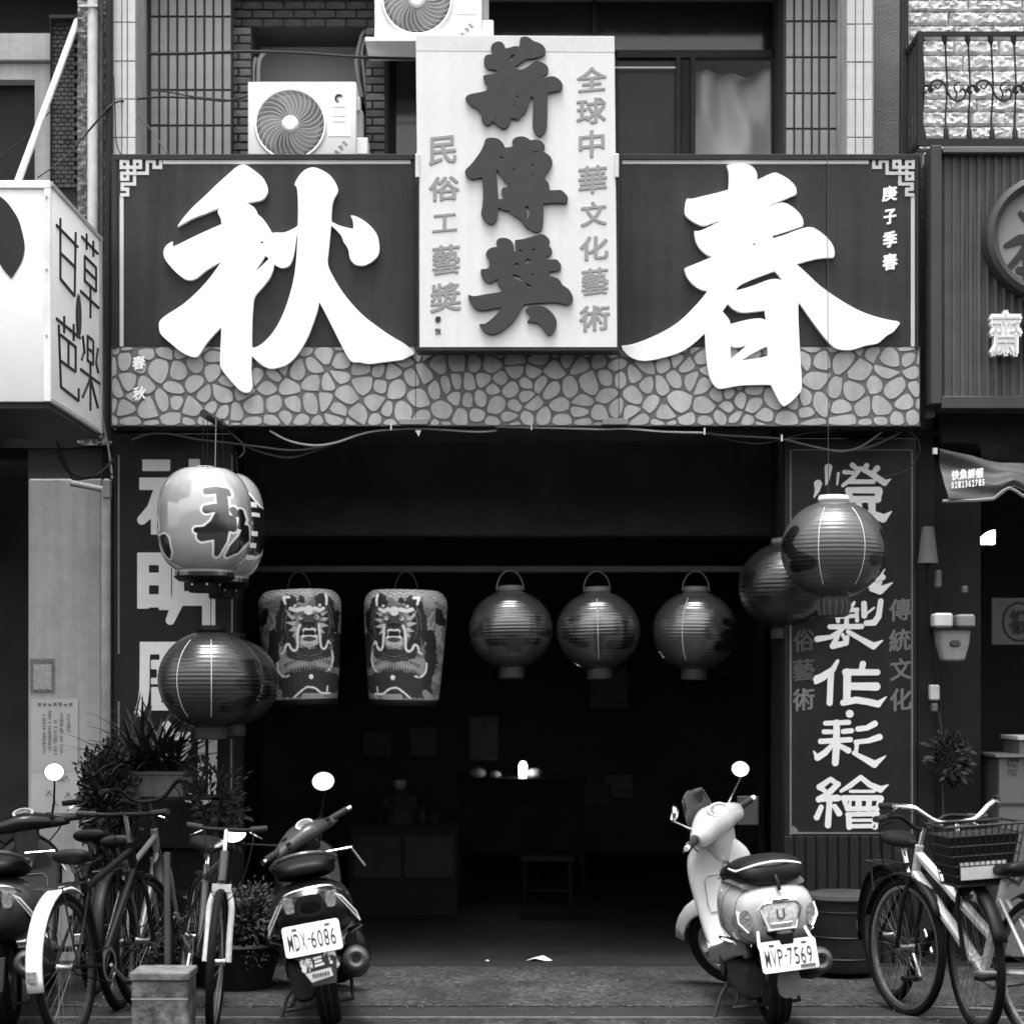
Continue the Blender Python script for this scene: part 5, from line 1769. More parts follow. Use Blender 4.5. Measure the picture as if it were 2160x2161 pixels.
cable('pale cable drooping under the signboard left of centre', zc([(850, 122), (950, 175), (1080, 200), (1200, 186), (1320, 145), (1430, 122), (1650, 112), (1931, 128), (2050, 122)], -.30), .006, mat('cable_light', .42, .4))
cable('upper dark cable sagging under the signboard near the barrel lanterns', zc([(120, 170), (220, 138), (330, 140), (450, 165), (620, 185), (780, 205), (950, 225), (1100, 212), (1300, 150)], -.25), .006, cable_m)
cable('lower dark cable sagging under the signboard near the barrel lanterns', zc([(690, 190), (800, 235), (950, 265), (1090, 230), (1250, 170), (1450, 120)], -.22), .006, mat('cable_dim', .05))
cable('dark loop of cable beside the hanging rod', zc([(560, 50), (640, 130), (705, 190), (715, 235), (690, 265)], -.28), .006, mat('cable_dim', .05))
k2 = 810 / 1931


def zd(pts, y):
    return [(1150 + a * k2, 860 + b * k2, y) for a, b in pts]


cable('pale cable clipped along the lower edge of the signboard', zd([(-250, 96), (0, 102), (150, 106), (290, 110), (420, 108), (600, 122), (800, 127)], -.33), .006, mat('cable_light', .42))
cable('grey cable sagging between two clips under the right half of the signboard', zd([(800, 127), (900, 140), (1050, 148), (1188, 158), (1300, 185), (1420, 212), (1500, 220), (1590, 195), (1690, 125)], -.28), .006, cable_m)
cable('thin grey cable rising to the right end of the signboard', zd([(830, 137), (960, 170), (1080, 182), (1190, 160), (1320, 128), (1450, 118)], -.24), .004, mat('cable_dim', .05))
cable('grey cable looping up in front of the right pillar board', zd([(1188, 160), (1350, 198), (1480, 218), (1620, 200), (1720, 160), (1790, 122)], -.2), .0065, cable_m)
cable('thin wire ring hanging beside the right pillar board', zd([(1830, 120), (1870, 160), (1882, 215), (1860, 270), (1810, 318), (1700, 350)], -.1), .0035, mat('cable_dim', .05))
for i, (px_, py_) in enumerate(((825, 902), (1121, 902), (1486, 912), (1649, 926))):
    b = MB().pbox(px_ - 1.5, px_ + 1.5, py_ - 9, py_ + 5, -.36, -.34)
    tag(b.build('cable_tie', cable_w), ['white cable tie under the left half of the signboard', 'white cable tie under the middle of the signboard',
                                        'white cable tie under the right half of the signboard', 'white cable tie above the right pillar board'][i], 'cable tie')
b = MB().prism([(P(876, 910, -.37).x, P(0, 908, -.37).z), (P(888, 0, -.37).x, P(0, 908, -.37).z), (P(883, 0, -.37).x, P(0, 921, -.37).z)], -.37, -.35)
tag(b.build('paper_scrap', paper), 'scrap of white tape hanging from the cable under the cream board', 'tape')

# ================================================================== vehicles
def ring(c, u, v, hu, hv, e=2.6, n=24):
    c, u, v = Vector(c), Vector(u), Vector(v)
    out = []
    for k in range(n):
        a = 2 * math.pi * k / n
        ca, sa = math.cos(a), math.sin(a)
        out.append(c + u * hu * math.copysign(abs(ca) ** (2 / e), ca) + v * hv * math.copysign(abs(sa) ** (2 / e), sa))
    return out


UX, UY, UZ = Vector((1, 0, 0)), Vector((0, 1, 0)), Vector((0, 0, 1))


def lx(secs, e=2.6, n=24):
    """loft along y: (y, cx, cz, hw, hh)"""
    return [ring((cx, y, cz), UX, UZ, hw, hh, e, n) for y, cx, cz, hw, hh in secs]


def dense(secs, k=4):
    """smooth interpolation of section tuples"""
    out = []
    n = len(secs)
    for i in range(n - 1):
        p0, p1, p2, p3 = [np.array(secs[max(0, min(n - 1, i + d))], float) for d in (-1, 0, 1, 2)]
        for j in range(k):
            t = j / k
            q = 0.5 * ((2 * p1) + (p2 - p0) * t + (2 * p0 - 5 * p1 + 4 * p2 - p3) * t * t + (3 * p1 - p0 - 3 * p2 + p3) * t ** 3)
            out.append(tuple(q))
    out.append(tuple(secs[-1]))
    return out


def apply(mb, m):
    mb.v = [tuple(m @ Vector(v)) for v in mb.v]
    return mb


def wheel(t, name, R0, w, c, m=None, hub_r=.045, spokes=5, rimm=None, tw=None):
    """fat scooter wheel; axle along x"""
    base = Matrix.Translation(c) @ Matrix.Rotation(R(90), 4, 'Y')
    if m is not None: base = m @ base
    tb = MB().lathe([(R0 - w * .75, -w * .42), (R0 - w * .3, -w * .5), (R0 - .01, -w * .40), (R0, -w * .12), (R0, w * .12), (R0 - .01, w * .40), (R0 - w * .3, w * .5),
                     (R0 - w * .75, w * .42), (R0 - w * .75, -w * .42)], 44, base, caps=False)
    ty = tb.build(name, rubber, t, world=False)
    gv = MB()
    for s in (-.16, .16):
        gv.lathe([(R0 + .0008, w * (s - .02)), (R0 + .0008, w * (s + .02))], 44, base, caps=False)
    gv.build('tread_groove', black, ty, world=False)
    rb_ = MB()
    rb_.lathe([(R0 - w * .72, -w * .36), (R0 - w * .9, -w * .32), (R0 - w * .9, w * .32), (R0 - w * .72, w * .36)], 36, base, caps=False)
    for k in range(spokes):
        a = 2 * math.pi * k / spokes
        q = base @ Matrix.Rotation(a, 4, 'Z')
        rb_.box(hub_r * .6, R0 - w * .85, -.018, .018, -.015, .015, q)
    rb_.lathe([(.001, -.04), (hub_r, -.04), (hub_r, .04), (.001, .04)], 20, base, caps=False)
    rb_.build('rim', rimm or steel, ty, world=False)
    return ty


def plate(t, c, tilt, text, extra=None, w=.262, h=.142):
    """number plate facing backwards, centre c, tilted back by tilt"""
    m = Matrix.Translation(c) @ Matrix.Rotation(-tilt, 4, 'X')
    r_ = .014
    pts = []
    for sx, sz, a0 in ((1, 1, 0), (-1, 1, 90), (-1, -1, 180), (1, -1, 270)):
        for k in range(4):
            a = R(a0 + k * 30)
            pts.append((sx * (w / 2 - r_) + r_ * math.cos(a), sz * (h / 2 - r_) + r_ * math.sin(a)))
    b = MB().prism(pts, 0, .004)
    apply(b, m)
    po = b.build('number_plate', mat('plate_white', .85, .35, var=.02), t, world=False)
    x = -w * .43
    step = w * .86 / (len(text) - .45)
    for ch in text:
        wd = step * (.80 if ch != '-' else .35)
        if ch == '-':
            text_at(ch, 0, 0, .014, .008, 0, ink, po, weight=.03, m=m @ Matrix.Translation((x + .008, -.0022, .0)), depth=.002)
            x += step * .55
        else:
            text_at(ch, 0, 0, wd, h * .56, 0, ink, po, weight=.006, m=m @ Matrix.Translation((x + wd / 2, -.0022, -.006)), depth=.002)
            x += step
    for sx in (-.36, .36):
        q = MB().box(sx * w * .8 - .012, sx * w * .8 + .012, -.004, 0, h * .33, h * .33 + .010, m)
        q.build('plate_bolt', plastic_grey, po, world=False)
    return po, m


def scooter(label, x0, y0, yaw, lean, steer, st):
    t = thing('scooter', label, 'scooter', (x0, y0, .008), (0, -R(lean), R(yaw)), group='scooters parked in front of the shop')
    paint_, dark = st['paint'], plastic_black
    # rear body
    secs = st.get('body', [(-.345, 0, .575, .05, .035), (-.335, 0, .575, .125, .085), (-.30, 0, .57, .168, .125), (-.20, 0, .562, .195, .150), (-.02, 0, .555, .205, .158),
                           (.18, 0, .55, .19, .165), (.36, 0, .53, .155, .165), (.46, 0, .50, .13, .17), (.50, 0, .48, .10, .15)])
    body = MB().loft(lx(dense(secs, 3), st.get('bexp', 2.7))).build('body', paint_, t, world=False, angle=50)
    for sy in (5, 9, 15):          # panel gaps
        y_, cx_, cz_, hw_, hh_ = dense(secs, 3)[sy + 3]
        MB().tube(ring((cx_, y_, cz_), UX, UZ, hw_ + .0006, hh_ + .0006, st.get('bexp', 2.7), 48), .0016, 5, closed=True).build('panel_gap', mat('gap_dark', .03, .7), body, world=False)
    # seat
    ss = st.get('seat', [(-.31, 0, .745, .07, .02), (-.29, 0, .752, .13, .05), (-.20, 0, .765, .160, .072), (0, 0, .752, .165, .072), (.12, 0, .730, .16, .06), (.25, 0, .715, .145, .055),
                         (.42, 0, .70, .11, .055), (.50, 0, .68, .06, .04)])
    seat_o = MB().loft(lx(dense(ss, 3), 2.4)).build('seat', seat_vinyl, t, world=False, angle=60)
    if st['kind'] == 'retro':
        # bright piping round the back of the seat
        pts = []
        for a in range(-100, 75, 8):
            q = R(a)
            pts.append((.158 * math.sin(q) if abs(a) < 90 else -.158, -.20 - .105 * max(0, math.cos(q)) + (0 if abs(a) < 90 else .12), .812 - .035 * abs(math.sin(q)) ** 2))
        MB().tube(smooth_line(pts, 3), .006, 6).build('seat_piping', mat('piping', .85, .3), seat_o, world=False)
        MB().tube(smooth_line([(-.155, -.1, .745), (-.158, .1, .72), (-.15, .28, .70), (-.12, .4, .68)]), .004, 6).build('seat_piping', chrome, seat_o, world=False)
        MB().tube([(.01, -.30, .75), (.012, -.335, .715), (.014, -.34, .68)], .010, 8).build('seat_strap', dark, seat_o, world=False)
        MB().loft(lx([(-.27, 0, .705, .15, .02), (-.05, 0, .715, .168, .022), (.2, 0, .695, .15, .02), (.44, 0, .66, .11, .02)], 2.6)).build('seat_base', mat('base_grey', .22, .4), t, world=False)
    # tail lamp and signals
    if st['kind'] == 'retro':
        c = Vector((0, -.343, .585))
        poly = [(-.072, .045), (-.092, .02), (-.060, -.075), (.062, -.075), (.092, .02), (.072, .045)]
        lamp = MB().prism([(c.x + a, c.z + b_) for a, b_ in poly], c.y - .028, c.y + .02).build('tail_lamp', lens_clear, t, world=False, bevel=.008, bseg=2)
        MB().tube([(c.x + a * 1.06, c.y - .026, c.z + b_ * 1.06) for a, b_ in poly], .0095, 8, closed=True).build('lamp_surround', chrome, lamp, world=False)
        MB().prism([(c.x - .055, c.z - .048), (c.x - .045, c.z - .068), (c.x + .045, c.z - .068), (c.x + .055, c.z - .048)], c.y - .033, c.y - .02).build('lens_lower', lens_dark, lamp, world=False, bevel=.003)
        MB().box(-.04, .05, c.y - .036, c.y, c.z + .05, c.z + .068).build('lamp_hood', chrome, lamp, world=False, bevel=.006)
        text_at('U', 0, 0, .04, .05, 0, chrome, lamp, m=Matrix.Translation((0, c.y - .031, c.z - .01)), weight=.03, depth=.003, name='emblem')
        for sx in (-1, 1):
            q = MB().loft([ring((sx * (.155 + .02 * k / 3), -.318 + .05 * k, .55), (.7, sx * .5, 0), (0, 0, 1), .04 - .01 * (k == 3), .055 - .016 * (k == 3), 2.2, 16) for k in range(4)])
            q.build('turn_signal', lens_dark, t, world=False)
            MB().tube([(sx * .150, -.335, .50), (sx * .185, -.30, .545), (sx * .182, -.27, .60)], .006, 6).build('signal_trim', chrome, t, world=False)
        MB().ball((0, -.33, .495), .07, .03, .035).build('tail_lock', dark, t, world=False)
    else:
        # angular tail: dark lamp in the middle, triangular clear signals at the shoulders
        MB().loft(lx([(-.36, 0, .62, .065, .05), (-.34, 0, .62, .088, .072), (-.28, 0, .62, .09, .075)], 3)).build('tail_lamp', mat('tail_dark', .012, .12, spec=.5), t, world=False)
        MB().tube(smooth_line([(-.155, -.31, .635), (-.10, -.36, .685), (0, -.38, .70), (.10, -.36, .695), (.155, -.31, .66)]), .0055, 6).build('tail_trim', chrome, t, world=False)
        for sx in (-1, 1):
            tri = [(sx * .120, -.335, .655), (sx * .150, -.315, .632), (sx * .205, -.27, .545), (sx * .215, -.25, .50), (sx * .17, -.29, .575), (sx * .13, -.33, .60)]
            b = MB()
            b.add([Vector(v) for v in tri] + [Vector(v) + Vector((-sx * .03, .05, 0)) for v in tri],
                  [tuple(range(6)), tuple(range(6, 12))[::-1]] + [(i, i + 6, (i + 1) % 6 + 6, (i + 1) % 6) for i in range(6)])
            so = b.build('turn_signal', lens_dark, t, world=False)
            MB().tube([Vector(v) + Vector((0, -.004, 0)) for v in tri[:5]], .004, 5, closed=True).build('signal_trim', mat('piping', .85), so, world=False)
            q = MB().loft([ring((sx * .095, -.355, .63), UX, UZ, .022, .035, 4, 12), ring((sx * .105, -.30, .63), UX, UZ, .03, .04, 4, 12)])
            q.build('side_lamp', lens_dark, t, world=False)
        # grab rail behind the seat
        MB().tube(smooth_line([(-.14, .02, .77), (-.15, -.12, .80), (-.10, -.26, .84), (0, -.30, .855), (.10, -.26, .84), (.15, -.12, .80), (.14, .02, .77)]), .011, 8).build('grab_rail', mat('rail_dark', .05, .25, coat=.5), t, world=False)
        MB().tube([(.10, .25, .80), (.24, .26, .80), (.29, .24, .70)], .006, 6).build('side_hook', chrome, t, world=False)
    # number plate, hugger
    MB().box(-.035, .035, -.44, -.30, .40, .50, None).build('plate_bracket', dark, t, world=False, bevel=.006)
    if st['kind'] == 'retro':
        for sx in (-1, 1):
            MB().tube([(sx * .11 , -.345, .50), (sx * .125, -.41, .445), (sx * .125, -.44, .43)], .007, 6).build('plate_stay', mat('piping', .85), t, world=False)
    if not st['text']:
        po, pm = None, None
    else:
        po, pm = plate(t, Vector((st['px'], -.452, st['pz'])), R(14), st['text'])
    if st['kind'] == 'retro':
        MB().box(.045, .115, -.0035, 0, -.064, -.048, pm).build('plate_sticker', mat('sticker_dark', .10, .6), po, world=False)
        MB().loft(lx([(-.40, 0, .30, .045, .04), (-.395, 0, .25, .055, .06), (-.36, 0, .24, .05, .05)], 3)).build('reflector_flap', mat('flap_grey', .13, .35), t, world=False)
    else:
        fl = MB()
        fl.add([(-.10, -.455, st['pz'] - .075), (.085, -.455, st['pz'] - .065), (.06, -.44, st['pz'] - .22), (-.05, -.44, st['pz'] - .22),
                (-.10, -.44, st['pz'] - .075), (.085, -.44, st['pz'] - .065), (.06, -.425, st['pz'] - .22), (-.05, -.425, st['pz'] - .22)],
               [(0, 1, 2, 3), (7, 6, 5, 4), (0, 4, 5, 1), (1, 5, 6, 2), (2, 6, 7, 3), (3, 7, 4, 0)])
        flo = fl.build('mud_flap', mat('flap_grey2', .06, .5), t, world=False)
        ws_ = mat('sticker_white', .8, .5)
        for ch, sx, sz, w_, h_ in () if not st['text'] else (('精', -.062, -.118, .055, .062), ('三', -.006, -.108, .045, .045), ('祥', .050, -.098, .055, .062)):
            text_at(ch, 0, 0, w_, h_, 0, ws_, flo, weight=.07, m=Matrix.Translation((sx, -.459, st['pz'] + sz)) @ Matrix.Rotation(R(-6), 4, 'Y'), depth=.002)
        MB().add([(-.075, -.458, st['pz'] - .155), (.045, -.458, st['pz'] - .145), (.05, -.452, st['pz'] - .185), (-.05, -.452, st['pz'] - .20)], [(0, 1, 2, 3)]).build('flap_label', ws_, flo, world=False)
        if st['text']: text_at('IIIIIII', 0, 0, .075, .018, 0, ink, flo, m=Matrix.Translation((-.005, -.461, st['pz'] - .17)), depth=.002, name='label_mark')
    # wheels
    wheel(t, 'rear_tyre', .225, .105, (0, 0, .225))
    h = Vector((0, 1.02, .80))
    ax = Vector((0, -math.sin(R(25)), math.cos(R(25))))
    ms = Matrix.Translation(h) @ Matrix.Rotation(R(steer), 4, ax) @ Matrix.Translation(-h)
    wheel(t, 'front_tyre', .225, .095, (0, 1.24, .225), ms)
    # front fender
    fe = MB()
    rings = []
    for k in range(15):
        a = R(-30 + k * 13.5)
        cy, cz = 1.24 - .262 * math.cos(a), .225 + .262 * math.sin(a)
        rad = Vector((0, -math.cos(a), math.sin(a)))
        row = []
        for j in range(9):
            b_ = math.pi * j / 8
            row.append(Vector((0, cy, cz)) + UX * .078 * math.cos(b_) + rad * (.035 * math.sin(b_) - .045 * (abs(math.cos(b_)) > .9)))
        rings.append(row)
    fe.loft(rings, caps=False, closed=False)
    apply(fe, ms)
    fo = fe.build('front_fender', paint_, t, world=False, angle=70)
    fo.modifiers.new('thick', 'SOLIDIFY').thickness = .005
    for sx in (-1, 1):
        b = MB().tube([(sx * .065, 1.24, .225), (sx * .06, 1.13, .45), (sx * .03, 1.06, .68)], .017, 8)
        apply(b, ms).build('fork_leg', steel, t, world=False)
    # leg shield, neck, floor
    pn = st.get('shield', paint_)
    MB().loft([ring((0, y, z), UX, UY, hw, hd, 3.2) for z, y, hw, hd in
               dense([(.27, .80, .13, .05), (.36, .88, .145, .05), (.50, .945, .16, .045), (.64, .985, .175, .045), (.74, 1.00, .165, .05), (.80, 1.01, .12, .055), (.84, 1.01, .07, .05)], 3)]
              ).build('leg_shield', pn, t, world=False, angle=50)
    b = MB()
    gb = [(-.095, .46), (.095, .46), (.105, .50), (.105, .62), (.085, .645), (-.085, .645), (-.105, .62), (-.105, .50)]
    b.tube([(x, .885 + (z - .5) * .19, z) for x, z in gb], .0028, 5, closed=True)
    b.build('glove_box_seam', mat('seam', .12, .6), t, world=False)
    MB().lathe([(.001, -.01), (.016, -.008), (.018, .02)], 14, Matrix.Translation((.02, .925, .70)) @ Matrix.Rotation(R(90), 4, 'X'), caps=False).build('ignition', chrome, t, world=False)
    MB().loft([ring((0, y, z), UX, UZ, hw, .028, 4) for y, z, hw in ((.36, .30, .13), (.46, .285, .155), (.75, .275, .155), (.88, .30, .14))]).build('footboard', dark if st['kind'] != 'retro' else paint_, t, world=False)
    for sx in (-1, 1):
        MB().loft([ring((sx * hx, y, z), UX, UZ, .025, hh, 3, 16) for y, hx, z, hh in ((-.12, .155, .40, .03), (.1, .165, .375, .05), (.4, .145, .31, .055), (.75, .13, .26, .045))]).build(
            'side_skirt', st.get('skirt', paint_), t, world=False)
        MB().tube([(sx * .15, .10, .42), (sx * .215, .06, .445), (sx * .22, -.03, .445), (sx * .16, -.06, .42)], .008, 6).build('pillion_peg', chrome if st['kind'] == 'retro' else dark, t, world=False)
    # engine, exhaust, shock, stand
    MB().loft([ring((-.10, y, z), UX, UZ, hw, hh, 3, 18) for y, z, hw, hh in ((-.10, .23, .045, .07), (-.02, .235, .06, .10), (.14, .25, .065, .10), (.34, .27, .06, .085), (.46, .28, .05, .06))]).build('engine_case', mat('engine', .035, .5, metal=.3), t, world=False)
    MB().lathe([(.05, -.01), (.055, .008), (.02, .014), (.001, .012)], 20, Matrix.Translation((-.168, .30, .27)) @ Matrix.Rotation(R(-90), 4, 'Y'), caps=False).build('fan_cover', mat('engine', .035), t, world=False)
    ex = MB()
    ex.tube([(.165, -.36, .34), (.165, -.345, .338), (.16, -.15, .29), (.15, .08, .26), (.12, .2, .25)], [.045, .062, .068, .062, .02], 18)
    eo = ex.build('exhaust', mat('exhaust', .022, .45, var=.3), t, world=False)
    MB().lathe([(.052, -.004), (.036, -.012), (.022, -.006), (.018, .012), (.001, .012)], 20, Matrix.Translation((.165, -.362, .34)) @ Matrix.Rotation(R(90), 4, 'X') @ Matrix.Rotation(math.pi, 4, 'X'), caps=False).build('exhaust_cap', mat('cap_dull', .12, .4, metal=.6), eo, world=False)
    MB().tube([(-.10, .02, .26), (-.10, .0, .50)], .022, 10).build('shock_absorber', steel, t, world=False)
    MB().tube([(-.10, .34, .24), (-.20, .30, .12), (-.245, .27, .03), (-.262, .26, .002)], .010, 7).build('side_stand', mat('stand', .03, .5), t, world=False)
    MB().tube([(-.12, .16, .19), (-.17, .05, .12), (-.20, -.02, .11), (-.10, -.03, .11), (.12, -.03, .11), (.13, .14, .19)], .010, 7).build('centre_stand', mat('stand', .03), t, world=False)
    # steering head
    hc = Vector((0, .975, st.get('hz', .985)))
    nk = 1.0 if st['kind'] == 'retro' else .7
    b = MB().loft([ring((x, hc.y + dy, hc.z + dz), UY, UZ, hy, hz, 2.4, 20) for x, dy, dz, hy, hz in
                   dense(st['head'], 3)])
    apply(b, ms)
    head = b.build('handlebar_cover', paint_ if st['kind'] == 'retro' else st['headp'], t, world=False, angle=50)
    b = MB().loft([ring((0, y, z), UX, UY, hw, hd, 2.5, 20) for z, y, hw, hd in ((.66, 1.0, .055, .05), (.74, 1.0, .085 * nk, .065), (hc.z - .08, .99, .098 * nk, .075), (hc.z - .02, .98, .10 * nk, .08), (hc.z + .01, .975, .07, .06))])
    apply(b, ms).build('steering_neck', paint_, t, world=False)
    # dial
    md = ms @ Matrix.Translation(hc + Vector((0, -.05, .078 if st['kind'] == 'retro' else .062))) @ Matrix.Rotation(R(42), 4, 'X') @ Matrix.Diagonal((1.55, 1, 1, 1) if st['kind'] == 'retro' else (1.2, .75, .75, 1))
    dial = MB().lathe([(.046, -.012), (.046, .010), (.036, .012), (.001, .012)], 28, md, caps=False).build('speedometer', mat('dial_rim', .32 if st['kind'] == 'retro' else .05, .3), t, world=False)
    MB().lathe([(.034, .0132), (.001, .0132)], 28, md, caps=False).build('dial_face', mat('dial_face', .12, .08, spec=.6, coat=1, var=.5, vs=40), dial, world=False)
    for sx in (-1, 1):
        b = MB().tube([hc + Vector((sx * .17, -.005, .005)), hc + Vector((sx * .30, -.035, .008))], .019, 12)
        g_ = apply(b, ms).build('grip', mat('grip', .015, .6), t, world=False)
        b = MB().tube([hc + Vector((sx * .298, -.035, .008)), hc + Vector((sx * .325, -.04, .008))], .014, 12)
        apply(b, ms).build('bar_end', mat('piping', .85) if st['kind'] == 'retro' else chrome, g_, world=False)
        b = MB().tube([hc + Vector((sx * .165, .035, .0)), hc + Vector((sx * .22, .045, -.005)), hc + Vector((sx * .31, .0, -.012))], [.006, .008, .004], 6)
        apply(b, ms).build('brake_lever', chrome, t, world=False)
        # switch blocks
        for k in range(2):
            b = MB().box(sx * .145 - .012, sx * .145 + .012, hc.y - .062, hc.y - .05, hc.z + .012 - k * .026, hc.z + .028 - k * .026)
            apply(b, ms).build('switch', dark, head, world=False)
        b = MB().box(sx * .125 - .014, sx * .125 + .014, hc.y - .025, hc.y - .005, hc.z + .044, hc.z + .049)
        apply(b, ms).build('switch', dark, head, world=False)
    cb2 = MB()
    for sx in (-1, 1):
        a_ = ms @ (hc + Vector((sx * .19, .03, -.005)))
        cb2.tube(smooth_line([a_, a_ + Vector((-sx * .03, .07, -.05)), Vector((sx * .05, 1.09, hc.z - .16)), Vector((sx * .03, 1.06, .68))], 6), .004, 5)
    cb2.build('control_cable', rubber, t, world=False)
    # mirrors (world placed by the rider, so each has its own angles)
    for (sx, base_, top, nrm, rx, ry) in st['mirrors']:
        top = Vector(top)
        base_ = ms @ (hc + Vector(base_))
        b = MB().tube([base_, base_.lerp(top, .35) + Vector((sx * .005, .01, 0)), top], [.007, .006, .005], 8)
        so = b.build('mirror_stem', chrome if st['kind'] == 'retro' else dark, t, world=False)
        q = Vector(nrm).normalized()
        mm = Matrix.Translation(top + Vector((0, 0, ry * .9))) @ q.to_track_quat('Z', 'Y').to_matrix().to_4x4() @ Matrix.Diagonal((rx, ry, 1, 1))
        sh_ = MB().lathe([(.001, -.026), (.5, -.024), (.9, -.012), (1.0, .0), (1.0, .006), (.95, .008), (.93, .004)], 30, mm, caps=False).build('mirror_shell', chrome if st['kind'] == 'retro' else dark, t, world=False)
        MB().lathe([(.94, .0045), (.001, .0045)], 30, mm, caps=False).build('mirror_glass', mirror_m, sh_, world=False)
    if st['kind'] == 'retro':
        # smoked screen in front of the handlebar cover
        fs = MB()
        rows = []
        for j in range(8):
            v = j / 7
            rows.append([hc + Vector(((.130 - .035 * v ** 2) * math.sin(a), .075 + .03 * math.cos(a) - .01 * v, .01 + .205 * v * (1 - .12 * abs(math.sin(a))))) for a in [R(-80 + 20 * i) for i in range(9)]])
        fs.loft(rows, caps=False, closed=False)
        fo = apply(fs, ms).build('fly_screen', mat('smoked_screen', .02, .12, spec=.4, coat=.5), t, world=False, angle=60)
        fo.modifiers.new('thick', 'SOLIDIFY').thickness = .004
    return t


wm = (0, -1, .22)
scooter('white retro scooter leaning on its stand near the right pillar', 1.265, -2.20, 5.5, 6.5, 44, dict(
    kind='retro', hz=.90, paint=scooter_white, text='MVP-7569', px=.0, pz=.395, skirt=mat('skirt_grey', .16, .3, coat=.3),
    head=[(-.20, -.01, .0, .036, .036), (-.165, -.012, .0, .055, .055), (-.10, 0, .012, .078, .070), (0, .005, .02, .105, .088), (.10, 0, .012, .078, .070), (.165, -.012, .0, .055, .055), (.20, -.01, .0, .036, .036)],
    mirrors=[(1, (.13, .02, .03), (.165, .985, 1.135), (-.05, -1, .35), .047, .045), (-1, (-.13, .02, .03), (-.24, .84, .955), (-.97, .12, .2), .046, .046)]))
bsecs = [(-.36, 0, .61, .05, .03), (-.34, 0, .60, .12, .085), (-.27, 0, .585, .178, .12), (-.12, 0, .565, .195, .145), (.05, 0, .555, .195, .15), (.25, 0, .54, .17, .15), (.42, 0, .51, .13, .15), (.5, 0, .48, .09, .13)]
sseat = [(-.24, 0, .775, .05, .012), (-.22, 0, .778, .10, .03), (-.12, 0, .785, .13, .045), (.02, 0, .765, .142, .045), (.10, 0, .735, .145, .04), (.25, 0, .725, .13, .04), (.42, 0, .715, .10, .045), (.50, 0, .70, .06, .035)]
hd = [(-.23, 0, -.01, .022, .016), (-.17, 0, -.004, .045, .030), (-.10, 0, .008, .078, .042), (0, .0, .018, .115, .054), (.10, 0, .008, .078, .042), (.17, 0, -.004, .045, .030), (.23, 0, -.01, .022, .016)]
scooter('black scooter leaning on its stand beside the plants, sticker under its number plate', -.86, -2.20, 6, 10, 40, dict(
    kind='sport', paint=scooter_black, headp=mat('head_grey', .05, .35, coat=.4), shield=scooter_black, text='MDX-6086', px=-.015, pz=.48, hz=.84, body=bsecs, seat=sseat, bexp=2.3, head=hd,
    mirrors=[(1, (.14, .02, .02), (.165, .97, 1.065), (.12, -1, .17), .062, .052), (-1, (-.14, .02, .02), (-.33, .90, .875), (-.2, -.75, .62), .062, .046)]))
scooter('dark grey scooter cut by the left edge of the photo', -2.40, -2.25, 5, 4, 8, dict(
    kind='sport', paint=scooter_grey, headp=scooter_black, shield=scooter_black, text='', px=0, pz=.445, hz=.90, body=bsecs, seat=sseat, bexp=2.3, head=hd,
    mirrors=[(1, (.14, .02, .02), (.17, .97, 1.12), (.15, -1, .11), .054, .050), (-1, (-.14, .02, .02), (-.26, .97, 1.165), (-.25, -1, .02), .056, .050)]))


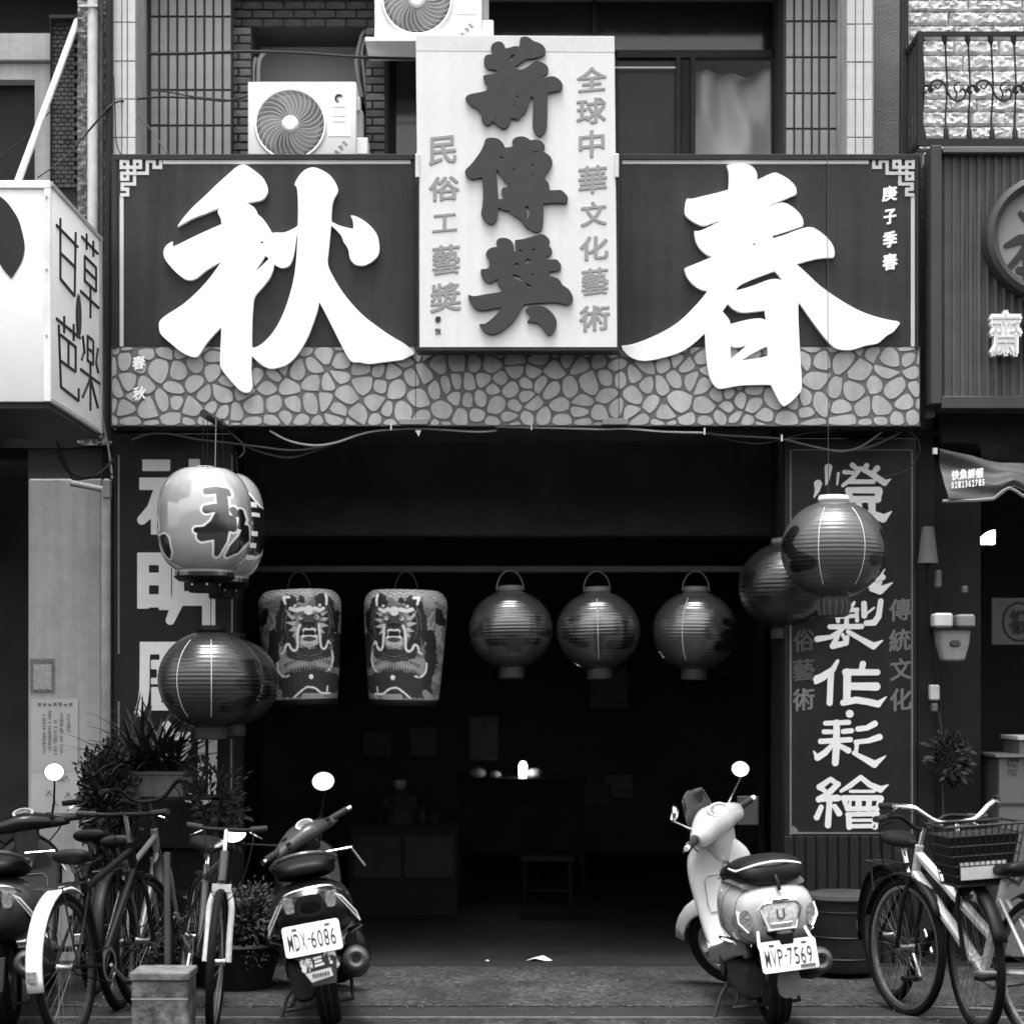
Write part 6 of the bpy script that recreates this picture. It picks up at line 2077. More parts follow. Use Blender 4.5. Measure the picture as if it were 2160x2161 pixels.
# ------------------------------------------------------------------ bicycles
def bicycle(label, x0, y0, yaw, lean, steer, st):
    t = thing('bicycle', label, 'bicycle', (x0, y0, .008), (0, -R(lean), R(yaw)), group='bicycles parked along the arcade')
    Rw = st.get('R', .325)
    wb = st.get('wb', 1.04)
    fr_m = st['frame']
    h = Vector((0, wb - .10, .78))
    ax = Vector((0, -math.sin(R(19)), math.cos(R(19))))
    ms = Matrix.Translation(h) @ Matrix.Rotation(R(steer), 4, ax) @ Matrix.Translation(-h)
    bb = Vector((0, .43, .28))
    sc_ = Vector((0, .29, .66))

    def bwheel(c, m, nm):
        base = (m or Matrix()) @ Matrix.Translation(c) @ Matrix.Rotation(R(90), 4, 'Y')
        w = MB().tube([base @ Vector((Rw * math.cos(2 * math.pi * k / 40), Rw * math.sin(2 * math.pi * k / 40), 0)) for k in range(40)], .020, 9, closed=True).build(nm, rubber, t, world=False)
        MB().lathe([(Rw - .018, -.013), (Rw - .035, -.010), (Rw - .035, .010), (Rw - .018, .013), (Rw - .018, -.013)], 40, base, caps=False).build('rim', st.get('rim', alu), w, world=False)
        s = MB()
        for k in range(28):
            a = 2 * math.pi * k / 28
            a2 = a + (.45 if k % 2 else -.45)
            s.tube([base @ Vector((.02 * math.cos(a2), .02 * math.sin(a2), .025 * (1 if k % 4 < 2 else -1))), base @ Vector(((Rw - .03) * math.cos(a), (Rw - .03) * math.sin(a), 0))], .0013, 4, caps=False)
        so = s.build('spokes', mat('spoke', .16, .45, metal=.7), w, world=False)
        so['kind'] = 'stuff'
        MB().lathe([(.001, -.04), (.02, -.04), (.014, -.01), (.014, .01), (.02, .04), (.001, .04)], 14, base, caps=False).build('hub', steel, w, world=False)
        return w
    bwheel(Vector((0, 0, Rw)), None, 'rear_wheel')
    bwheel(Vector((0, wb, Rw)), ms, 'front_wheel')
    f = MB()
    r = st.get('tube', .017)
    head_t, head_b = Vector((0, wb - .12, .84)), Vector((0, wb - .085, .70))
    f.tube([head_t, head_b], .021, 10)
    f.tube([sc_ + Vector((0, -.03, .06)), bb], r, 10)
    if st.get('mixte'):
        f.tube([head_b, bb], r * 1.15, 10)
        f.tube([head_t.lerp(head_b, .3), sc_.lerp(bb, .55)], r, 10)
    else:
        f.tube([head_b, bb], r * 1.1, 10)
        f.tube([head_t.lerp(head_b, .3), sc_], r, 10)
    for sx in (-1, 1):
        f.tube([bb + UX * sx * .03, Vector((sx * .055, 0, Rw))], .009, 8)
        f.tube([sc_ + Vector((sx * .015, 0, -.02)), Vector((sx * .055, 0, Rw))], .008, 8)
    f.build('frame', fr_m, t, world=False)
    fk = MB()
    for sx in (-1, 1):
        fk.tube(smooth_line([(sx * .03, wb - .075, .66), (sx * .052, wb - .06, .58), (sx * .052, wb - .03, .45), (sx * .055, wb, Rw)], 4), st.get('fork', .012), 9)
    fk.box(-.045, .045, wb - .09, wb - .055, .65, .685)
    apply(fk, ms).build('fork', st.get('forkm', fr_m), t, world=False)
    # saddle
    sp = Vector((0, .23, st.get('sz', .82)))
    MB().tube([sc_, sp + Vector((0, 0, -.05))], .013, 8).build('seat_post', chrome, t, world=False)
    MB().loft([ring((0, sp.y + y, sp.z + z), UX, UZ, hw, hh, 2.3, 18) for y, z, hw, hh in
               dense([(-.125, .01, .05, .012), (-.11, .012, .085, .030), (-.05, .0, .088, .036), (.03, -.008, .055, .03), (.12, -.012, .024, .022), (.15, -.014, .012, .012)], 3)]).build('saddle', seat_vinyl, t, world=False, angle=60)
    MB().tube([(0, sp.y - .09, sp.z - .03), (0, sp.y - .06, sp.z - .065), (0, sp.y + .02, sp.z - .05)], .012, 6).build('saddle_spring', steel, t, world=False)
    # handlebar
    hz = st.get('hz', 1.0)
    hb = Vector((0, wb - .16, hz))
    b = MB().tube([head_t, hb], .012, 8)
    apply(b, ms).build('stem', chrome, t, world=False)
    if st.get('bar') == 'swept':
        pts = [(-.29, -.20, .085), (-.24, -.10, .085), (-.19, -.03, .075), (-.10, .0, .01), (0, .0, -.005), (.10, .0, .01), (.19, -.03, .075), (.24, -.10, .085), (.29, -.20, .085)]
    elif st.get('bar') == 'city':
        pts = [(-.30, -.06, .05), (-.20, .0, .055), (-.12, .01, .05), (-.05, .012, .0), (0, .01, -.01), (.05, .012, .0), (.12, .01, .05), (.20, .0, .055), (.30, -.06, .05)]
    else:
        pts = [(-.31, -.03, .01), (-.15, 0, .0), (0, 0, 0), (.15, 0, 0), (.31, -.03, .01)]
    pts = [hb + Vector((p[0] * st.get('bw', 1), p[1], p[2])) for p in pts]
    b = MB().tube(smooth_line(pts, 5), st.get('barr', .011), 10)
    bo = apply(b, ms).build('handlebar', st.get('barm', chrome), t, world=False)
    for e, n2 in ((0, 1), (-1, -2)):
        q = pts[n2].lerp(pts[e], .35)
        b = MB().tube([q, pts[e] + (pts[e] - pts[n2]).normalized() * .02], .016, 10)
        apply(b, ms).build('grip', mat('grip', .015), bo, world=False)
        b = MB().tube([q + Vector((0, .03, -.01)), pts[e].lerp(q, .4) + Vector((0, .05, -.03)), pts[e] + Vector((0, .03, -.045))], .004, 6)
        apply(b, ms).build('brake_lever', chrome, bo, world=False)
    # brake and gear cables sagging from the bar to the head tube and down the frame
    cb2 = MB()
    for sx in (-1, 1):
        a_ = ms @ (pts[0 if sx < 0 else -1].lerp(hb, .35))
        d_ = Vector((sx * .02, wb - .02, .60))
        cb2.tube(smooth_line([a_, a_.lerp(d_, .3) + Vector((sx * .03, .10, .06)), a_.lerp(d_, .7) + Vector((sx * .03, .09, .0)), d_], 6), .0028, 5)
    cb2.tube(smooth_line([head_b + Vector((.02, 0, .04)), head_b.lerp(bb, .5) + Vector((.026, 0, .015)), bb + Vector((.03, 0, .03)), Vector((.06, .05, Rw))], 5), .0025, 5)
    cb2.build('brake_cable', rubber, t, world=False)
    # crank, chainring, pedals
    cm = Matrix.Translation(bb + Vector((.045, 0, 0))) @ Matrix.Rotation(R(90), 4, 'Y')
    MB().lathe([(.085, -.002), (.088, .0), (.085, .002), (.070, .002), (.070, -.002), (.085, -.002)], 30, cm, caps=False).build('chainring', steel, t, world=False)
    for sx, dy, dz in ((1, .13, -.10), (-1, -.13, .10)):
        if st.get('level'): dy, dz = (.165 * sx, .0)
        MB().tube([bb + UX * sx * .05, bb + Vector((sx * .07, dy, dz))], .009, 8).build('crank', steel, t, world=False)
        p = bb + Vector((sx * .12, dy, dz))
        MB().box(p.x - .045, p.x + .045, p.y - .03, p.y + .03, p.z - .012, p.z + .012).build('pedal', plastic_black, t, world=False, bevel=.004)
    MB().tube([bb + Vector((.045, 0, .085)), Vector((.045, .01, Rw + .035)), Vector((.045, -.035, Rw)), Vector((.045, .01, Rw - .035)), bb + Vector((.045, 0, -.085))], .004, 5).build('chain', rubber, t, world=False)

    def fender(c, a0, a1, m, m_, w=.034):
        rows = []
        for k in range(17):
            a = R(a0 + (a1 - a0) * k / 16)
            cc_ = c + Vector((0, (Rw + .035) * math.cos(a), (Rw + .035) * math.sin(a)))
            rad = Vector((0, math.cos(a), math.sin(a)))
            rows.append([cc_ + UX * w * math.cos(math.pi * j / 6) + rad * (.016 * math.sin(math.pi * j / 6)) for j in range(7)])
        b_ = MB().loft(rows, caps=False, closed=False)
        if m is not None: apply(b_, m)
        o = b_.build('mudguard', m_, t, world=False, angle=70)
        o.modifiers.new('thick', 'SOLIDIFY').thickness = .003
        return o
    if 'fend' in st:
        fo_ = fender(Vector((0, 0, Rw)), 60, 190, None, st['fend'], st.get('fw', .034))
        if not st.get('rear_only'): fender(Vector((0, wb, Rw)), 20, 150, ms, st['fend'])
        MB().box(-.022, .022, -Rw - .075, -Rw - .052, Rw - .02, Rw + .035).build('reflector', lens_dark, t, world=False, bevel=.004)
    if st.get('rack'):
        k = MB()
        for sx in (-.05, 0, .05):
            k.tube([(sx, .20, .70), (sx, -.18, .70)], .005, 6)
        k.tube([(-.05, -.18, .70), (.05, -.18, .70)], .005, 6)
        k.tube([(-.05, .20, .70), (.05, .20, .70)], .005, 6)
        for sx in (-1, 1):
            k.tube([(sx * .05, -.1, .70), (sx * .06, 0, Rw)], .005, 6)
        k.build('rack', iron, t, world=False)
    if st.get('stand'):
        MB().tube([bb + Vector((-.05, -.12, -.02)), bb + Vector((-.16, -.18, -.275))], .007, 6).build('kickstand', chrome, t, world=False)
    if st.get('basket'):
        yb, zb_, zt_ = wb + .03, .70, .98
        bk_ = MB()
        hw0, hw1 = .135, .19
        for k in range(7):
            q = k / 6
            z = zb_ + (zt_ - zb_) * q
            hw, y0_, y1_ = hw0 + (hw1 - hw0) * q, yb - .06 - .03 * q, yb + .15 + .05 * q
            bk_.tube([(-hw, y0_, z), (hw, y0_, z), (hw, y1_, z), (-hw, y1_, z)], .0065 if k in (0, 6) else .004, 5, closed=True)
        for k in range(13):
            q = -1 + 2 * k / 12
            bk_.tube([(q * hw0, yb + .15, zb_), (q * hw1, yb + .20, zt_)], .003, 4)
            bk_.tube([(q * hw0, yb - .06, zb_), (q * hw1, yb - .09, zt_)], .003, 4)
        for k in range(5):
            q = k / 4
            for sx in (-1, 1):
                bk_.tube([(sx * hw0, yb - .06 + .21 * q, zb_), (sx * hw1, yb - .09 + .29 * q, zt_)], .003, 4)
            bk_.tube([(-hw0, yb - .06 + .21 * q, zb_), (hw0, yb - .06 + .21 * q, zb_)], .003, 4)
        bo_ = apply(bk_, ms).build('basket', iron, t, world=False)
        lb_ = MB().loft([[Vector((sx * (hw0 + (hw1 - hw0) * q - .012), (yb - .05 - .03 * q) if sy < 0 else (yb + .138 + .05 * q), zb_ + .006 + (zt_ - zb_) * q)) for sx, sy in ((-1, -1), (1, -1), (1, 1), (-1, 1))] for q in (0, .82)])
        apply(lb_, ms).build('basket_dark_fill', mat('fill_black', .007, .7), bo_, world=False)  # dark box added so the wire basket looks solid black
        b = MB().box(-.10, .12, yb + .160, yb + .168, zb_ + .03, zb_ + .11)
        apply(b, ms).build('basket_tag', mat('tag_pale', .55, .5, dirt=.2), bo_, world=False)
        b = MB().loft([ring((-.0, wb + .02, .64), UX, UZ, .02, .02, 2, 14), ring((0, wb + .05, .64), UX, UZ, .034, .034, 2, 14), ring((0, wb + .10, .64), UX, UZ, .036, .036, 2, 14)])
        lo_ = apply(b, ms).build('headlamp', chrome, t, world=False)
        b = MB().lathe([(.034, 0), (.02, .008), (.001, .01)], 16, Matrix.Translation((0, wb + .10, .64)) @ Matrix.Rotation(R(-90), 4, 'X'), caps=False)
        apply(b, ms).build('headlamp_glass', lens_clear, lo_, world=False)
    return t


silver = mat('frame_silver', .60, .32, metal=.35, var=.15, vs=12, dirt=.25, coat=.3)
bfr = mat('frame_black', .007, .5, spec=.15)
rim_dark = mat('rim_dark', .06, .5, metal=.5, dirt=.4)
wfr = mat('frame_white', .55, .35, coat=.3, dirt=.25)
bicycle('silver step-through bicycle turned away at right, its saddle by the pale booth', 2.40, -2.77, 24.8, 1, -4, dict(frame=silver, forkm=bfr, mixte=True, bar='city', barm=bfr, hz=.93, tube=.024, fend=bfr, level=True, rim=mat('rim_mid', .22, .4, metal=.7, dirt=.4), sz=.78))
bicycle('black bicycle with front basket and chrome handlebar facing the street at right', 1.98, -1.30, 192, -2, -4, dict(frame=bfr, bar='swept', basket=True, fend=bfr, hz=.97, barr=.014, rack=True, rim=rim_dark, sz=.84))
bicycle('grey bicycle almost wholly cut by the right edge of the photo', 2.86, -1.15, 184, 3, 10, dict(frame=mat('frame_old', .25, .4, metal=.5), mixte=True, bar='city', barm=bfr, hz=.80, rim=steel, fend=bfr, R=.27, tube=.012, sz=.66))
bicycle('bicycle with a bright white rear mudguard, leftmost of the cluster by the pillar', -2.03, -2.58, -10, 4, -6, dict(frame=bfr, bar='flat', barm=bfr, fend=mat('guard_bright', .80, .3, coat=.4), fw=.040, rear_only=True, hz=.98, rack=True, rim=rim_dark, bw=.75))
bicycle('dark mountain bicycle with a pale fork, its front wheel nearest the black scooter', -1.70, -1.36, 194.5, 7, -12, dict(frame=mat('frame_dull', .10, .35, metal=.5), forkm=wfr, fork=.015, bar='flat', barm=bfr, hz=.94, tube=.018, rim=rim_dark, bw=.55))
bicycle('dark bicycle with a silver seat tube in the middle of the left cluster', -1.98, -1.62, -4, 4, 12, dict(frame=mat('frame_silver2', .22, .35, metal=.5, dirt=.3), bar='swept', barm=bfr, hz=1.0, rack=True, stand=True, fend=bfr, rim=rim_dark, bw=.8))
bicycle('black bicycle standing behind the white-guarded one, nearest the left scooter', -2.20, -1.16, 2, 4, 20, dict(frame=bfr, bar='flat', barm=bfr, hz=1.0, fend=bfr, rack=True, rim=rim_dark, bw=.8))

# ================================================================== things on the pavement
# concrete block bucket among the bicycles
c_ = P(345, 0, -2.62)
cb_ = thing('crate', 'worn pale crate with a folded rim standing among the left bicycles', 'crate', (c_.x, -2.6, .006))
MB().box(-.128, .128, -.12, .12, 0, .285).build('side', mat('crate_worn', .15, .85, var=.6, vs=7, bump=1.0, bs=26, dirt=.8), cb_, world=False, bevel=.008)
MB().box(-.136, .134, -.128, .128, .285, .325).build('rim', mat('crate_rim', .14, .85, var=.4, vs=20, bump=.6, bs=50, dirt=.4), cb_, world=False, bevel=.006)
MB().box(-.129, .129, -.122, -.118, .20, .206).build('band', mat('crate_band', .30, .7), cb_, world=False)
tag(MB().tube([(c_.x - .01, -2.44, .1), (c_.x - .02, -2.40, .85)], .015, 8).build('upright_pole', mat('pole_brown', .05, .7, var=.2)), 'dark upright pole rising behind the worn crate', 'pole')

# steel drum by the right pillar
d_ = P(1778, 0, -.48)
dr = thing('drum', 'squat dark metal drum with a pale lid against the right pillar', 'drum', (d_.x, -.48, .012))
prof = [(.001, .03), (.195, .03), (.2, .05), (.2, .10), (.206, .105), (.2, .11), (.2, .22), (.206, .225), (.2, .23), (.2, .36), (.206, .365), (.2, .37), (.2, .43), (.001, .43)]
MB().lathe(prof, 40, caps=False).build('body', mat('drum_dark', .010, .5, var=.25, dirt=.3), dr, world=False)
MB().lathe([(.212, .425), (.218, .435), (.212, .455), (.16, .468), (.001, .47)], 40, caps=False).build('lid', mat('drum_lid', .05, .5, var=.2, dirt=.3), dr, world=False)
for a in range(3):
    q = R(90 + a * 120)
    MB().box(-.03, .03, -.02, .02, -.0, .032, Matrix.Translation((.16 * math.cos(q), .16 * math.sin(q), 0))).build('foot', plastic_black, dr, world=False)
for r_ in range(5):
    for s_ in (-.06, .04):
        MB().lathe([(.005, 0), (.001, .001)], 8, Matrix.Translation((s_, -math.sqrt(.2 ** 2 - s_ ** 2) - .002, .12 + r_ * .045)) @ Matrix.Rotation(R(90), 4, 'X'), caps=False).build('vent_hole', black, dr, world=False)

# planter stand and plants at left
ps = thing('plant_stand', 'dark slatted stand carrying the planter at left', 'stand', (P(335, 0, -.38).x, -.38, .01))
for x in (-.34, .34):
    for y in (-.12, .12):
        MB().box(x - .02, x + .02, y - .02, y + .02, 0, 1.0).build('leg', iron, ps, world=False)
for k in range(4):
    MB().box(-.36, .36, -.14 + k * .072, -.085 + k * .072, .985, 1.005).build('slat', wood_dark, ps, world=False)
MB().box(-.36, .36, -.14, .14, .45, .47).build('shelf', wood_dark, ps, world=False)
tr = thing('planter', 'grey trough planter under the spiky plant at left', 'planter', (P(338, 0, -.42).x, -.42, 1.005))
b = MB()
w_, d2, h_ = .165, .09, .145
b.add([(-w_ * .9, -d2 * .9, 0), (w_ * .9, -d2 * .9, 0), (w_ * .9, d2 * .9, 0), (-w_ * .9, d2 * .9, 0), (-w_, -d2, h_), (w_, -d2, h_), (w_, d2, h_), (-w_, d2, h_)],
      [(0, 3, 2, 1), (4, 5, 6, 7), (0, 1, 5, 4), (1, 2, 6, 5), (2, 3, 7, 6), (3, 0, 4, 7)])
b.build('trough', clay, tr, world=False, bevel=.008)
MB().box(-w_ - .006, w_ + .006, -d2 - .006, d2 + .006, h_ - .016, h_ + .004).build('lip', clay, tr, world=False, bevel=.004)
sp_ = thing('spiky_plant', 'spiky dark plant with long arching blades growing from the grey planter', 'plant', (P(330, 0, -.42).x, -.42, 1.15))
rl = random.Random(21)


def blade(base, az, el, L, w, droop, mt, parent, nm='leaf'):
    pts, n = [], 9
    p = Vector(base)
    e = el
    d = Vector((math.cos(az), math.sin(az), 0))
    side_ = Vector((-math.sin(az), math.cos(az), 0))
    vs = []
    for i in range(n):
        q = i / (n - 1)
        ww = w * (1 - q) ** .7 * (.6 + .8 * min(q * 3, 1) * .5)
        up_ = Vector((0, 0, 1)) * math.cos(e) - d * math.sin(e)
        vs += [p - side_ * ww + up_ * ww * .35, p - up_ * 0, p + side_ * ww + up_ * ww * .35]
        p = p + (d * math.cos(e) + Vector((0, 0, 1)) * math.sin(e)) * (L / (n - 1))
        e -= droop / (n - 1)
    fs = []
    for i in range(n - 1):
        for j in range(2):
            fs.append((i * 3 + j, i * 3 + j + 1, i * 3 + j + 4, i * 3 + j + 3))
    return MB().add(vs, fs).build(nm, mt, parent, world=False, angle=60)


lights = mat('leaf_pale', .10, .45, var=.3)
for i in range(150):
    az = rl.uniform(0, 2 * math.pi)
    el = R(rl.uniform(20, 86))
    L = rl.uniform(.26, .52)
    blade((rl.uniform(-.14, .12), rl.uniform(-.05, .05), 0), az, el, L, rl.uniform(.012, .022), rl.uniform(.3, 1.3), lights if rl.random() < .16 else leaf_dark, sp_)


def leaf_cloud(name, label, cat, c, rad, n, size, mt, seed, shell=.55, stems=True, shape=None):
    rr_ = random.Random(seed)
    t = thing(name, label, cat, (c[0], c[1], c[2] - rad[2]))
    cc_ = Vector((0, 0, rad[2]))
    clumps = []
    for k in range(26):
        a, b_ = rr_.uniform(0, 2 * math.pi), math.acos(rr_.uniform(-1, 1))
        q = rr_.uniform(shell, 1.0)
        clumps.append((Vector((rad[0] * q * math.sin(b_) * math.cos(a), rad[1] * q * math.sin(b_) * math.sin(a), rad[2] * q * math.cos(b_))), rr_.uniform(.16, .34)))
    vs, fs = [], []
    for i in range(n):
        p0, s0 = rr_.choice(clumps)
        p = cc_ + p0 + Vector([rr_.gauss(0, s0 * rad[j] * .6) for j in range(3)])
        d = (p - cc_).normalized() + Vector([rr_.uniform(-.8, .8) for _ in range(3)])
        d.normalize()
        s2 = d.orthogonal().normalized()
        L = size * rr_.uniform(.6, 1.4)
        k = len(vs)
        nrm = d.cross(s2)
        vs += [tuple(p), tuple(p + d * L * .5 + s2 * L * .24 + nrm * L * .06), tuple(p + d * L), tuple(p + d * L * .5 - s2 * L * .24 + nrm * L * .06)]
        fs += [(k, k + 1, k + 2), (k, k + 2, k + 3)]
    fo_ = MB().add(vs, fs).build('foliage', mt, t, world=False, angle=5)
    fo_['kind'] = 'stuff'
    if stems:
        s = MB()
        for p0, s0 in clumps[:14]:
            s.tube([(0, 0, .0), Vector((0, 0, rad[2] * .6)) + p0 * .3, cc_ + p0], [.008, .006, .002], 5)
        s.build('stem', wood_dark, t, world=False)
    return t


q = P(228, 1700, -.60)
leaf_cloud('leafy_plant', 'dense dark leafy plant with toothed leaves left of the grey planter', 'plant', (q.x, q.y, q.z), (.17, .14, .29), 6500, .038, leaf_dark, 3, shell=.3)
q = P(455, 1700, -.5)
leaf_cloud('leafy_plant', 'sparse dark shrub right of the plant stand, behind the white mirror', 'plant', (q.x, q.y, q.z), (.16, .12, .30), 420, .045, leaf_dark, 8)
q = P(520, 1960, -.95)
leaf_cloud('low_shrub', 'low feathery shrub between the left bicycles and the black scooter', 'plant', (q.x, q.y, q.z), (.34, .24, .20), 8500, .034, leaf_mid, 5, shell=.35)
q = P(410, 2010, -.85)
leaf_cloud('low_shrub', 'dark low shrub added to deepen the shade behind the crate and bicycle wheels', 'plant', (q.x, q.y, q.z), (.26, .2, .16), 2200, .035, leaf_dark, 15, shell=.5)  # added foliage that darkens the left bicycle cluster
q = P(500, 0, -.95)
pt = thing('flower_pot', 'wide dark pot holding the feathery shrub', 'pot', (q.x, -.95, .01))
MB().lathe([(.001, 0), (.18, 0), (.24, .22), (.25, .24), (.235, .25), (.22, .22), (.001, .20)], 32, caps=False).build('pot', mat('pot_dark', .009, .7, var=.2), pt, world=False)
MB().tube([(.252 * math.cos(a), .252 * math.sin(a), .235) for a in [2 * math.pi * k / 40 for k in range(40)]], .008, 6, closed=True).build('rim', mat('pot_rim', .02, .6), pt, world=False)
q = P(255, 0, -.6)
pt = thing('flower_pot', 'dark pot standing on the ground under the toothed-leaf plant', 'pot', (q.x, -.6, .01))
MB().lathe([(.001, 0), (.13, 0), (.18, .28), (.17, .3), (.001, .27)], 28, caps=False).build('pot', mat('pot_dark', .03), pt, world=False)
MB().tube([(0, 0, .25), (.01, 0, .5), (0, 0, .75)], .012, 7).build('cane', wood_dark, pt, world=False)

# crumpled paper on the ground
q = P(1135, 0, .15)
b = MB()
b.add([(q.x - .075, .10, .013), (q.x - .03, .17, .022), (q.x - .02, .08, .030), (q.x + .03, .14, .040), (q.x + .045, .06, .018), (q.x + .085, .11, .014), (q.x + .02, .19, .016)],
      [(0, 2, 1), (1, 2, 3), (2, 4, 3), (3, 4, 5), (1, 3, 6), (3, 5, 6)])
tag(b.build('paper_scrap', mat('paper_bright', .75, .8), angle=5), 'small scrap of white paper lying on the arcade floor', 'litter')
q = P(1028, 0, .05)
tag(MB().ball((q.x, .05, .02), .012, .008, .006, 8, 6).build('cigarette_end', paper), 'tiny pale speck of litter left of the paper scrap', 'litter')

# grit and small stones swept against the gutter
rg3 = random.Random(77)
b = MB()
for i in range(520):
    x, y = rg3.uniform(-2.9, 3.0), rg3.choice((rg3.uniform(-2.9, -.1), rg3.gauss(GY + .02, .06)))
    s_ = rg3.uniform(.002, .0075)
    b.ball((x, y, .010 + s_ * .4), s_, s_ * rg3.uniform(.6, 1.2), s_ * .6, 6, 4)
go = b.build('grit', mat('grit_grey', .12, .9, var=.6, vs=60))
tag(go, 'loose grit and small stones scattered over the pavement', 'grit', kind='stuff')

# ================================================================== inside the shop
YI = 3.4
def ib(px0, px1, py0, py1, y0, dy, nm, label, cat, m_):
    b = MB().pbox(px0, px1, py0, py1, y0, y0 + dy)
    return tag(b.build(nm, m_, bevel=.006), label, cat)


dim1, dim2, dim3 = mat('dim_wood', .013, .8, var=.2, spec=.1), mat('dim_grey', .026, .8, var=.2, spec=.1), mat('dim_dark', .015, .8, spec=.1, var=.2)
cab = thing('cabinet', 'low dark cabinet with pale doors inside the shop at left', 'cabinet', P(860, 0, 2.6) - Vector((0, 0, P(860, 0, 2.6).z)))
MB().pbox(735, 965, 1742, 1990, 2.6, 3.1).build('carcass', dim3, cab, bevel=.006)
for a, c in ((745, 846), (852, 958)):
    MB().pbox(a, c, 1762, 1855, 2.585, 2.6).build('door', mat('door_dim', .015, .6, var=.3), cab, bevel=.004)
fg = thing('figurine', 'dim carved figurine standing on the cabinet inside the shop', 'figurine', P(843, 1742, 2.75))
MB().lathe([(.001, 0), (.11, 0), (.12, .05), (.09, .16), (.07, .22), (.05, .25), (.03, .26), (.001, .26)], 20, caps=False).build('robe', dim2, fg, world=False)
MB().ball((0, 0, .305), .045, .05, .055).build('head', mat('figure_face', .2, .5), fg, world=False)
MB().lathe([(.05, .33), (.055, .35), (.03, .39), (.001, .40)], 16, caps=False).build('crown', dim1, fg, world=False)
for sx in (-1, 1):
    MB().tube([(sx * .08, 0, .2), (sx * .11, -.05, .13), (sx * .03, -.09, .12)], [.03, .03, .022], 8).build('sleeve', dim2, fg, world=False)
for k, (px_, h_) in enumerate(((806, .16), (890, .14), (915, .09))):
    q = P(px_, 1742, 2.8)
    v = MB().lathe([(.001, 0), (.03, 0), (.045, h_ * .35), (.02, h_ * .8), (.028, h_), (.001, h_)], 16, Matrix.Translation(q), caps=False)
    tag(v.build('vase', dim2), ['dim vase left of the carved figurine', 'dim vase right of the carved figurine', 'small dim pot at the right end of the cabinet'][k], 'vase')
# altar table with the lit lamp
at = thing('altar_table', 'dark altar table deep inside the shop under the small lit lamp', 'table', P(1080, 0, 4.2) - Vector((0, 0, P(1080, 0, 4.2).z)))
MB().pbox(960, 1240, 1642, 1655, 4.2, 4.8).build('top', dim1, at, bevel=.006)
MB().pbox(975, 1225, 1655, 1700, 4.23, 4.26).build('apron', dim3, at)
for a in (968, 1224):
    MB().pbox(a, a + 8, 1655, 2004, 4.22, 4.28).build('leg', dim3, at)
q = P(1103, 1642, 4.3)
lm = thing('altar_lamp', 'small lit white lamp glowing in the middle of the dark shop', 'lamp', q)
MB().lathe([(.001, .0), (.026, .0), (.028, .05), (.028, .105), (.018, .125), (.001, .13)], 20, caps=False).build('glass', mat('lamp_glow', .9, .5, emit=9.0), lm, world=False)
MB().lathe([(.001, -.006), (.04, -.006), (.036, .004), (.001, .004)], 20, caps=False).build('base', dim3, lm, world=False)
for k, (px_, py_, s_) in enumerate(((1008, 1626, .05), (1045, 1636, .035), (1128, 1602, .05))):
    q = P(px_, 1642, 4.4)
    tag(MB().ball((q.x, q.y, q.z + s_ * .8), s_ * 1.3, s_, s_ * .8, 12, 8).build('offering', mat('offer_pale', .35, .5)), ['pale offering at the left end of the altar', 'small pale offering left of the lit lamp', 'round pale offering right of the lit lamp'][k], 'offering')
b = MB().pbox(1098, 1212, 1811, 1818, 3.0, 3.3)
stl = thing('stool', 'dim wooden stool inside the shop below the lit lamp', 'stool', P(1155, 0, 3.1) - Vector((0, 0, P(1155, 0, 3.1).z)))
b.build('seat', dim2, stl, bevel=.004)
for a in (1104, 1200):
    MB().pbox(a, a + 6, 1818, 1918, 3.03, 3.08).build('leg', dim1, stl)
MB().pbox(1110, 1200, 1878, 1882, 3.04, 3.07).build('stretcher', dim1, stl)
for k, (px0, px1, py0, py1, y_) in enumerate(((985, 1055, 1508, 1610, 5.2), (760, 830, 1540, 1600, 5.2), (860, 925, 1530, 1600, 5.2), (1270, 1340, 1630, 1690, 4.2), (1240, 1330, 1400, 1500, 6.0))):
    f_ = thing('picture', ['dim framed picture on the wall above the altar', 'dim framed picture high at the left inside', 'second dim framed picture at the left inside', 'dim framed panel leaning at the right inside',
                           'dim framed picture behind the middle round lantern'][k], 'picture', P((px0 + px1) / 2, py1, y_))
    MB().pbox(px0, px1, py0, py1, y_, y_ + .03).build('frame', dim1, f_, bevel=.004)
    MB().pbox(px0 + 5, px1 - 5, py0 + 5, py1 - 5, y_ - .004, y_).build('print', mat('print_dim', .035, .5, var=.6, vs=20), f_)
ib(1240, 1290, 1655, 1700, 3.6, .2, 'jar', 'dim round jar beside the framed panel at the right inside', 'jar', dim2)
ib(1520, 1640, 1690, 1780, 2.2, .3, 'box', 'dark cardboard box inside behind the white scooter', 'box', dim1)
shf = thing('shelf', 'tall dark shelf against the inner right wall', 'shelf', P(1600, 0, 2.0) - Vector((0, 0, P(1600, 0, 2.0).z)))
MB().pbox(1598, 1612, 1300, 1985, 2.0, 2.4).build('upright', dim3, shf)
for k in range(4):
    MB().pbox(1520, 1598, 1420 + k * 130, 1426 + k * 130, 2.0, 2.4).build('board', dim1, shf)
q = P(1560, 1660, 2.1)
ib(1555, 1600, 1680, 1742, -.02 + .08, .03, 'paper_sheet', 'dim sheet of paper pinned left of the right pillar board', 'paper', mat('sheet_dim', .05, .7))

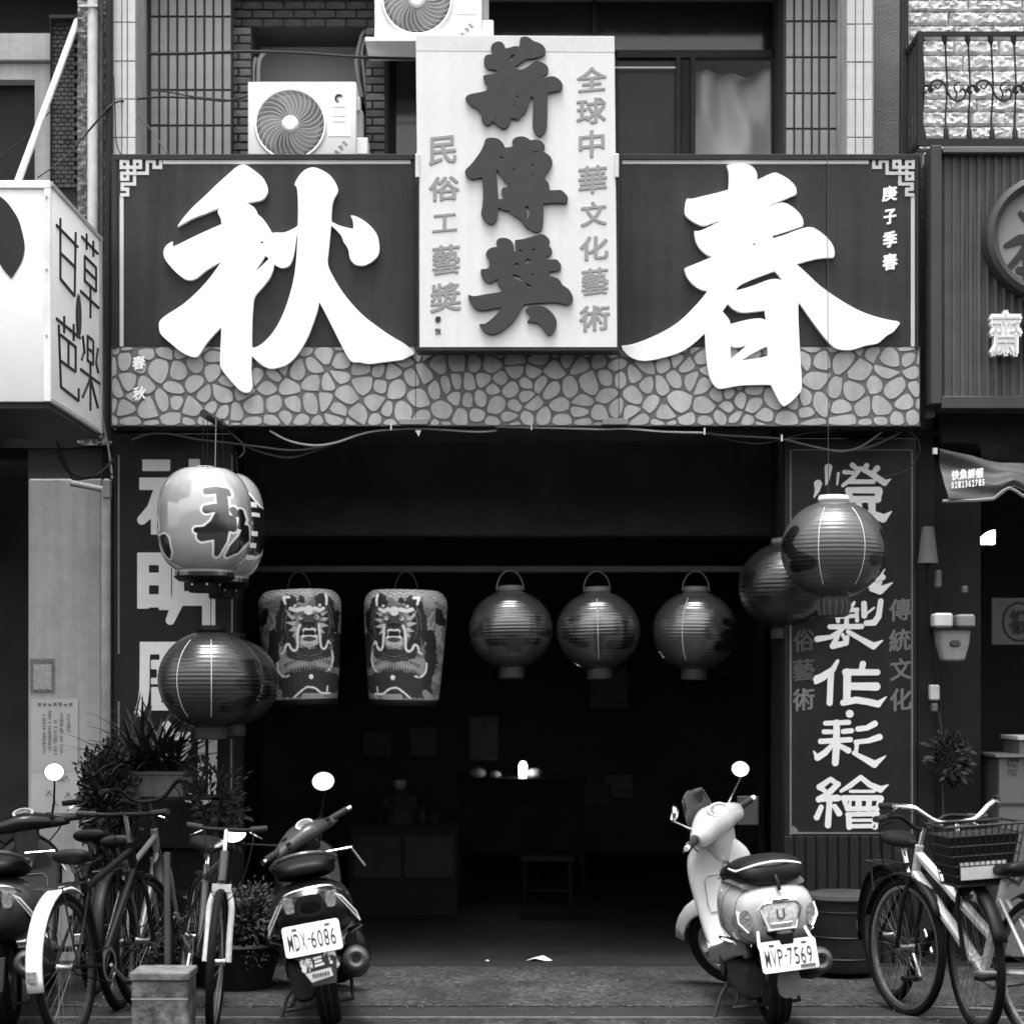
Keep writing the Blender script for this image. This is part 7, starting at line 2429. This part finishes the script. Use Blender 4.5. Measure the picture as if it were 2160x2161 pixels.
# ================================================================== right side odds and ends
cn = thing('lamp_shade', 'grey cone shaped lamp shade beside the right pillar', 'lamp shade', P(1957, 1190, -.12))
MB().lathe([(.055, 0), (.06, .004), (.035, .21), (.03, .215), (.001, .215)], 24, caps=False).build('cone', mat('cone_grey', .10, .5), cn, world=False)
MB().tube([(0, 0, 0), (0, 0, -.06), (.01, 0, -.3), (.0, 0, -.42)], .012, 6).build('holder', plastic_black, cn, world=False)
mt = thing('water_dispenser', 'pale wall box with two clear lids hanging right of the right pillar', 'box', P(2008, 1395, -.16))  # meter-like box on the wall
MB().loft([ring((0, 0, z), UX, UY, hw, hd2, 4, 20) for z, hw, hd2 in ((0, .055, .05), (.01, .068, .06), (.10, .092, .075), (.18, .10, .08))]).build('body', mat('box_pale', .30, .4, dirt=.2), mt, world=False)
MB().box(-.122, .122, -.10, .05, .18, .192).build('shelf_lip', plastic_black, mt, world=False)
MB().box(-.118, -.012, -.085, .04, .192, .275).build('lid', mat('lid_pale', .62, .3), mt, world=False, bevel=.012)
MB().box(.012, .116, -.085, .04, .192, .268).build('lid', mat('lid_grey', .26, .3), mt, world=False, bevel=.012)
MB().loft([ring((0, -.076 - .004 * k, .10), UX, UZ, .032 - .004 * k, .020 - .003 * k, 2.4, 14) for k in range(3)]).build('emblem', mat('emblem_dim', .06, .5), mt, world=False)
for k, (a, c, d, e, mm_) in enumerate(((1962, 1982, 1445, 1478, mat('tag_bright', .5, .6)), (1972, 1986, 1203, 1240, mat('tag_mid', .12, .5)), (2030, 2042, 1236, 1252, mat('tag_mid', .12)), (1966, 1978, 1484, 1502, mat('tag_mid', .12)))):
    o_ = MB().pbox(a, c, d, e, -.10, -.04).build('wall_fitting', mm_, bevel=.008)
    tag(o_, ['pale little box on the wall under the wall box with lids', 'small grey fitting above the wall box with lids', 'small round fitting at the upper right of the wall box', 'small grey plug under the pale little box'][k], 'fitting')
cable('black cord running down beside the right pillar', [(1958, 1190, -.1), (1962, 1300, -.1), (1975, 1420, -.08), (1985, 1520, -.06), (1990, 1660, -.06), (1992, 1760, -.04)], .006, cable_b)
cable('grey cord hanging from the small fittings right of the pillar', [(1975, 1480, -.06), (1985, 1540, -.06), (1988, 1620, -.06), (1990, 1880, -.06)], .005, mat('cable_dim', .05))
q = P(2003, 1600, -.12)
leaf_cloud('leafy_plant', 'small dark dried plant hung on the wall right of the right pillar', 'plant', (q.x, q.y, q.z), (.12, .08, .13), 500, .05, leaf_dark, 31)

# banner awning
bn = thing('awning', 'dark drooping cloth awning with small white lettering at the right edge', 'awning', P(2100, 1060, -.5))
vs = []
nx, nz = 60, 16
edge = [(1978, 948, 1058), (2010, 955, 1057), (2050, 962, 1056), (2085, 972, 1053), (2098, 974, 1048), (2112, 976, 1036), (2124, 976, 1030), (2138, 976, 1036), (2152, 976, 1046), (2180, 978, 1060), (2300, 985, 1066)]
ex = [e[0] for e in edge]
for j in range(nz + 1):
    for i in range(nx + 1):
        x = 1978 + (2300 - 1978) * i / nx
        top, bot = np.interp(x, ex, [e[1] for e in edge]), np.interp(x, ex, [e[2] for e in edge])
        v = j / nz
        xx = x + 10 * v * (1 - i / nx)
        fold = .03 * math.sin(v * 7 + x * .012) * math.exp(-(x - 1978) / 160.0) + .012 * math.sin(v * 13 - x * .02)
        p = P(xx, top + (bot - top) * v, -.5)
        vs.append((p.x, p.y - .12 * v + fold, p.z))
b = MB().add(vs, [(j * (nx + 1) + i, j * (nx + 1) + i + 1, (j + 1) * (nx + 1) + i + 1, (j + 1) * (nx + 1) + i) for j in range(nz) for i in range(nx)])
b.build('cloth', mat('awning_cloth', .05, .55, var=.15), bn)
b = MB().tube([P(*v_) for v_ in [(edge[i][0] + (10 if i < 4 else 4), edge[i][2], -.63) for i in range(len(edge))]], .010, 6)
b.build('hem', mat('hem_grey', .16, .6), bn)
lw = mat('awning_white', .85, .5)
for i, ch in enumerate('快魚鮮蝦'):
    text_at(ch, 2015 + i * 17, 1003 - i * 1.5, 15, 21, -.625, lw, bn, weight=0, slope=.15, bold=.05)
for i, ch in enumerate('02-2362715'):
    text_at(ch, 2009 + i * 7.2, 1024 - i * .7, 5, 14, -.625, lw, bn, weight=.03)
tag(MB().pbox(1968, 1977, 945, 958, -.45, -.42).build('awning_clip', alu), 'small pale clip at the upper corner of the awning', 'clip')
# lit lamp, poster and booth of the shop at the right
lp = thing('wall_lamp', 'bright lit lamp deep in the shop at the right edge', 'lamp', P(2085, 1148, 1.2))
b = MB()
pz = [(2067, 1148), (2099, 1148), (2099, 1118), (2088, 1121), (2072, 1134)]
b.prism([(P(a, c, 1.2).x, P(a, c, 1.2).z) for a, c in pz], 1.2, 1.3).build('shade', mat('lamp_on', .9, .5, emit=3.0), lp, bevel=.004)
MB().pbox(2064, 2102, 1149, 1154, 1.19, 1.3).build('rim', plastic_black, lp)
po = thing('poster', 'grey poster with a ringed character inside the shop at the right edge', 'poster', P(2125, 1362, 1.0))
MB().pbox(2092, 2240, 1262, 1360, 1.0, 1.02).build('sheet', mat('poster_grey', .13, .7), po)
q = P(2150, 1312, .995)
MB().tube([(q.x + S(34, 1) * math.cos(a), q.y, q.z + S(40, 1) * math.sin(a)) for a in [2 * math.pi * k / 40 for k in range(40)]], .006, 6, closed=True).build('ring', mat('poster_ink', .03, .6), po)
text_at('福', 2151, 1312, 44, 52, .99, mat('poster_ink', .03), po, weight=.04)
bo = thing('booth', 'pale grey booth counter with dark lettering at the right edge', 'booth', P(2150, 0, .0) - Vector((0, 0, P(2150, 0, 0).z)))
bm_ = mat('booth_grey', .13, .6, var=.06, dirt=.1)
MB().pbox(2106, 2500, 1597, 2020, .0, .5).build('counter', bm_, bo, bevel=.004)
MB().pbox(2100, 2500, 1592, 1598, -.03, .5).build('counter_top', mat('booth_top', .17, .5), bo)
MB().pbox(2150, 2500, 1560, 1592, .05, .45).build('upper_box', bm_, bo)
MB().pbox(2146, 2500, 1553, 1562, .03, .45).build('upper_lid', mat('lid_white', .55, .5), bo, bevel=.003)
MB().pbox(2108, 2500, 1694, 1700, -.006, .0).build('groove', mat('booth_dark', .04, .6), bo)
for i, ch in enumerate('營業'):
    text_at(ch, 2137 + i * 34, 1618, 28, 34, -.005, ink, bo, weight=.04)
bpy.data.objects.remove(FONT_O)
